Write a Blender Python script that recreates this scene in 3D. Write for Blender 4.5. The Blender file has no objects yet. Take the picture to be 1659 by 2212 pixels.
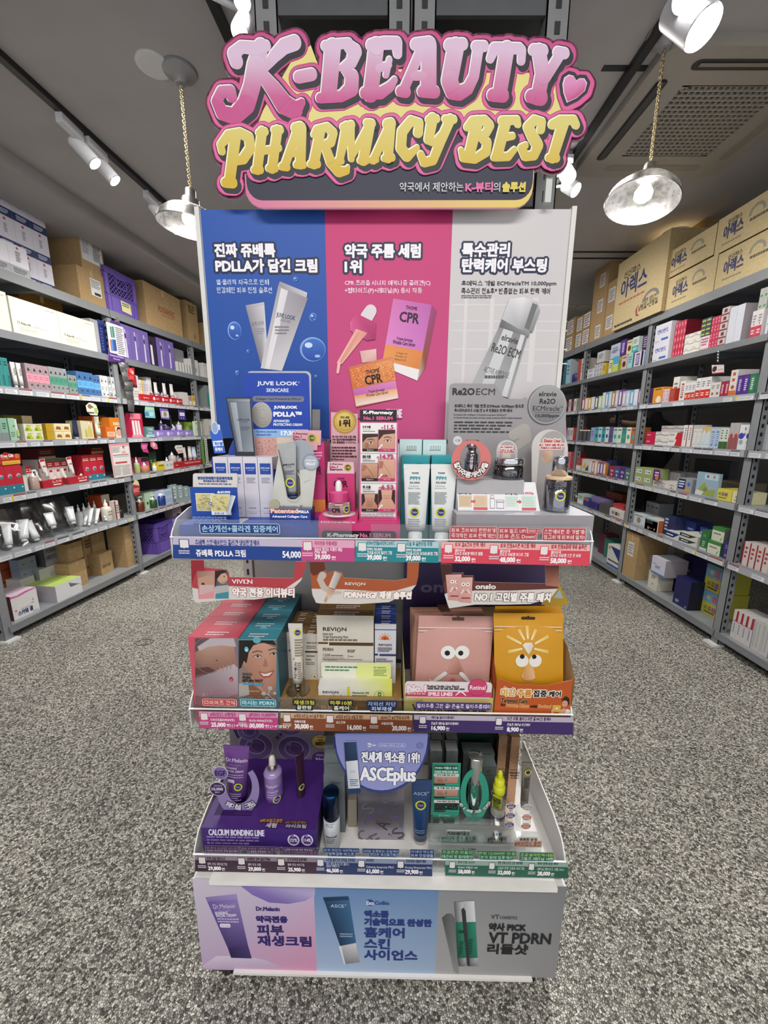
import bpy,random
from math import sin,cos,pi,radians,hypot,atan2,sqrt
import numpy as np
from mathutils import Matrix,Vector
random.seed(7)
SC=bpy.context.scene
COL=SC.collection
# ---------------------------------------------------------------- camera, world, main lights, exposure
FPX,CX,CY,CAMH,PITCH=853.0,829.5,1106.0,1.41,radians(11.8)
cam_data=bpy.data.cameras.new('camera');cam_data.sensor_fit='HORIZONTAL';cam_data.sensor_width=36.0
cam_data.lens=FPX/1659*36.0;cam_data.clip_start=.02;cam_data.clip_end=60
cam=bpy.data.objects.new('camera',cam_data);COL.objects.link(cam)
cam.location=(0,0,CAMH);cam.rotation_euler=(pi/2-PITCH,0,0)
SC.camera=cam
SC.view_settings.view_transform='Standard';SC.view_settings.look='None'
SC.view_settings.gamma=1;SC.view_settings.use_curve_mapping=False
SC.view_settings.exposure=.22
world=bpy.data.worlds.new('shop_ambient_fill');SC.world=world;world.use_nodes=True  # even soft frontal fill, let in by the open side behind the camera
world.node_tree.nodes['Background'].inputs[0].default_value=(.93,.96,1.0,1)
world.node_tree.nodes['Background'].inputs[1].default_value=.9
CEIL=3.03
def dv(n,k,v):n.inputs[k].default_value=v
def area(name,loc,size,power,rot=(0,0,0),col=(1,.97,.93)):
 d=bpy.data.lights.new(name,'AREA');d.shape='RECTANGLE';d.size,d.size_y=size;d.energy=power;d.color=col
 o=bpy.data.objects.new(name,d);COL.objects.link(o);o.location=loc;o.rotation_euler=rot
 return o
# area lights: assumed shop lighting, unseen behind the camera; fill added over each aisle
area('entrance_ceiling_light',(.0,-.9,CEIL-.06),(2.6,.5),60,(radians(12),0,0))
area('cosmetics_aisle_light',(-1.15,3.3,CEIL-.05),(.25,3.4),42)
area('medicine_aisle_light',(.98,3.9,CEIL-.05),(.25,3.4),34)

# ---------------------------------------------------------------- helpers
_HX={}
def hx(h):
 if not isinstance(h,str):return h
 r=_HX.get(h)
 if r is None:r=_HX[h]=_hx(h)
 return r
def _hx(h):
 h=h.lstrip('#')
 if len(h)==3:h=''.join(c*2 for c in h)
 c=[int(h[i:i+2],16)/255 for i in(0,2,4)]
 return tuple((x/12.92 if x<=.04045 else((x+.055)/1.055)**2.4)for x in c)
def mixc(a,b,t):
 a,b=hx(a),hx(b)
 return tuple(x+(y-x)*t for x,y in zip(a,b))
MATS={}
def mk(name,rough=.5,metal=.0,coat=.0,noise=.04,nscale=40,bump=.0,emit=.0,trans=.0,spec=.5,rnoise=.0):
 m=bpy.data.materials.new(name);m.use_nodes=True;nt=m.node_tree;b=nt.nodes['Principled BSDF']
 at=nt.nodes.new('ShaderNodeAttribute');at.attribute_name='Col'
 tc=nt.nodes.new('ShaderNodeTexCoord');nz=nt.nodes.new('ShaderNodeTexNoise');dv(nz,'Scale',nscale);dv(nz,'Detail',3)
 nt.links.new(tc.outputs['Object'],nz.inputs['Vector'])
 mr=nt.nodes.new('ShaderNodeMapRange');dv(mr,'To Min',1-noise);dv(mr,'To Max',1+noise)
 dv(mr,'From Min',.3);dv(mr,'From Max',.7)
 nt.links.new(nz.outputs['Fac'],mr.inputs['Value'])
 mul=nt.nodes.new('ShaderNodeVectorMath');mul.operation='SCALE'
 nt.links.new(at.outputs['Color'],mul.inputs[0]);nt.links.new(mr.outputs[0],mul.inputs['Scale'])
 nt.links.new(mul.outputs[0],b.inputs['Base Color'])
 dv(b,'Roughness',rough);dv(b,'Metallic',metal)
 dv(b,'Coat Weight',coat);dv(b,'Coat Roughness',.15)
 dv(b,'Specular IOR Level',spec)
 if rnoise:
  mr2=nt.nodes.new('ShaderNodeMapRange');dv(mr2,'To Min',max(.02,rough-rnoise));dv(mr2,'To Max',rough+rnoise)
  nt.links.new(nz.outputs['Fac'],mr2.inputs['Value']);nt.links.new(mr2.outputs[0],b.inputs['Roughness'])
 if bump:
  bp=nt.nodes.new('ShaderNodeBump');dv(bp,'Strength',bump);dv(bp,'Distance',.002)
  nt.links.new(nz.outputs['Fac'],bp.inputs['Height']);nt.links.new(bp.outputs[0],b.inputs['Normal'])
 if emit:
  nt.links.new(at.outputs['Color'],b.inputs['Emission Color']);dv(b,'Emission Strength',emit)
 MATS[name]=m;return m
mk('card',.45,noise=.03);mk('gloss',.22,coat=.4,noise=.02);mk('kraft',.75,noise=.10,nscale=60,bump=.1,spec=.2)
mk('paint',.42,noise=.05,nscale=14,rnoise=.08);mk('plastic',.35,noise=.02);mk('print',.5,noise=.0,spec=.35);mk('board',.6,noise=.03)
mk('metal',.28,metal=1.0,noise=.04,rnoise=.08);mk('chrome',.07,metal=1.0,noise=.0);mk('foil',.2,metal=.85,noise=.15,nscale=9,bump=.6)
mk('skin',.5,noise=.04);mk('lamp',.4,emit=14.0);mk('cloth',.85,noise=.08,nscale=80)
def mk_clear(name,fac,tint,rough=.03):
 m=bpy.data.materials.new(name);m.use_nodes=True;nt=m.node_tree;nt.nodes.remove(nt.nodes['Principled BSDF'])
 tr=nt.nodes.new('ShaderNodeBsdfTransparent');dv(tr,0,(*tint,1))
 gl=nt.nodes.new('ShaderNodeBsdfGlossy');dv(gl,'Roughness',rough)
 lw=nt.nodes.new('ShaderNodeLayerWeight');dv(lw,0,.35)
 mr=nt.nodes.new('ShaderNodeMapRange');dv(mr,'To Min',fac);dv(mr,'To Max',min(1,fac+.5))
 mx=nt.nodes.new('ShaderNodeMixShader');nt.links.new(lw.outputs['Facing'],mr.inputs['Value']);nt.links.new(mr.outputs[0],mx.inputs[0])
 nt.links.new(tr.outputs[0],mx.inputs[1]);nt.links.new(gl.outputs[0],mx.inputs[2])
 nt.links.new(mx.outputs[0],nt.nodes['Material Output'].inputs[0]);MATS[name]=m
mk_clear('acrylic',.05,(.93,.95,.95));mk_clear('glass',.12,(.86,.86,.87));mk_clear('film',.10,(.94,.95,.96),.12)

# ---- spaces: x to the viewer's right, y away from the viewer, z up; each has a matrix into the world
CAMF=Vector((0,cos(PITCH),-sin(PITCH)));CAMU=Vector((0,sin(PITCH),cos(PITCH)));CAMR=Vector((1,0,0))
class Space:
 def __init__(s,M):s.M=M;s.I=M.inverted();s.o=s.I@Vector((0,0,CAMH))
 def ray(s,u,v):return s.I.to_3x3()@(CAMF+CAMR*((u-CX)/FPX)-CAMU*((v-CY)/FPX))
 def at(s,uv,y=None,z=None,x=None):
  d=s.ray(*uv)
  k=(y-s.o.y)/d.y if y is not None else((z-s.o.z)/d.z if z is not None else(x-s.o.x)/d.x)
  return s.o+d*k
 def a(s,u,y,z):
  p0=s.M@Vector((0,y,z))-Vector((0,0,CAMH));dx=s.M.to_3x3()@Vector((1,0,0));k=(u-CX)/FPX
  return(k*p0.dot(CAMF)-p0.dot(CAMR))/(dx.dot(CAMR)-k*dx.dot(CAMF))
def crop(x0,y0,s):return lambda x,y=0:(x0+x*s,y0+y*s)
W=Space(Matrix.Identity(4))

# ---- text as flat meshes, cached
_fc=bpy.data.curves.new('lettering_source','FONT');_fc.resolution_u=2;_fo=bpy.data.objects.new('lettering_source',_fc);TX={}
COMP=set()
NOTO=set('진짜쥬베룩가담긴크림약국주름세럼위특수관리탄력케어부스팅에서제안하는뷰티의솔루션전용피재생엑소좀기술력으로완성한홈스킨사이언약리들샷이너고민별패치계손상개선콜라겐집중미간신파아렉카덤겔마시다끝판왕하루분자외차단페셜추')
_J={'ㄱ':[[(0,.92),(.93,.92),(.78,.02)]],'ㄴ':[[(.08,.98),(.08,.08),(.96,.08)]],'ㄷ':[[(.95,.92),(.08,.92),(.08,.08),(.95,.08)]],'ㄹ':[[(.05,.95),(.92,.95),(.92,.52),(.08,.52),(.08,.06),(.96,.06)]],
 'ㅁ':[[(.1,.9),(.9,.9),(.9,.1),(.1,.1),(.1,.92)]],'ㅂ':[[(.1,1),(.1,.06),(.9,.06),(.9,1)],[(.1,.52),(.9,.52)]],'ㅅ':[[(.5,.96),(.04,.05)],[(.47,.7),(.96,.05)]],
 'ㅇ':[[(.5+.42*cos(i*pi/5),.5+.44*sin(i*pi/5))for i in range(11)]],'ㅈ':[[(.06,.92),(.94,.92)],[(.5,.92),(.04,.05)],[(.46,.6),(.96,.05)]],
 'ㅊ':[[(.32,1),(.68,1)],[(.06,.76),(.94,.76)],[(.5,.76),(.04,.03)],[(.47,.48),(.96,.03)]],'ㅋ':[[(0,.94),(.93,.94),(.78,.02)],[(.05,.5),(.86,.5)]],
 'ㅌ':[[(.95,.94),(.08,.94),(.08,.06),(.95,.06)],[(.08,.5),(.9,.5)]],'ㅍ':[[(.04,.92),(.96,.92)],[(.04,.08),(.96,.08)],[(.3,.92),(.3,.08)],[(.7,.92),(.7,.08)]],
 'ㅎ':[[(.32,1),(.68,1)],[(.05,.78),(.95,.78)],[(.5+.36*cos(i*pi/5),.3+.3*sin(i*pi/5))for i in range(11)]]}
for _a,_b in zip('ㄲㄸㅃㅆㅉㄳㄵㄶㄺㄻㄼㄽㄾㄿㅀㅄ',('ㄱㄱ','ㄷㄷ','ㅂㅂ','ㅅㅅ','ㅈㅈ','ㄱㅅ','ㄴㅈ','ㄴㅎ','ㄹㄱ','ㄹㅁ','ㄹㅂ','ㄹㅅ','ㄹㅌ','ㄹㅍ','ㄹㅎ','ㅂㅅ')):
 _J[_a]=[[(x*.46+d,y)for x,y in pl]for d,c in zip((0,.54),_b)for pl in _J[c]]
_CH,_FI='ㄱㄲㄴㄷㄸㄹㅁㅂㅃㅅㅆㅇㅈㅉㅊㅋㅌㅍㅎ',' ㄱㄲㄳㄴㄵㄶㄷㄹㄺㄻㄼㄽㄾㄿㅀㅁㅂㅄㅅㅆㅇㅈㅊㅋㅌㅍㅎ'
def hangul(ch):
 k=ord(ch)-0xAC00;ci,vi,fi=k//588,k%588//28,k%28
 v=[('v',1,1),('v',1,3),('v',2,1),('v',2,3),('v',-1,1),('v',-1,3),('v',-2,1),('v',-2,3),('h',1,0),('m',1,1),('m',1,3),('m',1,0),('h',2,0),('h',-1,0),('m',-1,-1),('m',-1,-3),('m',-1,0),('h',-2,0),('h',0,0),('m',0,0),('v',0,0)][vi]
 y0=.42 if fi else.0;H=1-y0;out=[]
 def put(j,x,y,w,h):out.extend([[(x+p*w,y+q*h)for p,q in pl]for pl in _J[j]])
 def vert(n,dbl,x,yb,h):
  out.append([(x,yb),(x,yb+h)]);d=abs(n)
  if dbl==3:out.append([(x+.15,yb),(x+.15,yb+h)])
  for i in range(d):
   yy=yb+h*(.5 if d==1 else(.36,.66)[i]);out.append([(x,yy),(x+(.13 if n>0 else-.16),yy)])
 def hor(n,yb,w0,w1):
  out.append([(w0,yb),(w1,yb)]);d=abs(n)
  for i in range(d):
   xx=w0+(w1-w0)*(.5 if d==1 else(.33,.67)[i]);out.append([(xx,yb),(xx,yb+(.17 if n>0 else-.17)*(1 if H==1 else.7))])
 if v[0]=='v':put(_CH[ci],.03,y0+.1*H,.5,.8*H);vert(v[1],v[2],.76,y0,H)
 elif v[0]=='h':up=v[1]>=0;put(_CH[ci],.18,y0+(.5 if up else.46)*H,.64,.5*H);hor(v[1],y0+(.12 if up else.28)*H,.02,.98)
 else:put(_CH[ci],.05,y0+.45*H,.5,.5*H);hor(v[1],y0+(.14 if v[1]>=0 else.26)*H,0,.62);vert(v[2]if abs(v[2])<3 else(1 if v[2]>0 else-1),abs(v[2])or 1,.80,y0,H)
 if fi:put(_FI[fi],.14,-.02,.74,.34)
 return out
def textmesh(s):
 if s not in TX:
  hg=[c for c in s if 0xAC00<=ord(c)<=0xD7A3]
  if hg and not all(c in NOTO for c in hg):
   v,f,ed,x=[],[],[],.0;W2=.045;run=''
   for c in s+'\0':
    if c!='\0' and c not in hg:run+=c;continue
    if run.strip():
     tv,tf,te,a0,b0,a1,b1=textmesh(run.strip());x+=.28*(len(run)-len(run.lstrip()));o=len(v)
     v+=[(p-a0+x,q)for p,q in tv];f+=[tuple(i+o for i in q)for q in tf];ed+=[(i+o,j+o)for i,j in te];x+=a1-a0+.08+.28*(len(run)-len(run.rstrip()))
    elif run:x+=.28
    run=''
    if c=='\0':break
    for pl in hangul(c):
     for(xa,ya),(xb,yb)in zip(pl,pl[1:]):
      d=hypot(xb-xa,yb-ya);ux,uy=(xb-xa)/d*W2,(yb-ya)/d*W2;o=len(v)
      v+=[(x+.86*px,.86*py-.06)for px,py in((xa-ux+uy,ya-uy-ux),(xb+ux+uy,yb+uy-ux),(xb+ux-uy,yb+uy+ux),(xa-ux-uy,ya-uy+ux))]
      f.append((o,o+1,o+2,o+3));ed+=[(o,o+1),(o+2,o+3)]
    x+=.95
   COMP.add(s)
   xs=[p[0]for p in v];ys=[p[1]for p in v];TX[s]=(v,f,ed,min(xs),min(ys),max(xs),max(ys));return TX[s]
  _fc.body=s;me=bpy.data.meshes.new_from_object(_fo)
  v=[(p.co.x,p.co.y)for p in me.vertices];f=[tuple(p.vertices)for p in me.polygons];cnt={}
  for p in f:
   for i in range(len(p)):
    a,b=p[i],p[(i+1)%len(p)];k=(min(a,b),max(a,b));cnt[k]=cnt.get(k,0)+1
  bpy.data.meshes.remove(me)
  if not v:v=[(0,0),(1,1)]
  xs=[p[0]for p in v];ys=[p[1]for p in v]
  TX[s]=(v,f,[k for k,n in cnt.items()if n==1],min(xs),min(ys),max(xs),max(ys))
 return TX[s]

class MB:
 def __init__(s,mat='card'):
  s.v=[];s.c=[];s.f=[];s.fm=[];s.fs=[];s.mat=mat;s.X=None;s.pm=None;s.o=.0;s.j=0;s.comp=False
 def vert(s,p,col):
  if s.X is not None:p=s.X@Vector(p)
  s.v.append((p[0],p[1],p[2]));c=hx(col);s.c.append((c[0],c[1],c[2],1.0));return len(s.v)-1
 def face(s,idx,mat=None,smooth=False):s.f.append(tuple(idx));s.fm.append(mat or s.mat);s.fs.append(smooth)
 def box(s,x0,x1,y0,y1,z0,z1,col,cols=None,mat=None):
  P=[(x0,y0,z0),(x1,y0,z0),(x1,y1,z0),(x0,y1,z0),(x0,y0,z1),(x1,y0,z1),(x1,y1,z1),(x0,y1,z1)]
  F={'bottom':(3,2,1,0),'top':(4,5,6,7),'front':(0,1,5,4),'right':(1,2,6,5),'back':(2,3,7,6),'left':(3,0,4,7)}
  for k,q in F.items():
   c=(cols or{}).get(k,col)
   if c is None:continue
   s.face([s.vert(P[i],c)for i in q],mat)
  return s
 def bar(s,p,q,w,col,mat=None,h=None):
  p,q=Vector(p),Vector(q);d=(q-p).normalized();up=Vector((0,0,1))if abs(d.z)<.95 else Vector((0,1,0))
  a=d.cross(up).normalized()*(w/2);b=d.cross(a).normalized()*((h or w)/2);vs=[]
  for e in(p,q):
   for i,j in((-1,-1),(1,-1),(1,1),(-1,1)):vs.append(s.vert(e+a*i+b*j,col))
  for q4 in((0,1,5,4),(1,2,6,5),(2,3,7,6),(3,0,4,7),(3,2,1,0),(4,5,6,7)):s.face([vs[i]for i in q4],mat)
 def rod(s,p,q,r,col,mat=None,seg=10,r2=None,cap=True):
  p,q=Vector(p),Vector(q);d=(q-p).normalized();up=Vector((0,0,1))if abs(d.z)<.95 else Vector((0,1,0))
  a=d.cross(up).normalized();b=d.cross(a).normalized();rings=[]
  for e,rr in((p,r),(q,r if r2 is None else r2)):
   rings.append([s.vert(e+(a*cos(2*pi*i/seg)+b*sin(2*pi*i/seg))*rr,col)for i in range(seg)])
  for i in range(seg):s.face((rings[0][i],rings[0][(i+1)%seg],rings[1][(i+1)%seg],rings[1][i]),mat,True)
  if cap:s.face(rings[0][::-1],mat);s.face(rings[1],mat)
  return rings
 def lathe(s,cx,cy,prof,seg=24,mat=None,sx=1.0,sy=1.0,close=True):
  prev=col=None
  for k,pr in enumerate(prof):
   r,z=pr[:2];col=pr[2]if len(pr)>2 else col;m=mat
   def ring(c):return[s.vert((cx+r*sx*cos(2*pi*i/seg),cy+r*sy*sin(2*pi*i/seg),z),c)for i in range(seg)]
   cur=ring(col)
   if prev is not None:
    if hx(prev[1])!=hx(col):lo=[s.vert(s._raw(i),col)for i in prev[0]]
    else:lo=prev[0]
    for i in range(seg):s.face((lo[i],lo[(i+1)%seg],cur[(i+1)%seg],cur[i]),m,True)
   elif close:s.face(cur[::-1],m)
   prev=(cur,col)
  if close:s.face(prev[0],m)
  return s
 def _raw(s,i):
  p=Vector(s.v[i]);return(s.X.inverted()@p)if s.X is not None else p
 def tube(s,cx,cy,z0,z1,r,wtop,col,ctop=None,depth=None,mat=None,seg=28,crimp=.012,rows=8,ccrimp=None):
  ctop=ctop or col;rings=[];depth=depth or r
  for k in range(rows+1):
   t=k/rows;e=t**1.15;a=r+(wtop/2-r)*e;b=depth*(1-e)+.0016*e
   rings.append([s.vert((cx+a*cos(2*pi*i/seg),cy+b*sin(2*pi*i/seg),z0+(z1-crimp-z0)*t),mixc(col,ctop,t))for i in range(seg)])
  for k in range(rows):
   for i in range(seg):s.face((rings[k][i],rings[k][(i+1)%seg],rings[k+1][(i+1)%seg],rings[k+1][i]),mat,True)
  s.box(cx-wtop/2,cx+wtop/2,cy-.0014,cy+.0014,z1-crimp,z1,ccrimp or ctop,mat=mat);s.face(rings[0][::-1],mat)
  def pm(x,z,o):
   t=min(1,max(0,(z-z0)/(z1-crimp-z0)));e=t**1.15;a=r+(wtop/2-r)*e;b=depth*(1-e)+.0016*e
   return(x,cy-b*sqrt(max(.02,1-((x-cx)/a)**2))-o-.0006,z)
  s.pm=pm;s.o=.0003
 # ---- prints: flat layers on a mapped surface
 def front(s,y):s.pm=lambda x,z,o:(x,y-o,z);s.o=.0003;return s
 def top(s,z):s.pm=lambda x,y,o:(x,y,z+o);s.o=.0003;return s
 def left(s,xx):s.pm=lambda y,z,o:(xx-o,-y,z);s.o=.0003;return s
 def right(s,xx):s.pm=lambda y,z,o:(xx+o,y,z);s.o=.0003;return s
 def cyl(s,cx,cy,R):
  s.pm=lambda x,z,o:(cx+(R+o)*sin((x-cx)/R),cy-(R+o)*cos((x-cx)/R),z);s.o=.0003;return s
 def step(s):s.o+=.00003+(.0 if not s.j else.00024);s.j=0
 def lift(s):
  s.j=(s.j+1)%40
 def pv(s,x,z,col):return s.vert(s.pm(x,z,s.o+s.j*6e-6),col)
 def poly(s,pts,col,mat='print'):
  s.step();cols=col if isinstance(col,list)else[col]*len(pts)
  a=sum(pts[i][0]*pts[(i+1)%len(pts)][1]-pts[(i+1)%len(pts)][0]*pts[i][1]for i in range(len(pts)))
  idx=[s.pv(x,z,c)for(x,z),c in zip(pts,cols)]
  s.face(idx if a>0 else idx[::-1],mat)
 def rect(s,x0,z0,x1,z1,col,col2=None,mat='print'):
  x0,x1=min(x0,x1),max(x0,x1);z0,z1=min(z0,z1),max(z0,z1)
  s.poly([(x0,z0),(x1,z0),(x1,z1),(x0,z1)],[col,col,col2 or col,col2 or col],mat)
 def rrect(s,x0,z0,x1,z1,r,col,mat='print',col2=None):
  pts=rr(x0,z0,x1,z1,r)
  if col2:
   za,zb=min(z0,z1),max(z0,z1);col=[mixc(col,col2,(p[1]-za)/(zb-za))for p in pts]
  s.poly(pts,col,mat)
 def disc(s,cx,cz,r,col,rz=None,seg=24,mat='print',col2=None):
  pts=[(cx+r*cos(2*pi*i/seg),cz+(rz or r)*sin(2*pi*i/seg))for i in range(seg)]
  s.poly(pts,[mixc(col,col2,.5+.5*sin(2*pi*i/seg))for i in range(seg)]if col2 else col,mat)
 def ring(s,cx,cz,r0,r1,col,k=1.0,a0=0,a1=360,seg=32,mat='print'):
  s.step();n=max(3,int(seg*abs(a1-a0)/360));prev=None
  for i in range(n+1):
   t=radians(a0+(a1-a0)*i/n);c=(cos(t),sin(t)*k)
   cur=(s.pv(cx+c[0]*r0,cz+c[1]*r0,col),s.pv(cx+c[0]*r1,cz+c[1]*r1,col))
   if prev:s.face((prev[0],prev[1],cur[1],cur[0])if a1>a0 else(prev[0],cur[0],cur[1],prev[1]),mat)
   prev=cur
 def stroke(s,pts,col,grow=.0,off=(0,0),seg=14,mat='print',step=True):
  if step:s.step()
  g=col if callable(col)else(lambda x,z:col);pts=[(x+off[0],z+off[1],w/2+grow)for x,z,w in pts]
  for i,(x,z,r)in enumerate(pts):
   s.lift()
   s.face([s.pv(x+r*cos(2*pi*k/seg),z+r*sin(2*pi*k/seg),g(x,z+r*sin(2*pi*k/seg)))for k in range(seg)],mat)
   if i+1<len(pts):
    s.lift();x2,z2,r2=pts[i+1];d=hypot(x2-x,z2-z)or 1e-9;nx,nz=-(z2-z)/d,(x2-x)/d
    q=[(x-nx*r,z-nz*r),(x2-nx*r2,z2-nz*r2),(x2+nx*r2,z2+nz*r2),(x+nx*r,z+nz*r)]
    s.face([s.pv(a,b,g(a,b))for a,b in q],mat)
 def line(s,pts,w,col):s.stroke([(x,z,w)for x,z in pts],col,seg=6)
 def tfit(s,t,x0,z0,x1,z1,col,bold=.0,out=None,rot=.0,skew=.0,col2=None):
  v,f,e,bx0,bz0,bx1,bz1=textmesh(t);x0,x1=min(x0,x1),max(x0,x1);z0,z1=min(z0,z1),max(z0,z1)
  sx,sz=(x1-x0)/(bx1-bx0),(z1-z0)/(bz1-bz0);mx,mz=(x0+x1)/2,(z0+z1)/2;c,sn=cos(rot),sin(rot)
  P=[];o0=s.o;s.comp=t in COMP
  for x,z in v:
   x,z=x0+(x-bx0)*sx-mx,z0+(z-bz0)*sz-mz;x+=skew*z
   P.append((mx+x*c-z*sn,mz+x*sn+z*c))
  def strips(w,cc,caps):
   for a,b in e:
    (xa,za),(xb,zb)=P[a],P[b];d=hypot(xb-xa,zb-za)
    if d<1e-9:continue
    ux,uz=(xb-xa)/d*w,(zb-za)/d*w
    ex=.5
    q=[(xa-ux*ex+uz,za-uz*ex-ux),(xb+ux*ex+uz,zb+uz*ex-ux),(xb+ux*ex-uz,zb+uz*ex+ux),(xa-ux*ex-uz,za-uz*ex+ux)]
    s.lift();s.face([s.pv(p,r,cc)for p,r in q],'print')
    if caps:s.lift();s.face([s.pv(xa+w*cos(k*pi/3.5),za+w*sin(k*pi/3.5),cc)for k in range(7)],'print')
  for w,cc in(out or[]):
   s.step();strips(w,cc,True);s.step();s.face_text(P,f,cc)
  s.step()
  if bold:strips(bold,col,False);s.step()
  s.face_text(P,f,col,col2,z0,z1);s.o=o0+.00003;s.j=0
 def face_text(s,P,f,col,col2=None,z0=0,z1=1):
  idx=[]
  for i,(x,z)in enumerate(P):
   if s.comp and i%4==0:s.lift()
   idx.append(s.pv(x,z,mixc(col,col2,(z-z0)/(z1-z0))if col2 else col))
  for q in f:s.face([idx[i]for i in q],'print')
  s.j=1
 def greek(s,x0,z0,x1,z1,n,col,seed=1):
  rnd=random.Random(seed);s.step();z0,z1=min(z0,z1),max(z0,z1);h=(z1-z0)/n
  for i in range(n):
   x=x0;end=x1-(x1-x0)*rnd.random()*.25;zc=z1-(i+.5)*h
   while x<end:
    w=min(end-x,(x1-x0)*(.05+.12*rnd.random()))
    s.face([s.pv(*p,col)for p in((x,zc-h*.27),(x+w,zc-h*.27),(x+w,zc+h*.27),(x,zc+h*.27))],'print');x+=w+(x1-x0)*.02
 def slab(s,pts,y0,y1,col,side=None,mat=None):
  a=sum(pts[i][0]*pts[(i+1)%len(pts)][1]-pts[(i+1)%len(pts)][0]*pts[i][1]for i in range(len(pts)))
  if a<0:pts=pts[::-1]
  fr=[s.vert((x,y0,z),col)for x,z in pts];bk=[s.vert((x,y1,z),side or col)for x,z in pts];n=len(pts)
  s.face(fr,mat);s.face(bk[::-1],mat)
  e1=[s.vert((x,y0,z),side or col)for x,z in pts]
  for i in range(n):s.face((e1[i],bk[i],bk[(i+1)%n],e1[(i+1)%n]),mat)
 def mesh(s,name,loc=(0,0,0)):
  me=bpy.data.meshes.new(name);L=Vector(loc)
  me.from_pydata([(p[0]-L[0],p[1]-L[1],p[2]-L[2])for p in s.v],[],s.f)
  ca=me.color_attributes.new('Col','FLOAT_COLOR','POINT');ca.data.foreach_set('color',np.array(s.c,dtype=np.float32).ravel())
  names=sorted(set(s.fm));ix={n:i for i,n in enumerate(names)}
  for n in names:me.materials.append(MATS[n])
  me.polygons.foreach_set('material_index',[ix[m]for m in s.fm]);me.polygons.foreach_set('use_smooth',s.fs);me.update()
  return me
def rr(x0,z0,x1,z1,r,seg=5):
 x0,x1=min(x0,x1),max(x0,x1);z0,z1=min(z0,z1),max(z0,z1);r=min(r,(x1-x0)/2,(z1-z0)/2);pts=[]
 for cx,cz,a in((x1-r,z0+r,-90),(x1-r,z1-r,0),(x0+r,z1-r,90),(x0+r,z0+r,180)):
  for i in range(seg+1):
   t=radians(a+90*i/seg);pts.append((cx+r*cos(t),cz+r*sin(t)))
 return pts
def props(o,label=None,cat=None,group=None,kind=None):
 for k,v in(('label',label),('category',cat),('group',group),('kind',kind)):
  if v:o[k]=v
 return o
class Thing:
 def __init__(s,sp,name,label,cat,loc,group=None,kind=None):
  s.sp=sp;s.loc=Vector(loc);s.root=bpy.data.objects.new(name,None);s.root.empty_display_size=.03;COL.objects.link(s.root)
  s.root.matrix_world=sp.M@Matrix.Translation(s.loc);props(s.root,label,cat,group,kind)
 def p(s,name,mb,label=None,parent=None,kind=None):
  o=bpy.data.objects.new(name,mb.mesh(name,s.loc));COL.objects.link(o);o.parent=parent or s.root;props(o,label,kind=kind);return o
def solo(sp,name,label,cat,mb,loc,group=None,kind=None):
 o=bpy.data.objects.new(name,mb.mesh(name,loc));COL.objects.link(o);o.matrix_world=sp.M@Matrix.Translation(Vector(loc))
 return props(o,label,cat,group,kind)
def copy_at(o,sp,loc,label,parent=None):
 c=o.copy();COL.objects.link(c);c.matrix_world=sp.M@Matrix.Translation(Vector(loc));c['label']=label
 for ch in list(o.children):
  d=ch.copy();COL.objects.link(d);d.parent=c
  for g in list(ch.children):
   e=g.copy();COL.objects.link(e);e.parent=d
 return c
ORD='first second third fourth fifth sixth seventh eighth ninth tenth eleventh twelfth thirteenth fourteenth fifteenth sixteenth seventeenth eighteenth nineteenth twentieth'.split()
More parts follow.
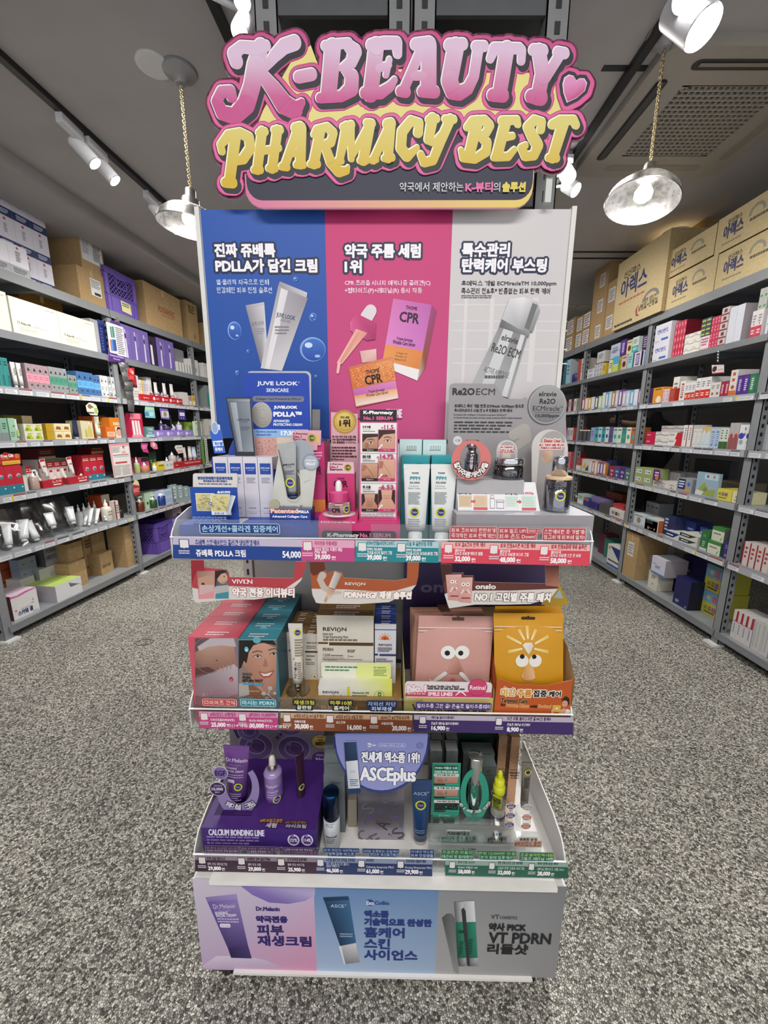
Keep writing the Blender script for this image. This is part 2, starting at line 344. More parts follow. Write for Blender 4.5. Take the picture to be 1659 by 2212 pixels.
# ---------------------------------------------------------------- room
def struct(name,mb,label=None):
 o=bpy.data.objects.new(name,mb.mesh(name));COL.objects.link(o);o['kind']='structure'
 if label:o['label']=label
 return o
def mk_floor():
 m=bpy.data.materials.new('pebble_floor');m.use_nodes=True;nt=m.node_tree;b=nt.nodes['Principled BSDF'];N=nt.nodes.new;L=nt.links.new
 tc=N('ShaderNodeTexCoord')
 nz=N('ShaderNodeTexNoise');dv(nz,'Scale',45);dv(nz,'Detail',2);L(tc.outputs['Object'],nz.inputs['Vector'])
 ad=N('ShaderNodeMixRGB');ad.blend_type='ADD';dv(ad,0,.007);L(tc.outputs['Object'],ad.inputs[1]);L(nz.outputs['Color'],ad.inputs[2])
 vo=N('ShaderNodeTexVoronoi');vo.feature='F1';dv(vo,'Scale',165);L(ad.outputs[0],vo.inputs['Vector'])
 ve=N('ShaderNodeTexVoronoi');ve.feature='DISTANCE_TO_EDGE';dv(ve,'Scale',165);L(ad.outputs[0],ve.inputs['Vector'])
 sp=N('ShaderNodeSeparateColor');L(vo.outputs['Color'],sp.inputs[0])
 cr=N('ShaderNodeValToRGB');e=cr.color_ramp.elements
 e[0].position=.0;e[0].color=(*hx('46443f'),1);e[1].position=1.0;e[1].color=(*hx('e6e3da'),1)
 for p,c in((.14,'66635d'),(.3,'8b8880'),(.55,'aca99f'),(.75,'c6c3b8'),(.9,'d6d3c8')):
  n=e.new(p);n.color=(*hx(c),1)
 L(sp.outputs[0],cr.inputs[0])
 er=N('ShaderNodeValToRGB');er.color_ramp.elements[0].position=.01;er.color_ramp.elements[0].color=(.20,.20,.19,1);er.color_ramp.elements[1].position=.14
 L(ve.outputs['Distance'],er.inputs[0])
 mu=N('ShaderNodeMixRGB');mu.blend_type='MULTIPLY';dv(mu,0,1);L(cr.outputs[0],mu.inputs[1]);L(er.outputs[0],mu.inputs[2])
 st=N('ShaderNodeTexNoise');dv(st,'Scale',1.7);dv(st,'Detail',5);L(tc.outputs['Object'],st.inputs['Vector'])
 sr=N('ShaderNodeMapRange');dv(sr,'From Min',.35);dv(sr,'From Max',.65);dv(sr,'To Min',.82);dv(sr,'To Max',1.08);L(st.outputs['Fac'],sr.inputs[0])
 sc=N('ShaderNodeVectorMath');sc.operation='SCALE';L(mu.outputs[0],sc.inputs[0]);L(sr.outputs[0],sc.inputs['Scale']);L(sc.outputs[0],b.inputs['Base Color'])
 dv(b,'Roughness',.42)
 bp=N('ShaderNodeBump');dv(bp,'Strength',.5);dv(bp,'Distance',.003);L(er.outputs[0],bp.inputs['Height']);L(bp.outputs[0],b.inputs['Normal'])
 MATS['floor']=m
mk_floor()
struct('floor',MB('floor').box(-4.0,4.6,-2.6,9.0,-.1,0,'888'),'grey and white pebble aggregate floor')
mk('ceiling',.85,noise=.05,nscale=3);mk('wall',.8,noise=.05,nscale=4)
c=MB('ceiling');c.box(-4.0,4.6,-2.6,9.0,CEIL,CEIL+.1,'b3afae')
struct('ceiling',c,'dark grey painted ceiling')
# left wall runs with the cosmetics rack, which stands at a slight angle
LDIR=atan2(.1,1.0)
LM=Matrix.Translation((-2.78,0,0))@Matrix.Rotation(pi/2-LDIR,4,'Z')
LR=Space(LM)
RR=Space(Matrix.Translation((2.2,0,0))@Matrix.Rotation(-pi/2,4,'Z'))
def struct_in(sp,name,mb,label=None):
 o=struct(name,mb,label);o.matrix_world=sp.M;return o
struct_in(LR,'wall_left',MB('wall').box(-2.5,9.0,.60,.70,0,CEIL,'a6a2a1'),'dark grey wall behind the cosmetics rack')
m=MB('ceiling');m.box(-2.5,9.0,-.28,.60,CEIL-.1,CEIL-.001,'aaa6a5')
struct_in(LR,'trim_1',m,'dropped ceiling strip along the wall above the cosmetics rack')
struct('wall_right',MB('wall').box(4.4,4.5,-2.6,9.0,0,CEIL,'6d6a69'))
struct('wall_back',MB('wall').box(-4.0,4.5,8.8,8.9,0,CEIL,'8d8988'))
# dark slots and an access hatch in the ceiling over the medicine aisle
t=MB('paint')
for y0 in(2.17,4.08,4.22):t.box(1.0 if y0<3 else 1.3,1.6 if y0<3 else 4.4,y0,y0+.028,CEIL-.004,CEIL+.002,'1c1b1b')
struct('trim_2',t,'narrow dark expansion joints in the ceiling')
# ---------------------------------------------------------------- ceiling fittings
def track(name,label,p,q):
 T=Thing(W,name,label,'light track',p)
 m=MB('paint');m.bar(p,q,.036,'171717',h=.03);T.p('rail',m)
 e=MB('plastic');d=(Vector(q)-Vector(p)).normalized()
 e.bar(Vector(p)-d*.012,Vector(p),.04,'222',h=.034);e.bar(q,Vector(q)+d*.012,.04,'222',h=.034);T.p('end_cap',e)
def z1(p):return(p[0],p[1],CEIL-.016)
track('track_rail','long black lighting track on the ceiling over the cosmetics aisle',z1((-1.78,.9)),z1((-1.40,5.6)))
track('track_rail','long black lighting track on the ceiling beside the air conditioner',z1((1.10,.6)),z1((1.18,5.0)))
track('track_rail','short black lighting track on the ceiling above the gondola crates',z1((-.70,1.0)),z1((-.62,2.6)))
def spot_head(label,back,frontp,r,mount,power,lit='fffdf5',col='d9d9dc',target=None):
 T=Thing(W,'track_spotlight',label,'spotlight',mount,group='track spotlights')
 back,frontp,mount=Vector(back),Vector(frontp),Vector(mount);d=(frontp-back).normalized()
 a=MB('plastic');a.box(mount.x-.018,mount.x+.018,mount.y-.075,mount.y+.075,mount.z-.045,mount.z,'cfcfd2');a.box(mount.x-.012,mount.x+.012,mount.y-.07,mount.y-.045,mount.z,mount.z+.02,'777');T.p('track_adapter',a)
 s=MB('plastic');mid=back+(frontp-back)*.3
 s.rod((mount.x,mount.y+.06,mount.z-.04),mid,.010,'c9c9cc',seg=8);T.p('bracket',s)
 b=MB('plastic');b.rod(back,frontp-d*.004,r,col,seg=24,cap=False);b.rod(back-d*.008,back,r*.8,col,seg=24,r2=r);T.p('housing',b)
 f=MB('metal');f.rod(frontp-d*.02,frontp,r*.96,'eeeeee',seg=24,cap=False);T.p('rim',f)
 g=MB('lamp');g.rod(frontp-d*.014,frontp-d*.010,r*.88,lit,seg=24);T.p('lens',g,'glowing white lens')
 L=bpy.data.lights.new('spot_beam','SPOT');L.energy=power;L.spot_size=radians(95);L.spot_blend=.7;L.shadow_soft_size=r;L.color=(1,.96,.9)
 o=bpy.data.objects.new('spot_beam',L);COL.objects.link(o);o.parent=T.root;o.location=frontp+d*.01-mount
 dd=((Vector(target)-frontp)if target else d).normalized();o.rotation_euler=dd.to_track_quat('-Z','Y').to_euler()
def mt(p):return(p[0],p[1],CEIL-.031)
spot_head('white track spotlight, nearest one over the cosmetics aisle',W.at((160,302),z=2.965),W.at((206,354),z=2.865),.036,mt(W.at((148,250),z=CEIL)),60,target=(-2.4,3.0,1.2))
spot_head('white track spotlight, second along the cosmetics aisle',W.at((206,342),z=2.965),W.at((249,391),z=2.865),.036,mt(W.at((204,300),z=CEIL)),60,target=(-2.4,4.0,1.2))
spot_head('white track spotlight behind the chain lamp, third along the cosmetics aisle',W.at((330,444),z=2.965),W.at((356,480),z=2.87),.036,mt(W.at((326,413),z=CEIL)),45,target=(-2.2,4.6,1.0))
spot_head('white track spotlight half behind the metal lamp shade, fourth along the cosmetics aisle',W.at((361,468),z=2.965),W.at((384,498),z=2.87),.036,mt(W.at((352,437),z=CEIL)),45,target=(-1.6,4.4,0))
spot_head('white track spotlight beside the sign, above the steel upright',W.at((545,15),z=2.99),W.at((517,68),z=2.80),.030,mt((-.655,1.72)),25,target=(-1.3,1.6,0),lit='fff0cf')
spot_head('white track spotlight with a bright round lens at the top of the sign',W.at((530,-30),z=2.99),W.at((523,3),z=2.90),.030,mt((-.66,1.55)),25,target=(0,.75,1.0))
spot_head('large white track spotlight in front of the air conditioner',W.at((1462,18),z=2.93),W.at((1520,62),z=2.80),.062,mt((1.12,1.62)),70,target=(2.2,2.4,1.3))
spot_head('white track spotlight with round glowing lens above the air conditioner corner',W.at((1500,-70),z=2.96),W.at((1488,-2),z=2.86),.050,mt((1.115,1.40)),70,target=(.1,.8,1.0))
spot_head('white track spotlight with round lens just beside the sign edge',W.at((1219,366),z=2.95),W.at((1229,384),z=2.87),.042,mt(W.at((1222,338),z=CEIL)),45,target=(.2,1.0,0))
spot_head('white track spotlight turned sideways below the round one at the sign edge',W.at((1222,398),z=2.93),W.at((1244,411),z=2.87),.040,mt(W.at((1206,362),z=CEIL)),45,target=(2.2,4.4,1.2))

def pendant(label,canopy,knob,R,power,tilt):
 cx,cy=canopy;T=Thing(W,'pendant_lamp',label,'pendant lamp',(cx,cy,CEIL))
 a=MB('plastic');a.lathe(cx,cy,[(.022,CEIL-.055,'8c8a8a'),(.03,CEIL-.03,'989696'),(.072,CEIL-.012),(.078,CEIL,'8c8a8a')],24);T.p('ceiling_rose',a)
 top=Vector((cx,cy,CEIL-.055));bot=Vector(knob);n=34;ch=MB('metal');d=(bot-top)/n
 for i in range(n):
  c0=top+d*i;c1=top+d*(i+1.25);ax=Vector((1,0,0))if i%2 else Vector((0,1,0));w=.0065
  for sgn in(-1,1):ch.rod(c0+ax*w*sgn,c1+ax*w*sgn,.0017,'c8b78c',seg=5)
  ch.rod(c0-ax*w,c0+ax*w,.0017,'c8b78c',seg=5);ch.rod(c1-ax*w,c1+ax*w,.0017,'c8b78c',seg=5)
 T.p('chain',ch)
 co=MB('plastic');co.rod(top+Vector((.004,.003,0)),bot+Vector((.004,.003,0)),.0022,'ddd2b4',seg=6);T.p('cord',co)
 X=Matrix.Translation(bot)@Matrix.Rotation(tilt[0],4,'X')@Matrix.Rotation(tilt[1],4,'Y')
 s=MB('metal');s.X=X;g='d8d6d2'
 s.lathe(0,0,[(.024,0,g),(.026,-.035,g),(.040,-.042,g),(.044,-.070,g),(R*.42,-.078,g),(R*.72,-.098,g),(R*.93,-.128,g),(R,-.160,g),(R*1.02,-.163,g),(R*1.0,-.166,g),
  (R*.92,-.131,'c9c7c6'),(R*.70,-.102),(R*.40,-.083),(.02,-.079)],36);T.p('shade',s)
 b=MB('lamp');b.X=X;b.lathe(0,0,[(.014,-.082,'fff'),(.026,-.10),(.038,-.122,'fffaf0'),(.036,-.142),(.022,-.156),(.004,-.160)],20);T.p('bulb',b,'glowing white bulb')
 L=bpy.data.lights.new('bulb_light','POINT');L.energy=power*.25;L.shadow_soft_size=.04;L.color=(1,.97,.92);o=bpy.data.objects.new('bulb_light',L);COL.objects.link(o);o.parent=T.root
 o.location=X@Vector((0,0,-.185))-T.loc
pc=W.at((388,152),z=CEIL);pk=W.at((411,410),y=pc.y+.02)
pendant('galvanised metal pendant lamp on a chain beside the blue poster',(pc.x,pc.y),pk,.150,22,(.0,.10))
pc=W.at((1439,72),z=CEIL);pk=W.at((1405,356),y=pc.y+.06)
pendant('galvanised metal pendant lamp on a chain below the air conditioner',(pc.x,pc.y),pk,.152,22,(-.12,.20))

dl=Thing(W,'recessed_downlight','unlit white round ceiling light beside the lamp chain','ceiling light',W.at((332,139),z=CEIL))
p=dl.loc;m=MB('plastic');m.lathe(p.x,p.y,[(.058,CEIL-.009,'dcdcdc'),(.074,CEIL-.007),(.078,CEIL,'cfcfcf')],28);dl.p('bezel',m)
m=MB('gloss');m.lathe(p.x,p.y,[(.001,CEIL-.0085,'d8d2c4'),(.058,CEIL-.0085,'e4e2dc'),(.06,CEIL-.006)],24);dl.p('diffuser',m)
for(u,v),lab in(((1460,501),'glowing recessed ceiling light above the tall kraft carton, nearer the gondola'),((1507,503),'glowing recessed ceiling light above the tall kraft carton, nearer the wall'),
     ((1233,664),'small glowing recessed ceiling light at the poster edge, far down the medicine aisle'),((1262,664),'small glowing recessed ceiling light above the far label cartons')):
 q=W.at((u,v),z=CEIL);d=Thing(W,'recessed_downlight',lab,'ceiling light',q,group='glowing recessed downlights')
 m=MB('plastic');m.lathe(q.x,q.y,[(.075,CEIL-.012,'bdb9a8'),(.092,CEIL-.010,'cfcab8'),(.098,CEIL,'bbb')],24);d.p('bezel',m)
 m=MB('lamp');m.lathe(q.x,q.y,[(.002,CEIL-.011,'fff3cf'),(.075,CEIL-.011)],24,close=False);d.p('diffuser',m,'glowing warm diffuser')
 L=bpy.data.lights.new('downlight_beam','SPOT');L.energy=16;L.spot_size=radians(120);L.spot_blend=.8;L.shadow_soft_size=.07;L.color=(1,.9,.72)
 o=bpy.data.objects.new('downlight_beam',L);COL.objects.link(o);o.parent=d.root;o.location=(0,0,-.02)

# cassette air conditioner
AX0,AX1,AY0,AY1=1.20,2.10,2.02,2.90;AZ=CEIL-.045
ac=Thing(W,'cassette_air_conditioner','beige four-way ceiling cassette air conditioner with a square grille','air conditioner',((AX0+AX1)/2,(AY0+AY1)/2,AZ));C_='a29c92'
def flat_ring(m,outer,inner,z,col):
 a=[m.vert((x,y,z),col)for x,y in outer];b=[m.vert((x,y,z),col)for x,y in inner];n=len(a)
 for i in range(n):m.face((a[i],b[i],b[(i+1)%n],a[(i+1)%n]))
body=MB('plastic');out=rr(AX0,AY0,AX1,AY1,.06,6)
a=[body.vert((x,y,AZ),C_)for x,y in out];b=[body.vert((x,y,CEIL),C_)for x,y in out]
for i in range(len(a)):body.face((a[i],b[i],b[(i+1)%len(a)],a[(i+1)%len(a)]))
GX0,GX1,GY0,GY1=AX0+.20,AX1-.20,AY0+.20,AY1-.20
flat_ring(body,out,rr(GX0,GY0,GX1,GY1,.05,6),AZ,C_);ac.p('panel',body)
well=MB('plastic');well.box(GX0-.004,GX1+.004,GY0-.004,GY1+.004,AZ+.018,AZ+.03,'161514');ac.p('filter',well)
gr=MB('plastic');n=17
for i in range(n+1):
 x=GX0+(GX1-GX0)*i/n;gr.box(x-.0045,x+.0045,GY0,GY1,AZ+.001,AZ+.012,'9a9489')
 y=GY0+(GY1-GY0)*i/n;gr.box(GX0,GX1,y-.0045,y+.0045,AZ,AZ+.011,'a09a8f')
ac.p('grille',gr)
for(x0,x1,y0,y1),op in(((AX0+.16,AX1-.16,AY0+.06,AY0+.115),1),((AX0+.16,AX1-.16,AY1-.115,AY1-.06),0),((AX0+.06,AX0+.115,AY0+.16,AY1-.16),1),((AX1-.115,AX1-.06,AY0+.16,AY1-.16),0)):
 m=MB('plastic');o_=rr(x0,y0,x1,y1,.03,5);idx=[m.vert((x,y,AZ-.0012),'0f0f0f' if op else '938d83')for x,y in o_];m.face(idx[::-1])
 if op:m.box(x0+.012,x1-.012,y0+.012,y1-.012,AZ-.004,AZ-.0018,'3a3835')if x1-x0<.2 else m.box(x0+.03,x1-.03,y0+.018,y1-.022,AZ-.005,AZ-.0018,'8b867d')
 ac.p('louver',m,'open dark air louver' if op else 'closed air louver')
# ---------------------------------------------------------------- the promotional stand
S=Space(Matrix.Translation((-.016,.75,0))@Matrix.Rotation(radians(-.85),4,'Z')@Matrix.Rotation(radians(.35),4,'Y'))
cA,cB,cC,cD=crop(400,0,.5425),crop(420,430,.5063),crop(360,780,.3014),crop(680,780,.3797)
cE,cF,cG,cH,cI=crop(400,1180,.2773),crop(840,1180,.2652),crop(410,1560,.2712),crop(800,1560,.2773),crop(400,1860,.5184)
cK,cS3,cS4,cS1,cS2=crop(420,0,.2049),crop(660,60,.1808),crop(930,60,.2230),crop(440,240,.2532),crop(840,230,.2652)
class Pr:
 def __init__(s,mb,y,cr,sp=None):s.m=mb;s.y=y;s.cr=cr;s.sp=sp or S;mb.front(y)
 def q(s,x,y):p=s.sp.at(s.cr(x,y),y=s.y);return(p.x,p.z)
 def k(s,w):return abs(s.q(100+w,100)[0]-s.q(100,100)[0])
 def t(s,t,x0,y0,x1,y1,col,bold=0,out=None,**kw):
  a,b=s.q(x0,(y0+y1)/2),s.q(x1,(y0+y1)/2);c,d=s.q((x0+x1)/2,y1),s.q((x0+x1)/2,y0);w=s.k(1)
  s.m.tfit(t,a[0],c[1],b[0],d[1],col,bold*w,[(o*w,cc)for o,cc in out]if out else None,**kw)
 def r(s,x0,y0,x1,y1,col,col2=None):a,b=s.q(x0,y1),s.q(x1,y0);s.m.rect(a[0],a[1],b[0],b[1],col,col2)
 def rr(s,x0,y0,x1,y1,r,col,col2=None):a,b=s.q(x0,y1),s.q(x1,y0);s.m.rrect(a[0],a[1],b[0],b[1],r*s.k(1),col,col2=col2)
 def p(s,pts,col):s.m.poly([s.q(*p)for p in pts],col)
 def d(s,x,y,r,col,ry=None,col2=None):a=s.q(x,y);s.m.disc(a[0],a[1],r*s.k(1),col,rz=(ry or r)*s.k(1),col2=col2)
 def ring(s,x,y,r0,r1,col,**kw):a=s.q(x,y);s.m.ring(a[0],a[1],r0*s.k(1),r1*s.k(1),col,**kw)
 def g(s,x0,y0,x1,y1,n,col,seed=1):a,b=s.q(x0,y1),s.q(x1,y0);s.m.greek(a[0],a[1],b[0],b[1],n,col,seed)
 def st(s,pts,col,**kw):s.m.stroke([(*s.q(x,y),w*s.k(1))for x,y,w in pts],col,**kw)
 def l(s,pts,w,col):s.m.line([s.q(*p)for p in pts],s.k(w),col)
 def tester(s,x,y,r):s.d(x,y,r,'c3cf3a');s.d(x,y,r*.70,'3a2a78');s.t('Tester',x-r*.55,y-r*.2,x+r*.55,y+r*.2,'cfcbe6')
 def arc(s,txt,x,y,r,h,a0,a1,col,out=None,bold=0):
  c=s.q(x,y);k=s.k(1);n=len(txt)
  for i,ch in enumerate(txt):
   if ch==' ':continue
   t=radians(a0+(a1-a0)*(i+.5)/n);px,pz=c[0]+r*k*cos(t),c[1]+r*k*sin(t)
   s.m.tfit(ch,px-h*k*.45,pz-h*k/2,px+h*k*.45,pz+h*k/2,col,bold*k,[(o*k,cc)for o,cc in out]if out else None,rot=t+pi/2)
def Pw(m,y,cr):
 P=Pr.__new__(Pr);P.m=m;P.y=y;P.cr=cr;P.sp=S;return P
ST=Thing(S,'promotional_display_stand','white metal promotional shelf stand with three trays of cosmetics and a tall poster','display stand',(0,.16,0))
WH,GY='d9d7d4','b9b5b0'
b=MB('paint');b.box(-.45,.45,.004,.40,.045,.341,WH);base=ST.p('base_cabinet',b)
b=MB('print');b.box(-.452,.452,.0,.004,.043,.340,'cfcad2',mat='card');P=Pr(b,.0,cI)
z0,z1_=.043,.340
xa,xb=P.q(541,250)[0],P.q(1051,250)[0]
P.m.poly([(-.452,z0),(xa,z0),(xa,z1_),(-.452,z1_)],['bfa6c4','d58fb0','c4b3cf','c9c2d0'])
P.m.poly([(xa,z0),(xb,z0),(xb,z1_),(xa,z1_)],['a9bdd8','9fb2cc','5f81ab','5f83b2'])
P.m.poly([(xb,z0),(.452,z0),(.452,z1_),(xb,z1_)],['a8a7a6','8f8e8e','7d7d80','8b8b8d'])
P.p([(215,85),(540,95),(541,140),(500,165),(430,178),(350,172),(280,140),(240,110)],['8d79ba','a596c6','b7acd0','9485bd','7d6aae','7866aa','7b6ab0','8776b6'])
P.p([(66,440),(130,395),(240,395),(330,410),(400,438),(300,446),(100,446)],['cdb4cf','dccddd','e4d9e6','cdbdd4','bfa6c4','b9a0c2','c7b0cd'])
P.p([(84,150),(216,136),(218,158),(92,168)],['8a78b0','a493c4','9a88bd','7c6ba8'])
P.p([(92,168),(218,158),(262,350),(178,362)],['6b579f','8f7cb8','4d3b7c','3a2a66'])
P.p([(178,362),(262,350),(278,405),(192,402)],['2b1f52','4a3a78','3b2c66','231845'])
P.t('Dr.Melaxin',116,178,208,196,'d9d0e6',rot=.07);P.t('Calcium',122,196,190,210,'a995c6',rot=.07);P.t('BONDING',126,210,178,221,'e2dbee',.6,rot=.07);P.t('FACIAL CREAM',130,220,212,231,'e2dbee',.6,rot=.07)
P.g(136,236,226,256,2,'bfb0d6');P.rr(146,260,188,275,6,'e9e4f0');P.t('Ca Care',150,263,184,272,'6b579f')
P.t('Dr.Melaxin',296,190,393,206,'3b2a70',1.2)
for t_,q_ in(('약국전용',(297,229,425,254)),('피부',(302,266,408,306)),('재생크림',(304,312,524,352))):P.t(t_,*q_,'33246b',2.6)
P.p([(574,150),(680,145),(684,160),(580,165)],['16324f','24476a','1c3c5c','122a44'])
P.p([(580,165),(684,160),(712,338),(646,352)],['1d3e60','3c688f','35608a','16304d'])
P.p([(646,352),(712,340),(728,420),(664,428)],['b9b7bb','d7d5d8','8f8d92','77757a'])
P.p([(640,352),(650,352),(668,428),(662,428)],'e0dfe2');P.t('ASCE⁺',606,178,672,192,'cdd8e4')
P.g(645,298,700,316,2,'8fa6bd')
P.d(770,172,17,'2c4a8c');P.t('Exo',756,165,786,180,'e3e8f2',.8);P.t('CoBio',790,166,850,180,'2c4a8c',.8)
for t_,q_ in(('엑소좀',(748,206,846,232)),('기술력으로 완성한',(748,240,1026,268)),('홈케어',(748,276,912,316)),('스킨',(748,322,852,362)),('사이언스',(748,370,966,410))):P.t(t_,*q_,'2a3a7c',2.6)
P.p([(1070,235),(1090,218),(1110,218),(1122,235),(1140,468),(1120,460)],['4b4b4d','555','666','5a5a5c','8a8a8a','8f8e8e'])
for x0,x1,c0,c1,tt in((1120,1162,'55585a','c8cacb',168),(1158,1204,'a9acad','d9dadb',164)):
 P.p([(x0,tt),(x1,tt),(x1+6,250),(x0+6,252)],[c0,c1,c1,c0]);P.p([(x0+6,252),(x1+6,250),(x1+14,400),(x0+14,402)],['0f5a48','2f8d70','1f7a60','0c4638']);P.p([(x0+14,402),(x1+14,400),(x1+18,434),(x0+20,436)],['444748','b9bbbc','8d8f90','3c3f40'])
P.p([(1150,200),(1160,190),(1168,205),(1186,432),(1174,432)],'2f3132');P.t('100',1138,285,1160,298,'0d3a30',1)
P.g(1140,330,1160,385,7,'0d3a30');P.g(1176,320,1200,385,8,'0d3a30',4)
P.t('VT',1274,222,1308,238,'4a4a4e',.5);P.t('COSMETICS',1311,228,1383,239,'4a4a4e',.3)
for t_,q_ in(('약사 PICK',(1266,258,1418,288)),('VT PDRN',(1266,298,1522,340)),('리들샷',(1260,344,1426,384))):P.t(t_,*q_,'232427',2.4)
ST.p('poster',b,'printed base panel in lilac, blue and grey thirds',parent=base)
for nm,q_ in(('rail',(-.405,.425,-.012,.03,.338,.3505)),('rail',(-.37,.392,-.008,.02,.040,.0475))):
 r_=MB('paint');r_.box(*q_,'e6e3de');ST.p(nm,r_,parent=base)
for x,y,dz in((-.40,.03,.0),(.40,.03,0),(-.40,.36,0),(.40,.36,0)):
 f=MB('plastic');f.rod((x,y,-.0062 if x>0 and False else(.0024 if x>0 else-.0024)),(x,y,.046),.017,'191919',seg=14);ST.p('foot',f,parent=base)
# uprights with slots, back panels
for x in(-.40,.375):
 u=MB('paint');u.box(x,x+.025,.325,.385,.30,1.92,'cfccc7');u.front(.325)
 for i in range(40):z=.42+i*.036;u.rect(x+.0095,z,x+.0155,z+.018,'2a2a2a')
 ST.p('slotted_upright',u)
for z0_,z1__,nm in((.36,.70,'back_panel'),(.73,1.12,'back_panel'),(1.15,1.375,'back_panel')):
 m=MB('paint');m.box(-.37,.37,.330,.342,z0_,z1__,'b4b0ae' if z0_<1.1 else 'c9d3d3');ST.p(nm,m)
m=MB('paint');m.box(-.02,.44,.3285,.3300,1.29,1.322,'9cc3c8');ST.p('shelf_strip',m,'pale teal strip on the back panel')
# poster panel
pb=MB();zt,zb=1.922,1.385;pb.box(-.442,.442,.316,.326,zb,zt,'d8d6d3');P=Pr(pb,.316,cB)
x1_,x2_=P.q(562,300)[0],P.q(1093,300)[0]
P.m.rect(-.440,zb,x1_,zt,'1f4b9c','2150a4');P.m.rect(x1_,zb,x2_,zt,'c54f84','bd2f6c');P.m.rect(x2_,zb,.440,zt,'c9c6c6','c6c1c3')
for v in(450,520,560,640,700):P.r(1100,v,1590,v+3,'d5d2d2')
for u in(1150,1260,1440):P.r(u,420,u+3,780,'d3d0d0')
NV='1c2344';HD=[(6.5,NV)]
for t_,q_ in(('진짜 쥬베룩',(88,192,343,247)),('PDLLA가 담긴 크림',(92,258,522,312)),('약국 주름 세럼',(643,194,963,250)),('1위',(643,262,712,315)),('특수관리',(1143,190,1343,246)),('탄력케어 부스팅',(1143,256,1500,312))):
 P.t(t_,*q_,'ece9ee',2.6,out=[(11,NV)])
for t_,q_,c_ in(('열·물리적 자극으로 인해',(95,343,318,367),'c8d3ea'),('민감해진 피부 진정 솔루션',(97,376,332,402),'c8d3ea'),('CPR 트리플 시너지 메커니즘 콜라겐(C)',(642,347,1006,372),'f0d3e0'),('+펩타이드(P)+레티날(R) 동시 작동',(642,379,972,405),'f0d3e0'),
    ('휴메딕스 개발 ECMiracleTM 10,000ppm',(1138,349,1543,373),'2c2c33'),('특수관리 전&후* 빈틈없는 피부 탄력 케어',(1138,380,1516,406),'2c2c33')):P.t(t_,*q_,c_,.5)
P.g(1138,409,1272,425,2,'55555a')
# two printed tubes and bubbles
def ptube(pts,crimp,c):P.p(crimp,['9a97a0','c9c6cc','b5b2b8','8a8790']);P.p(pts,c)
ptube([(221,466),(299,452),(316,700),(283,704)],[(219,454),(298,440),(299,454),(222,468)],['8d8a93','cfccd2','d9d6da','77747d'])
ptube([(358,372),(484,424),(374,733),(283,722)],[(365,352),(482,400),(478,424),(356,374)],['a29fa6','8c8991','d6d3d6','cbc8cc'])
P.p([(370,380),(400,392),(320,726),(300,724)],['dad7db','d3d0d4','e6e3e6','dedbde'])
P.t('JUVE LOOK',246,523,298,543,'5a5a72',rot=.12);P.g(258,550,300,578,3,'8d8b98');P.t('JUVE LOOK',350,492,430,516,'4a4a66',.5,rot=-.2);P.t('SKINCARE',366,514,410,526,'5a5a72',rot=-.2);P.g(345,540,405,580,3,'77757f')
for x,y,rx,ry in((172,562,31,38),(507,505,16,18),(505,642,58,52),(432,343,10,10),(230,650,7,8),(184,742,9,12),(519,757,7,7)):
 P.d(x,y,rx,'7fa3dc',ry=ry);P.d(x+rx*.06,y+ry*.04,rx*.9,'1c47a0',ry=ry*.9,col2='3c6cbf');P.d(x-rx*.3,y-ry*.35,rx*.3,'c9daf2',ry=ry*.22);P.d(x+rx*.35,y+ry*.55,rx*.22,'9dbbe6',ry=ry*.12)
# printed carton, dropper, serum jar
P.p([(848,425),(1012,452),(975,650),(815,620)],['cf6fae','b65fa8','c873bd','d986c4']);P.p([(815,620),(975,650),(960,728),(803,688)],['e0914e','d98443','d4803f','e29a58']);P.p([(803,688),(960,728),(950,775),(800,712)],'e9e3e3')
P.p([(1012,452),(1033,480),(985,720),(950,775),(975,650)],['9d3f7a','8f3a70','8a4a2e','c9b7b7','8f4d33'])
P.t('THOME',902,459,950,473,'3a1c3a',.6,rot=-.13);P.t('CPR',876,486,958,528,'2b1230',1.6,rot=-.13);P.t('Triple-Synergy',862,594,932,608,'3a1c3a',.4,rot=-.13);P.t('Wrinkle Care Serum',846,608,942,624,'3a1c3a',.4,rot=-.13)
for i,t_ in enumerate(('Collagen 1%','Peptides 1%','Retinal 0.1%')):P.t(t_,860-i*3,655+i*13,908-i*3,665+i*13,'5a2d14',rot=-.13)
P.p([(672,580),(740,600),(775,540),(700,505)],'a83a6c');P.st([(752,478,52),(735,505,56)],'d8cfd4');P.p([(690,488),(776,530),(772,600),(735,605),(664,562),(664,530)],['c43f7a','b83470','9d2c60','a83067','d45a90','d86a9a'])
P.p([(690,555),(738,572),(630,705),(608,700)],['e2a79a','d78c7c','e6b0a0','efc0b4']);P.st([(700,575,16),(622,700,14)],'dc9484');P.st([(618,700,14),(612,740,12)],'e8bcb4')
P.p([(706,650),(776,640),(778,690),(716,700)],['d9a8a4','e6c0bc','cf9a92','d9a8a4'])
P.p([(656,718),(845,672),(870,850),(690,890)],['c46a52','d8855a','c9705a','b8604e']);P.p([(664,726),(842,684),(858,770),(676,812)],['d9783c','e69a5a','dc8446','cf6c34']);P.p([(676,812),(858,776),(864,808),(682,840)],['c76bb0','d886c0','cf78b4','bd62a6']);P.p([(682,840),(864,808),(870,850),(690,884)],['e0955a','e8a56c','f0d8d0','e9ddd8'])
rnd=random.Random(3);o0=P.m.o
for i in range(220):
 P.m.o=o0+(i%40)*1e-5
 a_,b_=rnd.random(),rnd.random();x,y=668+a_*176+b_*13,728-a_*42+b_*82;P.d(x,y,1.2+rnd.random()*1.6,rnd.choice(['f0b078','b8562a','e8c090','c8682e']))
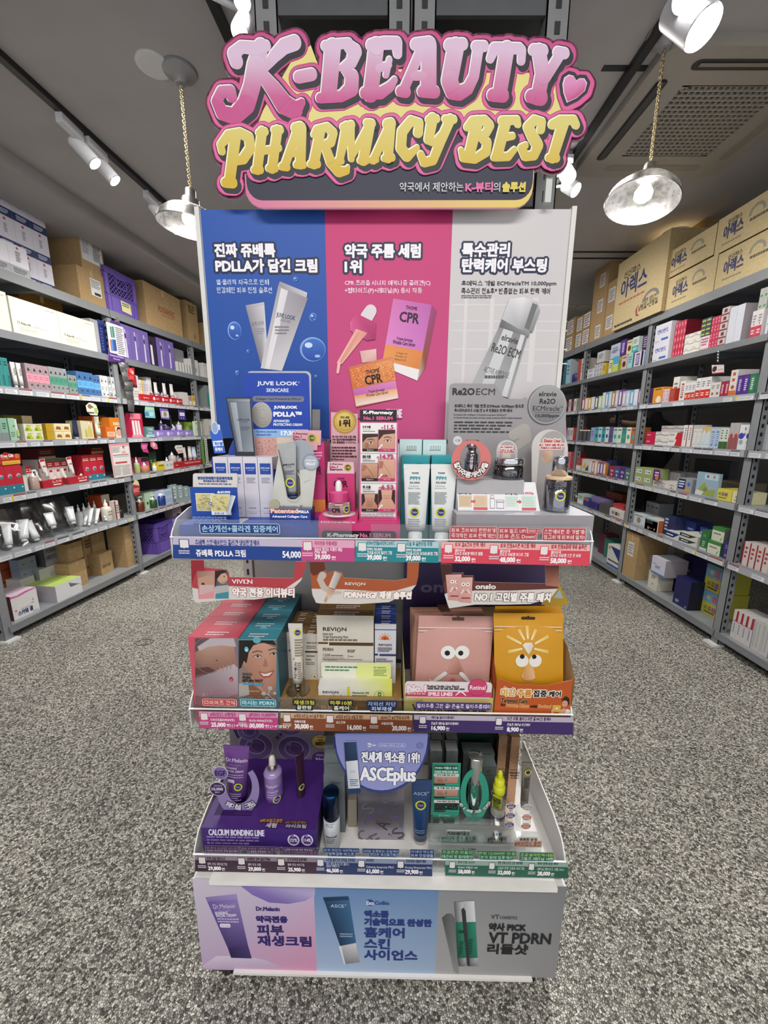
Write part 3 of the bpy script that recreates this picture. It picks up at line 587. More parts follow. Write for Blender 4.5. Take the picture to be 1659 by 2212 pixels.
P.m.o=o0+.0006;P.t('THOME',732,727,790,744,'4a2418',.5,rot=.15);P.t('CPR',728,750,800,788,'2c1410',1.4,rot=.18);P.t('Triple-Synergy',742,812,812,826,'3a1c3a',rot=.16);P.t('Wrinkle Care Serum',732,824,826,838,'3a1c3a',rot=.16)
# printed ampoule
P.p([(1300,545),(1420,580),(1340,850),(1180,800)],['8d8d8f','7c7c7f','a5a5a7','b4b4b6']);P.p([(1318,552),(1360,564),(1262,826),(1216,812)],'c9c9cb');P.p([(1392,572),(1410,578),(1330,846),(1308,840)],'d0d0d2')
P.p([(1310,512),(1430,560),(1424,590),(1298,548)],['6a6a6c','9a9a9c','7c7c7e','5c5c5e']);P.p([(1342,430),(1400,420),(1460,440),(1472,478),(1440,570),(1380,555),(1310,515)],['cfcfd1','dededf','b5b5b7','98989a','7c7c7e','a5a5a7','bebec0']);P.p([(1440,445),(1462,455),(1425,560),(1405,552)],'6e6e70')
P.t('elravie',1308,586,1380,612,'3a3a3c',.6,rot=-.25);P.t('Re2O ECM',1266,630,1390,668,'3a3a3c',.6,rot=-.25);P.t('ACTIVE AMPOULE',1232,728,1342,752,'4c4c4e',rot=-.25);P.g(1236,748,1320,772,1,'5c5c5e')
P.r(690,905,885,935,'c54f84');P.t('THOME',820,898,884,932,'e6d5dd',2)
pp=ST.p('poster_panel',pb,'large poster in blue, magenta and grey thirds with cosmetics')
for x in(-.452,.442):
 m=MB('paint');m.box(x,x+.011,.310,.332,1.375,1.926,'d3d1cd');ST.p('frame_edge',m,parent=pp)
# trays
def tray(y,zb,zlip,nm,depth):
 m=MB('paint');m.box(-.447,.447,y+.004,.326,zb,zb+.006,'dcdad8');m.box(-.40,.40,y+.05,.32,zb-.016,zb,'c9c7c4');T_=ST.p('tray',m,nm)
 for sx in(-1,1):
  e=MB('paint');x=sx*.447;pts=[(y+.002,zb),(.326,zb),(.326,zlip+.055),(y+.085,zlip+.048),(y+.03,zlip+.035),(y+.008,zlip+.012),(y+.002,zlip)]
  xi=[x-.0015,x+.0015];A=[e.vert((xi[1],p[0],p[1]),'dedcda')for p in pts];B=[e.vert((xi[0],p[0],p[1]),'dedcda')for p in pts];n=len(pts)
  e.face(A);e.face(B[::-1])
  for i in range(n):e.face((B[i],B[(i+1)%n],A[(i+1)%n],A[i]))
  ST.p('side_panel',e,parent=T_)
 g=MB('acrylic');g.box(-.449,.449,y,y+.0022,zb,zlip+.0005,'fff');g.box(-.449,.449,y,y+.004,zlip,zlip+.0016,'fff',mat='plastic');ST.p('acrylic_lip',g,'clear acrylic front lip',parent=T_)
 return T_
def strip(T_,y,cr,segs,labs,top,mid,bot,nm):
 """segs: (x0, x1, colour, pale); labs: (x0, text lines); top/mid/bot: lines y = a + b * x in crop coordinates"""
 m=MB('print');P=Pr(m,y-.0004,cr);L_=lambda l,x:l[0]+l[1]*x
 for x0,x1,c,pale in segs:
  P.m.step();f=[P.q(x0,L_(bot,x0)),P.q(x1,L_(bot,x1)),P.q(x1,L_(mid,x1)),P.q(x0,L_(mid,x0))];P.m.poly(f,c)
  P.m.poly([P.q(x0,L_(mid,x0)),P.q(x1,L_(mid,x1)),P.q(x1,L_(top,x1)),P.q(x0,L_(top,x0))],pale)
 for x,w,c,head,lines,price,unit,px in labs:
  T0,M0,B0=L_(top,x),L_(mid,x),L_(bot,x);h=B0-T0;qs=h*.40
  if w:P.rr(x,T0+h*.10,x+qs*1.1,T0+h*.10+qs*1.12,qs*.15,c);P.rr(x+qs*.1,T0+h*.13,x+qs,T0+h*.13+qs*.92,qs*.08,'dcd6d4');P.p([(x+qs*.45,T0+h*.13+qs*.9),(x+qs*.65,T0+h*.13+qs*.9),(x+qs*.55,T0+h*.13+qs*1.05)],'dcd6d4');P.g(x-qs*.05,T0+h*.60,x+qs*1.2,T0+h*.80,2,'cfc8cc')
  for t_,a0,a1,f0,f1,cc,bo in lines:P.t(t_,a0,L_(top,a0)+h*f0,a1,L_(top,a1)+h*f1,cc,bo)
  if price:P.t(price,px[0],L_(top,px[0])+h*px[2],px[1],L_(top,px[1])+h*px[3],'f1ecee',2.0 if cr in(cC,cD)else 2.4)
  if unit:u0=px[1]+h*.06;P.t(unit,u0,L_(top,u0)+h*(px[2]+.06),u0+h*.2*len(unit),L_(top,u0)+h*px[3],'f1ecee',.6)
 return ST.p('price_strip',m,nm,parent=T_)
T1=tray(.056,1.133,1.182,'top tray',0);T2=tray(.056,.713,.764,'middle tray',0);T3=tray(.008,.351,.400,'bottom tray',0)
Z1,Z2,Z3=1.1395,.7195,.3575
BL,MG,TE,CO,BR,PU,EG,NB,GN='1f3f86','b8437c','217f88','cf4355','80462a','3d2b60','3a2436','20315e','235c4a'
W_='f1ecee'
# top tray price strip
strip(T1,.056,cC,[(45,965,BL,'b9aec2')],[(92,1,BL,None,[('쥬베룩 스킨케어만의 콜라겐 생성환경케어',205,662,.12,.33,BL,.8),('쥬베룩 PDLLA 크림',212,565,.58,.86,W_,1.6)],'54,000','',(832,962,.58,.90))],(1258,.019),(1314,.019),(1412,.019),'blue price strip')
strip(T1,.056,cC,[(965,1347,MG,'d79db6')],[(976,1,MG,None,[('약국전용 주름세럼!',1060,1222,.08,.26,MG,.8),('집어서 챙기는 주름의 해답',1060,1258,.38,.52,W_,.5),('CPR 세럼',1060,1145,.53,.66,W_,.7)],'39,000','원',(1062,1172,.70,.93))],(1258,.019),(1314,.019),(1412,.019),'magenta price strip')
tl,ml,bl_=(1014,.0195),(1050,.0195),(1134,.0195)
strip(T1,.056,cD,[(231,704,TE,'a8c3c9')],[(244,1,TE,None,[('PDRN·판테놀·마데카소사이드',298,456,.02,.20,TE,.5),('PPM 30,000',298,383,.36,.48,W_,.5),('트리플 시너지 릴리프 크림',298,438,.50,.64,W_,.5)],'39,000','원',(299,379,.69,.93)),
 (466,1,TE,None,[('시술 후 골든타임 처방',521,668,.02,.20,TE,.5),('PPM 50,000',520,605,.36,.48,W_,.5),('트리플 시너지 리쥬비네이팅 크림',518,698,.50,.64,W_,.5)],'39,000','원',(520,600,.69,.93))],tl,ml,bl_,'teal price strip')
strip(T1,.056,cD,[(720,1565,CO,'e2a9a6')],[(734,1,CO,None,[('피부 결&코어 탄력 케어',798,968,.02,.20,'b03844',.6),('엘라비에',797,853,.32,.44,W_,.4),('리두오 이씨엠 액티브 앰플',796,955,.46,.60,W_,.5)],'32,000','원',(798,882,.68,.92)),
 (992,1,CO,None,[('피부 진정&수분 부스팅 케어',1056,1254,.02,.20,'b03844',.6),('엘라비에',1052,1110,.32,.44,W_,.4),('리두오 이씨엠 부스터 크림',1052,1215,.46,.60,W_,.5)],'48,000','원',(1052,1138,.68,.92)),
 (1278,1,CO,None,[('피부 진정&광채 커버 솔루션',1345,1545,.02,.20,'b03844',.6),('엘라비에',1342,1398,.32,.44,W_,.4),('리두오 이씨엠 스킨 핏 비비',1340,1510,.46,.60,W_,.5)],'58,000','원',(1340,1428,.68,.92))],tl,ml,bl_,'coral price strip')
# middle tray price strip
tl,ml,bl_=(1283,.017),(1323,.018),(1413,.0235)
strip(T2,.056,cE,[(108,724,MG,'cf93b0')],[(120,1,MG,None,[('#체지방감소 #쾌변활동',195,396,.06,.26,MG,.8),('다이어트콜라(복숭아맛)',200,385,.42,.56,W_,.6)],'25,000','원(14개입)',(205,315,.66,.92)),
 (418,1,MG,None,[('#PDRN 10,000PPM',498,706,.06,.26,MG,.8),('마시는 PDRN(포도맛)',500,678,.42,.56,W_,.6)],'30,000','원(14개입)',(505,614,.66,.92))],tl,ml,bl_,'pink price strip')
strip(T2,.056,cE,[(744,1770,BR,'c2a184')],[(764,1,BR,None,[('#재생 #보습 #시술후케어',848,1078,.06,.26,'7a4324',.6),('리페어크림',852,936,.42,.56,W_,.6)],'30,000','원',(854,962,.64,.92)),
 (1098,1,BR,None,[('#재생 #보습 #얼감개선',1176,1386,.06,.26,'7a4324',.6),('마스크팩',1178,1246,.42,.56,W_,.6)],'16,000','원',(1266,1374,.64,.92)),(1440,1,BR,None,[('#24시간 #산뜻하유지력',1525,1745,.06,.26,'7a4324',.6),('수분선크림',1528,1618,.42,.56,W_,.6)],'20,000','원',(1612,1722,.62,.90))],tl,ml,bl_,'brown price strip')
strip(T2,.056,cF,[(205,1502,PU,'b4a8b8')],[(246,1,PU,None,[('레티놀 팔자주름패치',346,530,.06,.20,'3a2a50',.6),('온슬로 레티놀 팔자주름패치',344,565,.42,.55,W_,.5)],'16,900','원',(348,456,.66,.92)),
 (866,1,PU,None,[('미간 주름, 붙이고 자면 끝 8시간 홈케어',966,1316,.04,.20,'3a2a50',.6),('온슬로 레티날 미간패치',962,1148,.40,.53,W_,.5)],'8,900','원',(962,1056,.64,.90))],(1368,.017),(1408,.018),(1502,.0225),'purple price strip')
# bottom tray price strip
tl,ml,bl_=(1058,.0195),(1094,.0200),(1185,.0215)
strip(T3,.008,cG,[(42,1010,EG,'8d7d88')],[(70,1,EG,None,[('탄력 재생 펩타이드',138,286,.10,.26,EG,.7),('멜락 본딩 페이셜크림',142,296,.44,.58,'cdbfca',.4)],'29,800','원',(148,248,.68,.92)),(384,1,EG,None,[('광채탄탄 장벽 콜라겐케어',458,640,.08,.24,EG,.7),('멜락 본딩 세럼',465,566,.42,.56,'cdbfca',.4)],'29,800','원',(468,568,.66,.90)),(700,1,EG,None,[('눈가 피부결 집중케어',778,930,.04,.20,EG,.7),('멜락 본딩 아이크림',782,912,.38,.52,'cdbfca',.4)],'25,900','원',(786,884,.64,.88))],tl,ml,bl_,'dark plum price strip')
strip(T3,.008,cG,[(1010,1931,NB,'8490a8')],[(1012,1,NB,None,[('수분을 끌어모아 장벽을 강화해요',1086,1320,.02,.20,NB,.6),('덱스 엑소좀 미스트 플러스',1088,1270,.30,.43,'c3cbdc',.4),('EXO MIST-S',1090,1190,.44,.56,'c3cbdc',.5)],'46,500','원',(1088,1186,.66,.90)),(1338,1,NB,None,[('하이엔드',1405,1470,.02,.18,NB,.6),('Calming Ampoule PRO',1404,1625,.44,.58,'c3cbdc',.4)],'61,000','원',(1408,1508,.64,.90)),(1650,1,NB,None,[('프리미엄 데일리케어',1720,1880,.0,.16,NB,.6),('Firming Moisturizer PRO',1715,1925,.42,.56,'c3cbdc',.4)],'29,900','원',(1716,1820,.62,.88))],tl,ml,bl_,'navy price strip')
strip(T3,.008,cH,[(583,1540,GN,'8fa49c')],[(612,1,GN,None,[('피부 진정 시너지',682,810,.04,.18,GN,.6),('PDRN 리들샷 100',682,834,.38,.51,'c5d6ce',.5)],'58,000','원',(684,780,.60,.86)),(920,1,GN,None,[('한번 트위스트로 고른 기미커버',994,1184,.02,.17,GN,.6),('시들샷 탄력 초음파 아이크림',992,1196,.36,.50,'c5d6ce',.4)],'32,000','원',(992,1092,.60,.86)),(1228,1,GN,None,[('피부 탄력·탄성 케어',1302,1460,.02,.16,GN,.6),('레티날 펩타이드 세럼 30ml',1300,1505,.36,.50,'c5d6ce',.4)],'28,000','원',(1300,1398,.60,.86))],(1061,.0200),(1100,.0185),(1180,.0225),'green price strip')
# clear riser with lettering stickers behind each lip
def stickers(T_,y,items,box):
 x0,z0_,x1,z1__=box
 g=MB('acrylic');g.box(x0,x1,y,y+.0012,z0_,z1__,'fff');G=ST.p('acrylic_riser',g,'clear plastic riser sheet',parent=T_)
 for cr,rx,lines,bg,edge in items:
  m=MB('print');P=Pr(m,y-.0006,cr);P.m.o=.0002
  ow=rx
  for w,cc in((ow+ow*.45,edge),(ow,bg)):
   for t_,q_,c_ in lines:
    a,c=P.q(q_[0],q_[3]),P.q(q_[2],q_[1]);k=P.k(w);P.m.rrect(a[0]-k,a[1]-k*.8,c[0]+k,c[1]+k*.8,k*1.1,cc)
  for t_,q_,c_ in lines:P.t(t_,*q_,c_,ow*.10)
  ST.p('lettering_sticker',m,parent=T_)
stickers(T1,.0575,[(cC,12,[('손상개선+콜라겐 집중케어',(254,1178,795,1225),'a9cbe2')],'1d3a78','c3cdde')],(-.44,1.139,-.06,1.222))
stickers(T1,.0575,[(cD,8,[('피부 코어부터 탄탄하게',(778,950,1026,974),'e9c3bd'),('즉각적인 피부 탄력개선!',(776,980,1028,1006),'e9c3bd')],'a94350','e3b6b2'),(cD,8,[('피부 밀도 UP!',(1052,954,1200,978),'e9c3bd'),('피부 온도 Down!',(1050,984,1255,1010),'e9c3bd')],'a94350','e3b6b2'),(cD,6,[('피부온도 -5℃',(1218,960,1282,972),'e9c3bd')],'b2404c','e3b6b2'),(cD,8,[('스킨케어한 듯 가볍게!',(1304,958,1534,984),'e9c3bd'),('정교하게 피부에 밀착!',(1302,990,1534,1014),'e9c3bd')],'a94350','e3b6b2')],(-.02,1.139,.44,1.215))
stickers(T2,.0575,[(cE,11,[('다이어트 간식',(152,1200,388,1234),'f0c3bd')],'b34d4e','e8c7c2'),(cE,11,[('마시는 PDRN',(445,1202,692,1236),'c4e0e4')],'3d7f8c','b9dbe0'),(cE,9,[('재생크림',(848,1200,1004,1232),'d8cf4e'),('끝판왕',(872,1240,985,1270),'e9e6dc')],'1f1c1c','4a4440'),(cE,9,[('하루10분',(1128,1204,1300,1236),'d8cf4e'),('홈케어',(1158,1244,1275,1276),'e9e6dc')],'1f1c1c','4a4440'),(cE,9,[('자외선 차단',(1424,1212,1640,1244),'9db4d8'),('피부재생',(1452,1250,1606,1282),'c9d2e4')],'1a2448','2c3868'),(cF,9,[('팔자주름 고민 끝! 온슬로 팔자주름패치',(230,1284,826,1318),'d8cfe0')],'453262','6a588a')],(-.40,.719,.10,.80))
stickers(T3,.0095,[(cG,7,[('리포닉 & EGF 시너지',(136,992,380,1010),'8d6c8e'),('속부터 차오르는 탄력 밀도케어',(138,1014,378,1032),'a99aae')],'3a2448','8d7c96'),(cG,7,[('칼슘 리본딩 네트워크 설계',(408,998,690,1016),'8d6c8e'),('촘촘한 탄력장벽',(484,1022,604,1038),'a99aae')],'3a2448','8d7c96'),(cG,7,[('노화된 눈가를 위한 특허성분',(752,1008,980,1022),'a99aae'),('리포닉 10,000PPM 함유',(722,1026,1012,1044),'8d6c8e')],'3a2448','8d7c96'),
 (cG,7,[('피부 본연의 속탄력부터',(1070,1010,1342,1030),'93a6cc'),('장벽강화 미스트',(1106,1036,1310,1060),'a9b9d8')],'26365e','7c8cae'),(cG,7,[('365일 빈틈없는 보습케어',(1382,1016,1660,1036),'93a6cc'),('컨디션 부스팅크림',(1436,1042,1640,1064),'a9b9d8')],'26365e','7c8cae'),
 (cH,7,[('차세대 엑소좀',(318,998,490,1018),'93a6cc'),('피부 진정앰플',(318,1026,490,1048),'a9b9d8')],'26365e','7c8cae'),(cH,7,[('모공쫀쫀 리들샷',(560,1000,792,1024),'9cc070'),('매끈하게 광채충전',(556,1034,798,1058),'a9d2bc')],'2c5f4e','8fb0a0'),(cH,7,[('1분당 12,000번 진동',(834,1010,1132,1032),'9cc070'),('눈가 광채 집중개선',(858,1040,1104,1064),'a9d2bc')],'2c5f4e','8fb0a0'),(cH,7,[('모공·밀착탄력세럼',(1168,1022,1420,1044),'a8c860'),('고밀도 레티날 세럼',(1166,1050,1422,1074),'b9dcc8')],'2c5f4e','8fb0a0')],(-.42,.358,.42,.428))

# header sign: die-cut board
SG=Thing(S,'header_sign','die-cut sign with puffy pink and yellow lettering on top of the display stand','sign',(0,.288,1.905))
YS=.284
rows={}
def ltr(row,cr,*strokes):
 for st in strokes:rows.setdefault(row,[]).append([(*(lambda p:(p.x,p.z))(S.at(cr(x,y),y=YS)),w*K_(cr))for x,y,w in st])
def K_(cr):return abs(S.at(cr(101,100),y=YS).x-S.at(cr(100,100),y=YS).x)
ltr(1,cK,[(705,500,150),(655,700,190),(610,920,180),(550,1110,190),(430,1235,160),(300,1200,140),(240,1080,115),(290,975,110),(385,975,120),(400,1030,110)],[(760,495,100),(650,520,120),(500,505,110),(420,580,130),(450,660,135)],[(740,740,70),(850,600,115),(950,500,140),(1060,462,140)],[(720,800,120),(840,950,160),(950,1110,190),(1060,1170,170),(1135,1090,80)],[(1105,822,115),(1240,795,115)])
ltr(1,cS3,[(245,232,110),(400,205,105),(520,195,100)],[(330,250,190),(280,800,190)],[(510,215,120),(592,300,165),(555,420,130),(430,492,70)],[(470,520,80),(560,600,160),(550,740,170),(430,830,120),(180,850,110)],
 [(790,220,130),(950,195,130),(1095,195,125),(1105,325,100)],[(850,230,180),(780,800,180)],[(880,490,90),(1000,455,70)],[(1005,395,70),(965,575,70)],[(715,790,130),(900,790,130),(1010,715,110),(1065,635,75)],
 [(1320,212,130),(1480,192,130)],[(1390,260,110),(1180,740,110)],[(1480,220,170),(1470,740,190)],[(1300,585,95),(1400,585,95)],[(1140,770,120),(1200,780,120)],[(1400,770,130),(1545,780,130)])
ltr(1,cS4,[(185,180,110),(315,170,100)],[(245,200,160),(185,520,160),(220,620,150),(280,640,130),(360,600,110),(420,480,100),(460,230,100)],[(440,190,90),(520,190,90)],[(620,210,100),(860,210,90),(885,230,80),(880,330,75)],[(620,210,100),(580,310,75)],[(740,220,140),(670,640,140)],[(600,660,110),(705,670,110)],
 [(1000,225,100),(1090,235,100)],[(1050,240,130),(1090,480,140)],[(1230,245,90),(1300,260,90)],[(1260,260,95),(1110,500,95)],[(1080,480,140),(1040,680,140)],[(975,670,120),(1070,690,130)])
ltr(2,cS1,[(165,355,60),(152,300,60),(220,220,80),(320,200,75),(395,240,80),(405,330,80),(345,420,80),(290,440,60)],[(280,220,90),(230,600,90)],[(195,620,80),(255,625,80)],[(505,190,80),(465,510,80)],[(635,180,80),(590,500,80)],[(520,350,60),(650,330,50)],[(480,200,60),(530,190,60)],[(610,175,60),(660,175,60)],[(440,515,60),(490,515,60)],[(565,500,60),(615,500,60)],
 [(790,160,80),(830,150,80)],[(800,190,70),(700,470,70)],[(840,160,80),(830,460,85)],[(740,375,55),(820,365,55)],[(675,485,60),(715,490,60)],[(800,470,60),(855,470,60)],
 [(945,215,50),(970,170,60),(1060,150,65),(1110,200,70),(1090,280,70),(1010,310,60)],[(1000,180,80),(945,460,85)],[(920,465,60),(975,465,60)],[(1040,310,70),(1090,450,80),(1160,530,80),(1220,520,60),(1235,490,35)],
 [(1225,150,85),(1160,440,60)],[(1195,150,60),(1265,130,60)],[(1255,150,70),(1265,420,50)],[(1265,400,50),(1410,150,70)],[(1420,130,85),(1365,430,85)],[(1395,115,60),(1440,120,60)],[(1145,435,50),(1180,440,50)],[(1340,435,55),(1390,435,55)],
 [(1570,125,80),(1600,120,80)],[(1580,150,65),(1450,430,65)],[(1600,120,75),(1575,410,80)],[(1500,325,50),(1580,320,50)],[(1430,430,50),(1475,425,50)],[(1545,415,55),(1610,410,55)])
ltr(2,cS2,[(240,225,75),(250,150,65),(180,130,70),(110,220,80),(100,350,80),(150,420,75),(230,350,45)],[(355,115,85),(325,280,75),(370,310,55),(430,250,65)],[(500,120,75),(420,300,75),(360,450,70),(290,470,65),(262,405,55)],[(325,120,55),(390,115,55)],[(460,115,55),(530,120,55)],
 [(640,180,60),(680,130,65),(780,125,65),(820,170,70),(790,230,65),(720,265,55)],[(720,140,90),(650,420,85)],[(760,275,55),(800,310,70),(790,380,75),(700,440,65),(610,430,65),(588,370,45)],[(920,130,65),(1040,125,60),(1050,160,50)],[(950,140,85),(880,410,85)],[(920,270,55),(1005,255,50)],[(860,425,60),(970,420,60),(1020,365,45)],
 [(1235,200,65),(1245,140,60),(1180,125,70),(1130,180,75),(1170,260,85),(1210,330,85),(1180,410,70),(1110,420,65),(1078,350,60),(1110,330,50)],[(1330,160,70),(1390,125,65),(1500,125,65),(1520,165,60)],[(1420,140,90),(1330,430,80)],[(1300,430,60),(1360,435,60)])
heart=[(1315,735),(1282,640),(1272,555),(1290,492),(1335,462),(1380,475),(1408,520),(1440,498),(1485,500),(1512,545),(1490,620),(1410,690)]
hp=[(lambda p:(p.x,p.z))(S.at(cS4(*q),y=YS))for q in heart];hc=(sum(p[0]for p in hp)/len(hp),sum(p[1]for p in hp)/len(hp))
rows[3]=[[(*hp[i],.004),(*hp[(i+1)%len(hp)],.004)]for i in range(len(hp))]
PX=K_(crop(0,0,1))
bd=MB('board')
def capsule_slab(m,pts,grow,y0,y1,off,col,side):
 q=[(x+off[0],z+off[1],w/2+grow)for x,z,w in pts]
 for i,(x,z,r)in enumerate(q):
  m.slab([(x+r*cos(2*pi*k/18),z+r*sin(2*pi*k/18))for k in range(18)],y0,y1,col,side)
  if i+1<len(q):
   x2,z2,r2=q[i+1];d=hypot(x2-x,z2-z);nx,nz=-(z2-z)/d,(x2-x)/d
   m.slab([(x-nx*r,z-nz*r),(x2-nx*r2,z2-nz*r2),(x2+nx*r2,z2+nz*r2),(x+nx*r,z+nz*r)],y0,y1,col,side)
Q=lambda x,y:(lambda p:(p.x,p.z))(S.at(cA(x,y),y=YS))
MR='5a1535'
for row in(1,2,3):
 for st in rows[row]:capsule_slab(bd,st,17*PX,YS,YS+.005,(2*PX,-2*PX),MR,'c9c4c4')
zl=Q(210,800)[1]
bd.slab(rr(Q(195,0)[0],Q(0,832)[1],Q(1440,0)[0],Q(0,560)[1],34*PX*1.2),YS+.0006,YS+.005,'d58aa8','bdb9b6');bd.slab([Q(280,520),Q(320,430),Q(420,260),Q(560,240),Q(1500,300),Q(1545,440),Q(1300,560),Q(400,620)],YS+.0004,YS+.005,'d5c67e')
SB=SG.p('board',bd)
pt=MB('print');pt.front(YS);P=Pr(pt,YS,cA)
z_a,z_b=Q(0,828)[1],Q(0,798)[1]
n=12;xs=[Q(205+i*(1435-205)/n,0)[0]for i in range(n+1)]
cg=lambda i:mixc('c96a95','d9a58e',min(1,i/5))if i<6 else mixc('d9a58e','d8c060',(i-6)/6)
NVY='23253b'
bp=rr(Q(197,0)[0],Q(0,829)[1],Q(1438,0)[0],Q(0,600)[1],38*PX)
P.m.poly(bp,[cg(12*(p[0]-xs[0])/(xs[-1]-xs[0]))for p in bp])
P.m.rrect(Q(203,0)[0],Q(0,799)[1],Q(1436,0)[0],Q(0,540)[1],34*PX,NVY)
P.p([(280,520),(310,440),(420,250),(500,180),(530,260),(1150,290),(1470,290),(1500,330),(1545,440),(1440,470),(1250,470),(1000,470),(800,500),(500,520)],'d6c97f')
BK='22232b'
def pinkf(x,z):return mixc('d45f97','b84580',min(1,max(0,(z-Q(0,500)[1])/(Q(0,150)[1]-Q(0,500)[1]))))
for row in(1,3,2):
 for gr_,off,c_ in((13,(1.5,-1.5),'a33368'),(11.5,(1.5,-1.5),pinkf)):
  P.m.step()
  for st in rows[row]:P.m.stroke(st,c_,grow=gr_*PX,off=(off[0]*PX,off[1]*PX),step=False,seg=18)
 P.m.step()
 for o_ in((0,0),(1.5,-2),(3,-4),(4.5,-6)):
  if row==3 and o_[0]>0:continue
  for st in rows[row]:P.m.stroke(st,BK,grow=4.5*PX,off=(o_[0]*PX,o_[1]*PX),step=False,seg=18)
 if row==3:
  P.m.poly(hp,'e6c9da');P.m.poly([(hc[0]+(x-hc[0])*.93+.0006,hc[1]+(z-hc[1])*.93-.0006)for x,z in hp],['b8487f' if z<hc[1]else 'cf86b4' for x,z in hp]);P.m.step();continue
 zt_,zb_=(Q(0,165)[1],Q(0,430)[1])if row==1 else(Q(0,500)[1],Q(0,700)[1])
 f1=(lambda x,z:mixc('b94a83','cdb3cb',min(1,max(0,((z-zb_)/(zt_-zb_)-.12)/.6))))if row==1 else(lambda x,z:mixc('c6a52b','cfc272',min(1,max(0,(z-zb_)/(zt_-zb_)))))
 P.m.step()
 for st in rows[row]:P.m.stroke(st,'e6d9dd' if row==1 else 'ebe4bf',grow=1.0*PX,off=(-1.6*PX,1.6*PX),step=False,seg=18)
 P.m.step()
 for st in rows[row]:P.m.stroke(st,f1,grow=0,step=False,seg=18)
for t_,q_,c_,bo in(('약국에서 제안하는',(854,730,1106,767),'cfcdd0',.3),('K-뷰티',(1116,730,1222,767),'cf6a9c',2.0),('의',(1226,730,1252,767),'cfcdd0',.3),('솔루션',(1262,730,1352,767),'d2c35a',2.0)):P.t(t_,*q_,c_,bo)
SG.p('lettering',pt,'puffy pink and yellow lettering with black and magenta outlines')
pl=MB('paint');pl.box(.37,.384,YS+.008,YS+.02,1.925,2.04,'b9bcb9');SG.p('support_post',pl);pl=MB('paint');pl.box(-.35,-.336,YS+.008,YS+.02,1.94,2.04,'b9bcb9');SG.p('support_post',pl)
# ---------------------------------------------------------------- products on the stand
def Y_(cr,x,y,z,sp=S):return sp.at(cr(x,y),z=z).y
def XZ(cr,x,y,yy,sp=S):p=sp.at(cr(x,y),y=yy);return p.x,p.z
def cx_(cr,x0,x1,y,yy):return XZ(cr,x0,y,yy)[0],XZ(cr,x1,y,yy)[0]
def md(a,b,y,z):return((a[0]+b[0])/2,y,z)
def card(name,label,cat,cr,pts,y,col,prints=None,z0=None,th=.0012,side='d8d4d0',group=None,mat='card',tilt=0):
 q=[XZ(cr,*p,y)for p in pts]
 if z0 is not None:zm=min(p[1]for p in q);q=[(x,max(z,z0))if z>zm+.004 else(x,z0)for x,z in q]
 m=MB(mat);m.slab(q,y,y+th,col,side);P=Pr(m,y,cr)
 if prints:prints(P)
 xs=[p[0]for p in q];return solo(S,name,label,cat,m,((min(xs)+max(xs))/2,y,min(p[1]for p in q)),group)
def rcard(x0,y0,x1,y1,r):
 return rr(x0,y0,x1,y1,r)
# --- top tray, blue cream display
yf=.075;x0,x1=cx_(cC,95,1085,1220,yf);zp1=XZ(cC,500,1176,yf)[1]
BLU='1b3f9e'
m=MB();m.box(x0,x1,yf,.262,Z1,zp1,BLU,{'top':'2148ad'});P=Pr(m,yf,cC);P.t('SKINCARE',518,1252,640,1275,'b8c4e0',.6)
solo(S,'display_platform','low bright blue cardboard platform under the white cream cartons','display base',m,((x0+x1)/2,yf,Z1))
def backb(P):
 P.rr(584,86,1020,700,30,'2143a6');P.t('JUVE LOOK',650,147,938,181,'dfe4f0',1.6);P.t('®',944,146,954,158,'dfe4f0');P.t('SKINCARE',716,196,874,222,'dfe4f0',.8)
 P.rr(617,252,985,291,18,'77788a');P.t('Collagen Care Powered by PDLLA⁺',640,262,970,282,'22325e',.5)
 P.d(682,386,76,'8f8c86',ry=90,col2='b5b2ac')
 for r in(30,50,66):P.ring(690,380,r-2,r,'7c7973',k=1.15,a0=20+r,a1=300)
 P.t('JUVELOOK',770,322,935,345,'e8ebf3',2);P.t('PDLLA™',768,365,966,396,'e8ebf3',3);P.t('ADVANCED',766,421,880,438,'dfe4f0',1);P.t('PROTECTING CREAM',766,447,972,464,'dfe4f0',1)
 P.r(618,490,1014,546,'8fb4de');P.t('Soothes physically',646,499,792,516,'2143a6',.5);P.t('stressed skin',646,519,748,535,'2143a6',.5);P.t('17:30',822,502,920,532,'f2f4f8',2.5)
 P.r(630,548,796,700,'b98d88','c9a096');P.r(798,548,1010,700,'cdb9a4','d5c5b2');rn=random.Random(5)
 o0=P.m.o
 for i in range(90):P.m.o=o0+(i%40)*1e-5;P.d(635+rn.random()*155,555+rn.random()*120,2+rn.random()*3,rn.choice(['ad7070','c99a92','a86a6c']))
B=Thing(S,'header_board','blue header board with silver border behind the white cream cartons','display board',(XZ(cC,800,700,.215)[0],.215,zp1))
m=MB();q=[XZ(cC,*p,.225)for p in[(800+362*cos(radians(a)),700-300*sin(radians(a)))for a in range(0,181,12)]];q+=[(q[-1][0],zp1),(q[0][0],zp1)];m.slab(q,.225,.227,'2346a4','aeb6cc');B.p('arch_backing',m,'rounded blue backing sheet')
q=[XZ(cC,*p,.215)for p in rcard(570,72,1035,760,36)];q=[(x,max(z,zp1))for x,z in q];m=MB('metal');m.slab(q,.215,.219,'b9b8bd','9c9ba0');P=Pr(m,.215,cC);backb(P);B.p('board',m)
m=MB('metal');q=[XZ(cC,*p,.222)for p in[(1030,345),(1100,347),(1098,560),(1028,560)]];m.slab(q,.222,.2235,'7d7b78','555');B.p('foil_tab',m,'silver foil tab')
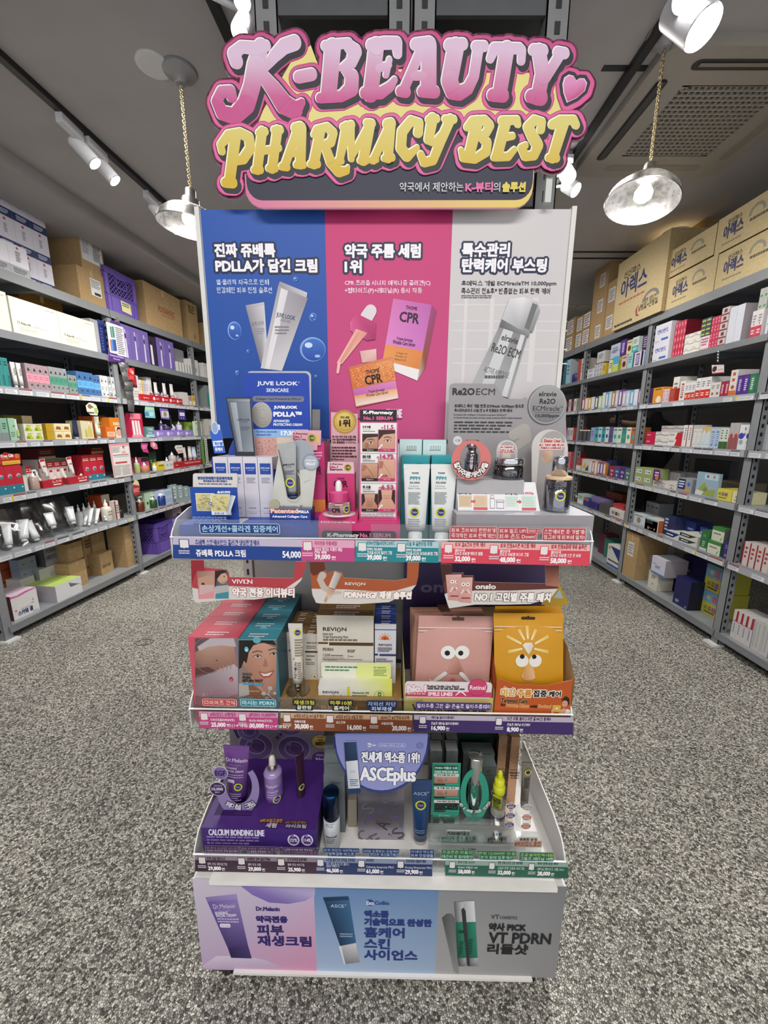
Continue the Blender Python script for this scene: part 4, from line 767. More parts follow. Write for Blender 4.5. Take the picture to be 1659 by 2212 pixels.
def tubecard(P):
 P.p([(434,268),(598,270),(597,292),(436,290)],['5d6570','8b929b','aab0b7','6a727c']);P.p([(438,292),(597,294),(610,480),(624,650),(506,650),(470,470)],['59616c','8a9199','7b838c','8d949c','626a75','49515c'])
 P.p([(455,296),(500,296),(545,645),(520,645)],['8d949d','a9afb6','9fa6ad','848b95']);P.t('JUVE LOOK',508,414,595,430,'2c3448',.5);P.t('SKINCARE',535,432,580,440,'2c3448');P.g(532,468,598,496,3,'4c5464')
card('tube_cutout_card','flat dark-edged card shaped like a grey squeeze tube beside the blue header','display card',cC,[(425,258),(607,262),(619,480),(634,655),(634,720),(490,720),(488,600),(452,450)],.19,'23262c',tubecard,z0=zp1)
# white cartons, four by three
fy=Y_(cC,565,1117,zp1);xe=[XZ(cC,u,1117,fy)[0]for u in(362,466,567,672,778)];zt=XZ(cC,560,688,fy)[1];cw=(xe[4]-xe[0])/4
def jl(P0,x,w,y,z0,z1):
 m=P0;m.box(x+.0006,x+w-.0006,y,y+.034,z0,z1,'d2cfd8',{'top':'d9d6de'});m.front(y);h=z1-z0
 m.rect(x+w*.14,z1-h*.28,x+w*.86,z1-h*.10,'24489f');m.tfit('JUVE LOOK',x+w*.2,z1-h*.195,x+w*.8,z1-h*.165,'cfd6ea',.0002);m.tfit('SKINCARE',x+w*.3,z1-h*.22,x+w*.7,z1-h*.205,'cfd6ea')
 m.greek(x+w*.2,z1-h*.43,x+w*.8,z1-h*.33,4,'8b8a9c');m.rect(x,z0+h*.10,x+w,z0+h*.104,'bcb8c4');m.greek(x+w*.25,z0+h*.14,x+w*.75,z0+h*.17,1,'8b8a9c');m.greek(x+w*.22,z0+h*.06,x+w*.78,z0+h*.075,1,'9b98a8')
proto=None
for r_ in range(3):
 for i in range(4):
  lab='white cream carton with blue label, %s from the header card, %s row'%(ORD[i],('front','middle','back')[r_]);lc=(xe[0]+cw*i+cw/2,fy+.0345*r_,zp1)
  if proto is None:
   m=MB();jl(m,xe[0],cw,fy,zp1,zt);proto=solo(S,'cream_carton',lab,'carton',m,lc,'white cream cartons on the blue platform')
  else:copy_at(proto,S,lc,lab)
T=Thing(S,'carton_tray','blue open tray with a tilted header flap around the white cream cartons','display tray',(xe[0]-.004,fy,zp1))
m=MB();m.box(xe[0]-.0022,xe[0]-.0007,fy,fy+.105,zp1,zp1+(zt-zp1)*.98,BLU);m.box(xe[4]+.0007,xe[4]+.0022,fy,fy+.105,zp1,zp1+(zt-zp1)*.8,BLU);T.p('side_wall',m)
m=MB();q=[XZ(cC,*p,fy-.004)for p in[(308,500),(388,492),(420,658),(342,662)]];m.slab(q,fy-.004,fy-.0028,'2a5fc4','c9ccd6');P=Pr(m,fy-.004,cC);P.d(346,478,26,'c9cfdd',ry=46);P.d(346,478,20,'8fa4cc',ry=38);P.p([(330,574),(400,568),(408,606),(336,612)],'dfe6f2');P.t('개선템',338,580,400,604,'2a5fc4',1);P.t('중케어',348,620,400,646,'e8eefa',1.2);T.p('header_flap',m)
m=MB();q=[XZ(cC,*p,fy-.003)for p in[(330,450),(380,456),(384,500),(322,500)]];m.slab(q,fy-.003,fy-.002,'dfe4ea','bbb');T.p('header_tab',m)
def leaf(P):
 P.rr(190,905,505,1165,3,'21479c');P.t('使用后即刻提升肌肤弹性恢复',222,828,473,850,'274a94',.8);P.t('使用直後 肌の弾力回復力',262,853,434,868,'274a94',.5);P.t('Restores skin elasticity after single use',232,874,463,888,'274a94',.5)
 P.t('▲65.02%',362,930,456,946,'e8ecf5',1.4)
 for x0,y0,x1,y1,sd in((220,950,340,1070,1),(345,950,468,1090,2)):
  P.r(x0-3,y0-3,x1+3,y1+3,'d5dbe8');P.r(x0,y0,x1,y1 if sd==1 else 1068,'c9bd84','d3c890');rn=random.Random(sd)
  for i in range(46 if sd==1 else 26):a,b=x0+rn.random()*(x1-x0-24),y0+6+rn.random()*104;P.l([(a,b),(a+10+rn.random()*14,b+rn.random()*5)],2.2,rn.choice(['4c4a34','6f6a48','8c8458','2c3450']))
 P.d(342,1010,13,'21479c');P.t('>',336,1003,348,1017,'e8ecf5',1);P.t('즉각적 수분',372,1072,440,1086,'274a94',.6)
 P.p([(488,948),(520,956),(478,1082),(454,1070)],['9ba3b3','d9dce2','c9cdd6','858d9e']);P.g(220,1100,470,1148,4,'7f95c6',3)
T=Thing(S,'effect_leaflet','white-topped blue leaflet stand with two skin close-ups, in front of the cartons','leaflet',(XZ(cC,345,1165,.088)[0],.088,zp1))
m=MB();q=[XZ(cC,*p,.088)for p in rcard(188,805,507,1166,14)];q=[(x,max(z,zp1))for x,z in q];m.slab(q,.088,.0905,'cfcac6','e2dfdb');leaf(Pr(m,.088,cC));T.p('leaflet_sheet',m)
m=MB();xs=XZ(cC,470,1160,.088)[0];m.box(xs,xs+.02,.0905,.135,zp1,zp1+.0015,'e2dfdb');T.p('strut',m)
# silver tester holder
T=Thing(S,'tester_holder','shiny silver card holder with a blue base for the grey tester tube','display holder',(XZ(cC,900,1170,.10)[0],.10,zp1))
ft=.098
m=MB();a,b=XZ(cC,742,1178,ft),XZ(cC,1030,1072,ft);m.box(a[0],b[0],ft,ft+.07,zp1,b[1],'1d3b8c');P=Pr(m,ft,cC);P.t('Patented',748,1060,940,1088,'f0c9bd',2.4,out=[(5,'b35f5c')]);P.t('PDLLA',946,1072,1018,1088,'e8ecf5',2);P.t('Advanced Collagen Care',758,1106,1008,1126,'e8ecf5',1.2)
T.p('base_box',m,'dark blue base box')
yb=ft+.02;m=MB('foil');q=[XZ(cC,*p,yb)for p in[(768,1075),(752,1010),(770,860),(800,690),(812,620),(900,565),(1000,600),(1055,690),(1075,760),(1040,1075)]];m.slab(q,yb,yb+.0015,'c9c6bc','999');P=Pr(m,yb,cC);P.d(960,672,100,'9aa0a8',ry=112);P.m.ring(*P.q(905,900),P.k(64),P.k(72),'dad7cc',k=1.9)
for a_ in(30,60,300):P.l([(985,870),(1030,850)],3,'7fa3b0')
P.d(772,1030,42,'a9a48c');T.p('foil_panel',m)
m=MB('metal');q0=XZ(cC,1034,726,yb-.003);m.rod((q0[0],yb-.004,q0[1]),(q0[0],yb-.0015,q0[1]),P.k(61),'8d97a8',seg=28);P=Pr(m,yb-.0045,cC);P.d(1034,726,52,'a9adb8');P.t('JUVELOOK',998,706,1070,722,'e3e6ec',.6);P.t('PDLLA⁺',1002,726,1068,746,'f0f2f5',1);T.p('round_badge',m,'round silver-blue badge')
T=Thing(S,'cream_tube','silver grey tester tube leaning in the foil holder with a yellow ring sticker','tube',(XZ(cC,900,985,.108)[0],.108,XZ(cC,900,985,.108)[1]))
m=MB('metal');b0,t0=XZ(cC,908,985,.108),XZ(cC,858,588,.108);L_=hypot(t0[0]-b0[0],t0[1]-b0[1]);ang=atan2(t0[0]-b0[0],t0[1]-b0[1])
m.X=Matrix.Translation((b0[0],.108,b0[1]))@Matrix.Rotation(ang,4,'Y');R_=abs(XZ(cC,955,900,.108)[0]-XZ(cC,855,900,.108)[0])/2
m.tube(0,0,.006,L_,R_*.85,R_*2.6,'8f9092','b1b0ae',depth=.009,crimp=.012);m.lathe(0,0,[(R_*.4,-.001,'8f9092'),(R_*.75,.003),(R_*.85,.0065)],20,sy=.6);k=R_
pm=m.pm
m.tfit('JUVE LOOK',-k*.85,L_*.60,k*.85,L_*.635,'2c2f38',.0002);m.tfit('SKINCARE',-k*.4,L_*.575,k*.4,L_*.59,'2c2f38');m.greek(-k*.7,L_*.44,k*.7,L_*.52,4,'4c4f58')
m.disc(-.001,L_*.30,k*.68,'c3cf3a');m.disc(-.001,L_*.30,k*.48,'3a2a78');m.tfit('Tester',-k*.42,L_*.285,k*.38,L_*.315,'cfcbe6');T.p('tube_body',m)
# --- magenta serum display
yf=.078;a,b=XZ(cD,22,1015,yf),XZ(cD,487,926,yf);PK='c42a6c'
zp2=b[1];T=Thing(S,'display_platform','magenta cardboard platform with a black name pill under the serum','display base',md(a,b,yf,Z1))
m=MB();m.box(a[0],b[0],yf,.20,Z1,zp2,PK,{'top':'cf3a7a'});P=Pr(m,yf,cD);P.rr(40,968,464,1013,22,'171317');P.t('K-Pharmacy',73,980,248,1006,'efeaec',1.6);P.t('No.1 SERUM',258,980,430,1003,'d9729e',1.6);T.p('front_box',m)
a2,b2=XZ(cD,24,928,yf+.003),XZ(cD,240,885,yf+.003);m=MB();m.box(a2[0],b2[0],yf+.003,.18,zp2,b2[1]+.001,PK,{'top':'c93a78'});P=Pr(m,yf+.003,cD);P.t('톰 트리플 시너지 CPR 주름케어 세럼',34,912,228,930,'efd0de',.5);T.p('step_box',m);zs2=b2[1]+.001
P_=MB();P_.front(yf)
# CPR carton with pale header
yc=.135;a,b=XZ(cD,76,884,yc),XZ(cD,226,640,yc);m=MB();zt=b[1]
m.box(a[0],b[0],yc,yc+.04,zs2,zt,'c2306f',{'right':'a8245c'});zh=XZ(cD,150,574,yc)[1]
m.slab([(a[0],zt),(b[0],zt),(b[0]-.002,zh),(a[0]+.002,zh)],yc,yc+.001,'dcb3bd','ccc');P=Pr(m,yc,cD);P.t('K-Pharmacy',86,582,160,592,'4c2a34',.5);P.t('No.1',86,596,130,608,'b23468',1.2);P.t('Serum',86,610,156,622,'4c2a34',1);P.d(188,606,22,'b5a048');P.d(188,606,16,'3f4a20');P.t('1위',178,600,198,612,'d8c870',.6)
P.t('THOME',128,664,168,672,'4a1030',.4);P.t('CPR',108,680,186,716,'2c0a20',1.4);P.g(110,770,150,800,2,'7c1848')
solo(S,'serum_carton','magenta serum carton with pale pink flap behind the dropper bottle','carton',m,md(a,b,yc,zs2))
# serum bottle
yb=.105;xc=XZ(cD,139,880,yb)[0];zb=zs2;R_=(XZ(cD,208,850,yb)[0]-XZ(cD,70,850,yb)[0])/2;zz=lambda v:XZ(cD,139,v,yb)[1]
T=Thing(S,'serum_bottle','round glass serum bottle with magenta dropper cap on a pale disc','bottle',(xc,yb,zb))
m=MB();m.lathe(xc,yb,[(R_*1.35,zb,'cfa9b0'),(R_*1.35,zb+.0016,'dcc0c4'),(R_*.1,zb+.0016)],28);T.p('coaster',m,'pale round disc')
zb+=.0018;m=MB('glass');m.lathe(xc,yb,[(R_*.9,zb,'fff'),(R_,zb+.003),(R_,zz(806)),(R_*.85,zz(797)),(R_*.6,zz(793))],32,close=False);T.p('bottle_glass',m)
m=MB('gloss');m.lathe(xc,yb,[(R_*.86,zb+.001,'c25a72'),(R_*.94,zb+.006,'c56a80'),(R_*.94,zz(826),'c98a94'),(R_*.5,zz(824),'d09a9a')],28);m.cyl(xc,yb,R_+.0004);P=Pw(m,yb-R_,cD)
P.r(72,810,206,842,'c9a0a8');P.t('THOME',104,824,140,833,'5a2030',.4);P.t('CPR',96,838,146,862,'241014',1.4);P.r(72,872,206,884,'b83a68');P.t('Triple-Synergy',100,874,150,882,'5a1030');P.tester(184,846,24);T.p('serum',m,'pink serum with printed label')
m=MB('gloss');m.lathe(xc,yb,[(R_*.78,zz(796),'b52e68'),(R_*.80,zz(776),'c93c78'),(R_*.80,zz(746)),(R_*.68,zz(738),'d4508a'),(R_*.2,zz(737))],28);T.p('cap',m,'magenta cap')
m=MB('plastic');rb=R_*.27;m.lathe(xc,yb,[(rb,zz(738),'dedbd8'),(rb*1.05,zz(720),'e3e0dd'),(rb*.95,zz(698)),(rb*.75,zz(684)),(rb*.2,zz(678))],20);T.p('dropper_bulb',m,'white rubber bulb')
# tall result card
yr=.115;a,b=XZ(cD,253,898,yr),XZ(cD,475,345,yr)
T=Thing(S,'result_card','tall pink-framed result card with three before and after photo pairs','display card',md(a,b,yr,zp2))
m=MB();m.box(a[0],b[0],yr,yr+.014,zp2,b[1],'cc4f86');P=Pr(m,yr,cD);P.r(262,352,466,886,'e3dfdd')
def eye(P,x,y,w):
 P.p([(x-w,y),(x-w*.4,y-w*.42),(x+w*.4,y-w*.42),(x+w,y),(x+w*.3,y+w*.28),(x-w*.4,y+w*.28)],'c9bdb4');P.d(x,y-w*.05,w*.3,'33241d');P.l([(x-w,y),(x-w*.4,y-w*.45),(x+w*.4,y-w*.45),(x+w,y)],w*.12,'3c2a24');P.st([(x-w,y-w*.95,w*.18),(x,y-w*1.2,w*.24),(x+w*1.1,y-w*.85,w*.12)],'4a342a')
SKN='bd8a70'
def panel(P,x0,y0,x1,y1,foot,fc,kind,dark):
 c='a8785f' if dark else 'c2917a';P.r(x0-2,y0-2,x1+2,y1+2,fc if not dark else '3a2f2c');P.r(x0,y0,x1,y1-14,c,mixc(c,'d8ac94',.6));P.r(x0,y1-13,x1,y1,fc);P.t(foot,x0+(x1-x0)*.3,y1-10,x0+(x1-x0)*.72,y1-3,'e8dede')
 w,h=x1-x0,y1-y0
 if kind==0:P.p([(x0,y0),(x0+w,y0),(x0+w,y0+h*.16),(x0+w*.3,y0+h*.22),(x0,y0+h*.5)],'3a2a25');eye(P,x0+w*.55,y0+h*.52,w*.22)
 if dark and kind==0:
  for i in range(4):P.l([(x0+w*.15,y0+h*(.5+.08*i)),(x0+w*.4,y0+h*(.6+.06*i))],1.6,'7d5442')
 if kind==1:P.p([(x0+w*.05,y0+h*.06),(x0+w*.3,y0+h*.1),(x0+w*.25,y0+h*.4),(x0,y0+h*.45)],'a26f58');P.l([(x0+w*.25,y0+h*.15),(x0+w*.6,y0+h*.55),(x0+w*.75,y0+h*.8)],4 if dark else 2,'8a5c48');P.p([(x0+w*.1,y0+h*.75),(x0+w*.5,y0+h*.7),(x0+w*.6,y0+h*.84),(x0+w*.1,y0+h*.84)],'a05a50')
 if kind==2:
  P.p([(x0,y0),(x0+w*.16,y0),(x0+w*.22,y0+h*.4),(x0,y0+h*.7)],'2c201c');P.p([(x1,y0),(x1-w*.16,y0),(x1-w*.22,y0+h*.4),(x1,y0+h*.7)],'2c201c')
  for i in range(5 if dark else 2):P.l([(x0+w*.3,y0+h*(.25+.1*i)),(x0+w*.5,y0+h*(.29+.1*i)),(x0+w*.7,y0+h*(.25+.1*i))],1.8,'8a5c48')
for i,(v,tx_,kr,en,t0)in enumerate(((-11.5,'-11.5','눈가 주름',"Crow's Feet",360),(0,'-14.72','팔자 주름','Nasolabial Folds',527),(0,'-6.53','목 주름','Neck Wrinkles',700))):
 xs=(380,355,366)[i];P.t(tx_,xs,t0+4,446,t0+27,'b8356c',1.6);P.t('%',448,t0+16,456,t0+26,'b8356c');P.t(kr,273,t0+8,318,t0+22,'2f2a2c',1);P.t(en,273,t0+26,316,t0+33,'55505a');P.g(273,t0+36,345,t0+43,1,'55505a')
 panel(P,272 if i==0 else 268,t0+55,358,t0+152,'Before','1f1a1a',i,True);panel(P,363,t0+32,456,t0+152,'After 7 days','b8356c',i,False)
 P.p([(360,t0+138),(376,t0+118),(372,t0+116),(386,t0+112),(384,t0+126),(380,t0+122),(366,t0+140)],'f0ecea');
 if i<2:P.r(262,t0+158,466,t0+161,'d3cfcc')
P.g(264,866,456,882,2,'8d888a');T.p('card_body',m)
a,b=XZ(cD,257,342,yr-.002),XZ(cD,467,277,yr-.002);m=MB();m.box(a[0],b[0],yr-.002,yr+.001,a[1],b[1],'141113');P=Pr(m,yr-.002,cD);P.t('K-Pharmacy',278,284,443,306,'efeaec',1.6);P.t('No.1 SERUM',279,316,441,334,'d95b8d',1.6);T.p('header',m,'black header')
# medal card and pink cartons behind
def medal(P):
 P.d(170,345,64,'a8862c',ry=66);P.ring(170,345,52,58,'d9bd62')
 for i in range(28):a_=i*2*pi/28;P.d(170+63*cos(a_),345+64*sin(a_),6,'b5933a')
 P.d(170,345,50,'c9a648',col2='e0c878');P.t('약국 세럼',146,314,196,328,'3a2c10',.6);P.t('1위',142,334,200,372,'2c2008',2.4)
 for i,t_ in enumerate(('톰 CPR 약국 전용 주름 세럼','CPR 药店专售的抗皱精华液','CPR 薬局限定 シワセラム')):P.t(t_,100,424+16*i,234,436+16*i,'54303c',.5)
 P.g(100,484,240,550,4,'54303c',4);P.t('K-Pharmacy',96,554,168,564,'54303c',.6)
card('medal_card','pale pink card with a gold rosette medal behind the serum','display card',cD,[(92,290),(244,300),(244,640),(92,640)],.235,'d9aab4',medal,z0=Z1)
proto=None;yy=.145
for i in range(3):
 xx=XZ(cC,1048,900,.16)[0];w=.030;z1=XZ(cC,1090,590,.16)[1]+.002;y0=.150+i*.030;lc=(xx+w/2,y0,Z1)
 if i==0:
  m=MB();m.box(xx,xx+w,y0,y0+.0295,Z1,z1,'c02e70',{'right':'b22865','left':'c8407c'});m.front(y0);m.rect(xx,Z1+(z1-Z1)*.34,xx+w,Z1+(z1-Z1)*.46,'d97b3c');m.tfit('CPR',xx+.004,Z1+(z1-Z1)*.7,xx+.022,Z1+(z1-Z1)*.78,'2c0a20',.0003);m.greek(xx+.004,Z1+(z1-Z1)*.84,xx+.026,Z1+(z1-Z1)*.92,3,'e3a8c4')
  proto=solo(S,'serum_carton','magenta serum carton beside the silver holder, front of its row','carton',m,lc,'serum cartons behind the holder')
 else:copy_at(proto,S,lc,'magenta serum carton beside the silver holder, %s of its row'%('middle','back')[i-1])
def kp(P):P.t('K-Pharmacy',908,514,1012,530,'5a3038',.6);P.t('No.1',908,532,966,550,'b23468',1.4);P.t('Serum',908,552,996,572,'5a3038',1);P.d(1040,552,32,'b8a65a');P.d(1040,552,22,'4a5224');P.t('1위',1024,544,1056,562,'d8c870',.8);P.p([(1070,530),(1092,526),(1096,590),(1076,592)],'d8b36a')
zc=XZ(cC,1000,600,.146)[1]
o=card('price_flap_card','pink flap card with a small gold medal in front of the blue header','display card',cC,[(935,495),(1108,497),(1104,604),(1080,604),(1080,640),(890,640),(890,560),(905,505)],.146,'dba4b0',kp)
# --- teal cartons and white tubes
TL='2a9aa3';yk=.17
for i,(u0,u1)in enumerate(((487,655),(651,806))):
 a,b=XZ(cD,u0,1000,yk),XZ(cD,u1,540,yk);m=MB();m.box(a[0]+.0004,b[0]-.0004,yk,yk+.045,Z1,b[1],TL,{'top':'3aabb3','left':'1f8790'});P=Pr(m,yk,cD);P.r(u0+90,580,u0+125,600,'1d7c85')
 solo(S,'cream_carton','teal cream carton behind the white tube nearer the %s'%('magenta display','grey display')[i],'carton',m,md(a,b,yk,Z1),'teal cream cartons')
for i,(u0,u1,tp)in enumerate(((482,612,445),(614,750,448))):
 yy=yk+.05;a,b=XZ(cD,u0,531,yy),XZ(cD,u1,tp,yy);m=MB();m.box(a[0],b[0]-.0006,yy,yy+.045,Z1,b[1],'c3dcdc',{'top':'4aa8b0','left':'2a8f98'});P=Pr(m,yy,cD);w=(u1-u0)
 P.r(u0+w*.24,475,u0+w*.80,510,'dce6e4')
 for k_ in range(14):P.r(u0+w*(.28+.035*k_),480,u0+w*(.28+.035*k_+(.018 if k_%3 else.008)),502,'2c3434')
 P.g(u0+w*.28,503,u0+w*.76,509,1,'2c3434')
 solo(S,'cream_carton','pale carton end with a barcode behind the teal cartons, nearer the %s'%('result card','grey board')[i],'carton',m,md(a,b,yy,Z1),'barcode cartons')
for i,(u0,u1,tp,bt,cb,cp)in enumerate(((500,650,586,966,1016,'PPM 30,000'),(650,800,586,970,1018,'PPM 50,000'))):
 yt=.125;um=(u0+u1)/2;zb=Z1;xc=XZ(cD,um-4,990,yt)[0];zt=XZ(cD,um,tp,yt)[1];zc_=XZ(cD,um,bt-6,yt)[1];wt=XZ(cD,u1,tp,yt)[0]-XZ(cD,u0,tp,yt)[0];rc=(XZ(cD,um+40,990,yt)[0]-XZ(cD,um-40,990,yt)[0])/2
 T=Thing(S,'cream_tube','white squeeze tube with teal lettering standing on its cap, nearer the %s'%('result card','grey display')[i],'tube',(xc,yt,zb),'white squeeze tubes')
 m=MB('plastic');m.lathe(xc,yt,[(rc,zb,'c9ccd0'),(rc*1.02,zb+.002,'d6d8da'),(rc*.98,zc_)],24,sy=.7);T.p('cap',m,'pale grey cap')
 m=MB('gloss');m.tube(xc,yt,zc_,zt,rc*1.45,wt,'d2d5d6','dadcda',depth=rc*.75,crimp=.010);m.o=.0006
 P=Pw(m,yt-.008,cD);d=um-576
 P.t('THOME',553+d,634,592+d,642,'3a4a4c',.4);P.t('PPM',544+d,658,600+d,676,'2f97a3',.8);P.t('30,000' if i==0 else '50,000',541+d,687,598+d,699,'3a4a4c',.3);P.t('Triple-Synergy',536+d,708,592+d,716,'5a6668');P.t('Relief Cream' if i==0 else 'Rejuvenating Cream',534+d,720,600+d,728,'5a6668');P.g(532+d,745,606+d,815,9,'8d9698',3+i);P.tester(568+d,858+i*2,31);P.g(532+d,893,600+d,940,4,'9aa2a4',7)
 T.p('tube_body',m)
# --- grey ampoule display
yf=.072;a,b=XZ(cD,800,1018,yf),XZ(cD,1592,868,yf);zp3=XZ(cD,1200,876,yf)[1];GR='8f8d90'
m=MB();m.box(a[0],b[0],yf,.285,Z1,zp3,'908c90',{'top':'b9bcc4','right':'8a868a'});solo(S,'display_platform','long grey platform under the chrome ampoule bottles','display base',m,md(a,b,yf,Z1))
def greyb(P):
 P.t('Re2O',785,155,908,192,'2f2e31',2.2);P.t('ECM',918,156,1025,193,'3a393c',.4)
 P.t('휴메딕스 독자 개발 원료 ECMiracle 10,000ppm 함유로',794,246,1190,268,'2f2e31',.8);P.t('특수관리(리주오 시술) 전 & 후 빈틈없는 탄/력/케/어',794,272,1122,292,'2f2e31',.7)
 P.t("Formulated with 10,000ppm of Humedix's proprietary ECMiracle™",790,302,1090,312,'3f3e41',.3);P.t('for flawless firming care before and after special treatments (Re2O medical treatment).',790,319,1180,329,'3f3e41',.3)
 P.g(790,341,1136,411,4,'3f3e41')
 P.st([(1130,420,60),(1190,390,70),(1205,440,60),(1130,500,40)],'a9a59e')
T=Thing(S,'header_board','grey header board with a rounded lobe behind the chrome ampoules','display board',(XZ(cD,1090,860,.262)[0],.262,zp3))
arc_=[(1322+112*cos(radians(t)),250-112*sin(radians(t)))for t in range(165,-20,-12)]
m=MB();q=[XZ(cD,*p,.262)for p in[(757,900),(757,420),(765,152),(772,134),(790,126),(1022,130),(1042,150),(1072,205),(1092,214),(1175,216),(1200,205)]+arc_+[(1428,320),(1432,900)]];q=[(x,max(z,zp3))for x,z in q];m.slab(q,.262,.2635,'979396','c2bfc0');greyb(Pr(m,.262,cD));T.p('board',m)
m=MB('metal');c0=XZ(cD,1322,249,.258);m.rod((c0[0],.258,c0[1]),(c0[0],.2615,c0[1]),abs(XZ(cD,1430,249,.258)[0]-c0[0]),'8c8a8c',seg=40);P=Pr(m,.258,cD);P.d(1322,249,100,'777577',col2='a09ea0');P.ring(1322,249,100,104,'b5b3b4');P.t('elravie',1275,174,1375,200,'232225',.8);P.t('Re2O',1280,214,1368,243,'232225',1);P.t('ECMiracle',1240,256,1392,282,'2c2b2e',.2);P.t('™',1394,258,1410,266,'2c2b2e');P.l([(1250,291),(1396,291)],2,'4a484b');P.t('10,000ppm',1256,302,1388,324,'232225',.5);T.p('round_badge',m,'round brushed badge')
# leaning leaflet
T=Thing(S,'effect_leaflet','white leaning leaflet with improvement figures in front of the jar','leaflet',(XZ(cD,1045,855,.095)[0],.095,zp3))
P0=S.at(cD(1045,853),z=zp3+.001);a=S.at(cD(815,852),y=P0.y);b=S.at(cD(1282,856),y=P0.y);tp=S.at(cD(1020,690),y=P0.y+.022);zt_=tp.z;dy=.022
m=MB();hgt=hypot(dy,zt_-zp3);ang=atan2(dy,zt_-zp3)
m.X=Matrix.Translation((a.x,P0.y,zp3+.001))@Matrix.Rotation(-ang,4,'X');Wd=b.x-a.x
m.slab([(0,0),(Wd,0),(Wd*.955,hgt),(-.002,hgt)],0,.0012,'d9d6da','c5c2c6');m.front(0);U=lambda fx,fz:(fx*Wd,fz*hgt)
def tf(t,x0,z0,x1,z1,c,b=0):p,q=U(x0,z0),U(x1,z1);m.tfit(t,p[0],p[1],q[0],q[1],c,b)
tf('특수관리(리주오 시술)* 단독 시술 대비',.22,.90,.70,.98,'4c4a50');p,q=U(.18,.79),U(.74,.89);m.rect(p[0],p[1],q[0],q[1],'c25560');tf('#리투오 ECM 4주 사용 시 개선 효과',.20,.80,.72,.88,'f0e3e4',.0002);tf('팔자주름 개선',.01,.56,.17,.65,'3c3a40',.0002);tf('↑3.704%p',.19,.56,.36,.66,'c25560',.0002);tf('피부 결 개선',.58,.56,.73,.65,'3c3a40',.0002);tf('↑4.493%p',.76,.56,.93,.66,'c25560',.0002)
for x0,x1,c in((.01,.17,'c5b090'),(.19,.36,'cdb49a'),(.58,.74,'c3d3c9'),(.78,.95,'bcd0c6')):
 p,q=U(x0,.12),U(x1,.53);m.rect(p[0],p[1],q[0],q[1],c);m.greek(p[0]+.002,p[1]+.003,q[0]-.002,q[1]-.003,5,mixc(c,'8a7860',.35),int(x0*100));p,q=U(x0+(.02 if x0<.1 else.19)*0,.03),U(x1,.12);m.rect(p[0],p[1],q[0],q[1],'c25560' if x0 in(.19,.78)else 'd9d6da')
for x0 in(.18,.74):p=U(x0,.32);m.poly([(p[0]-.004,p[1]+.002),(p[0]+.002,p[1]+.002),(p[0]+.002,p[1]+.005),(p[0]+.007,p[1]),(p[0]+.002,p[1]-.005),(p[0]+.002,p[1]-.002),(p[0]-.004,p[1]-.002)],'c9404c')
for x0,w,h0,h1 in((.39,.06,.08,.42),(.40,.04,.42,.55),(.47,.09,.08,.30),(.465,.10,.30,.38)):
 for i in range(2):p,q=U(x0+.006*i,h0+.02*i),U(x0+w-.006*i,h1-.02*i);m.rect(p[0],p[1],q[0],q[1],'8d8b92' if i==0 else 'd9d6da')
T.p('leaflet_sheet',m)
m=MB();m.box(a.x+.03,b.x-.03,P0.y+.004,P0.y+dy+.004,zp3,zp3+.002,'c9c6ca');T.p('strut',m)
# ampoule bottle with oval card
zr=lambda x,v,y:XZ(cD,x,v,y)[1]
ya=.15;zst=zr(900,668,ya)
m=MB();a,b=XZ(cD,808,700,ya-.03),XZ(cD,1190,700,ya-.03);m.box(a[0],b[0],ya-.03,ya+.055,zp3,zst,'a8a6a9',{'top':'bfbdc1'});solo(S,'riser_block','grey riser block under the ampoule and the cream jar','riser',m,md(a,b,ya,zp3))
xc=XZ(cD,890,600,ya)[0];k=lambda w,y=ya:abs(XZ(cD,900+w,600,y)[0]-XZ(cD,900,600,y)[0])
T=Thing(S,'ampoule_bottle','small mirror ampoule bottle with chrome cap inside the red oval card','bottle',(xc,ya,zst))
m=MB('chrome');m.lathe(xc,ya,[(k(36),zst,'b5b4b8'),(k(38),zst+.003),(k(38),zr(890,535,ya)),(k(30),zr(890,522,ya)),(k(24),zr(890,515,ya)),(k(24),zr(890,492,ya))],28);m.cyl(xc,ya,k(38));P=Pw(m,ya-k(38),cD);P.t('elravie',868,556,912,564,'28272a',.3);P.t('Re2O ECM',862,574,924,588,'28272a',.5);T.p('bottle_body',m)
m=MB('chrome');m.lathe(xc,ya,[(k(36),zr(890,490,ya),'d2d1d5'),(k(38),zr(890,486,ya)),(k(38),zr(890,452,ya)),(k(36),zr(890,447,ya))],28);T.p('cap',m,'chrome cap')
T=Thing(S,'oval_ring_card','coral oval ring card with curved lettering around the ampoule bottle','display card',(xc,ya-.035,zst));yo=ya-.042
m=MB();c0=XZ(cD,890,565,yo);A,Bx=[],[]
for i in range(40):
 t=2*pi*i/40;A.append((c0[0]+k(112,yo)*cos(t),c0[1]+k(112,yo)*1.02*sin(t)));Bx.append((c0[0]-k(6,yo)+k(58,yo)*cos(t),c0[1]+k(10,yo)+k(84,yo)*sin(t)))
for yy,fl in((yo,1),(yo+.001,0)):
 ia=[m.vert((x,yy,z),'c9706c')for x,z in A];ib=[m.vert((x,yy,z),'c9706c')for x,z in Bx]
 for i in range(40):j=(i+1)%40;m.face((ib[i],ia[i],ia[j],ib[j])if fl else(ib[j],ia[j],ia[i],ib[i]))
P=Pr(m,yo,cD);P.arc('팔자주름개선앰플',890,565,86,34,188,352,'ece6e3',out=[(6,'3a2426')],bold=1.2)
P.m.front(yo);P.d(812,452,26,'c9c5c8');P.t('이엠',798,444,826,460,'4a4850');T.p('ring',m)
m=MB();m.box(c0[0]-.01,c0[0]+.01,yo+.001,ya-k(38)-.002,zst,zst+.003,'b5605e');T.p('foot',m)
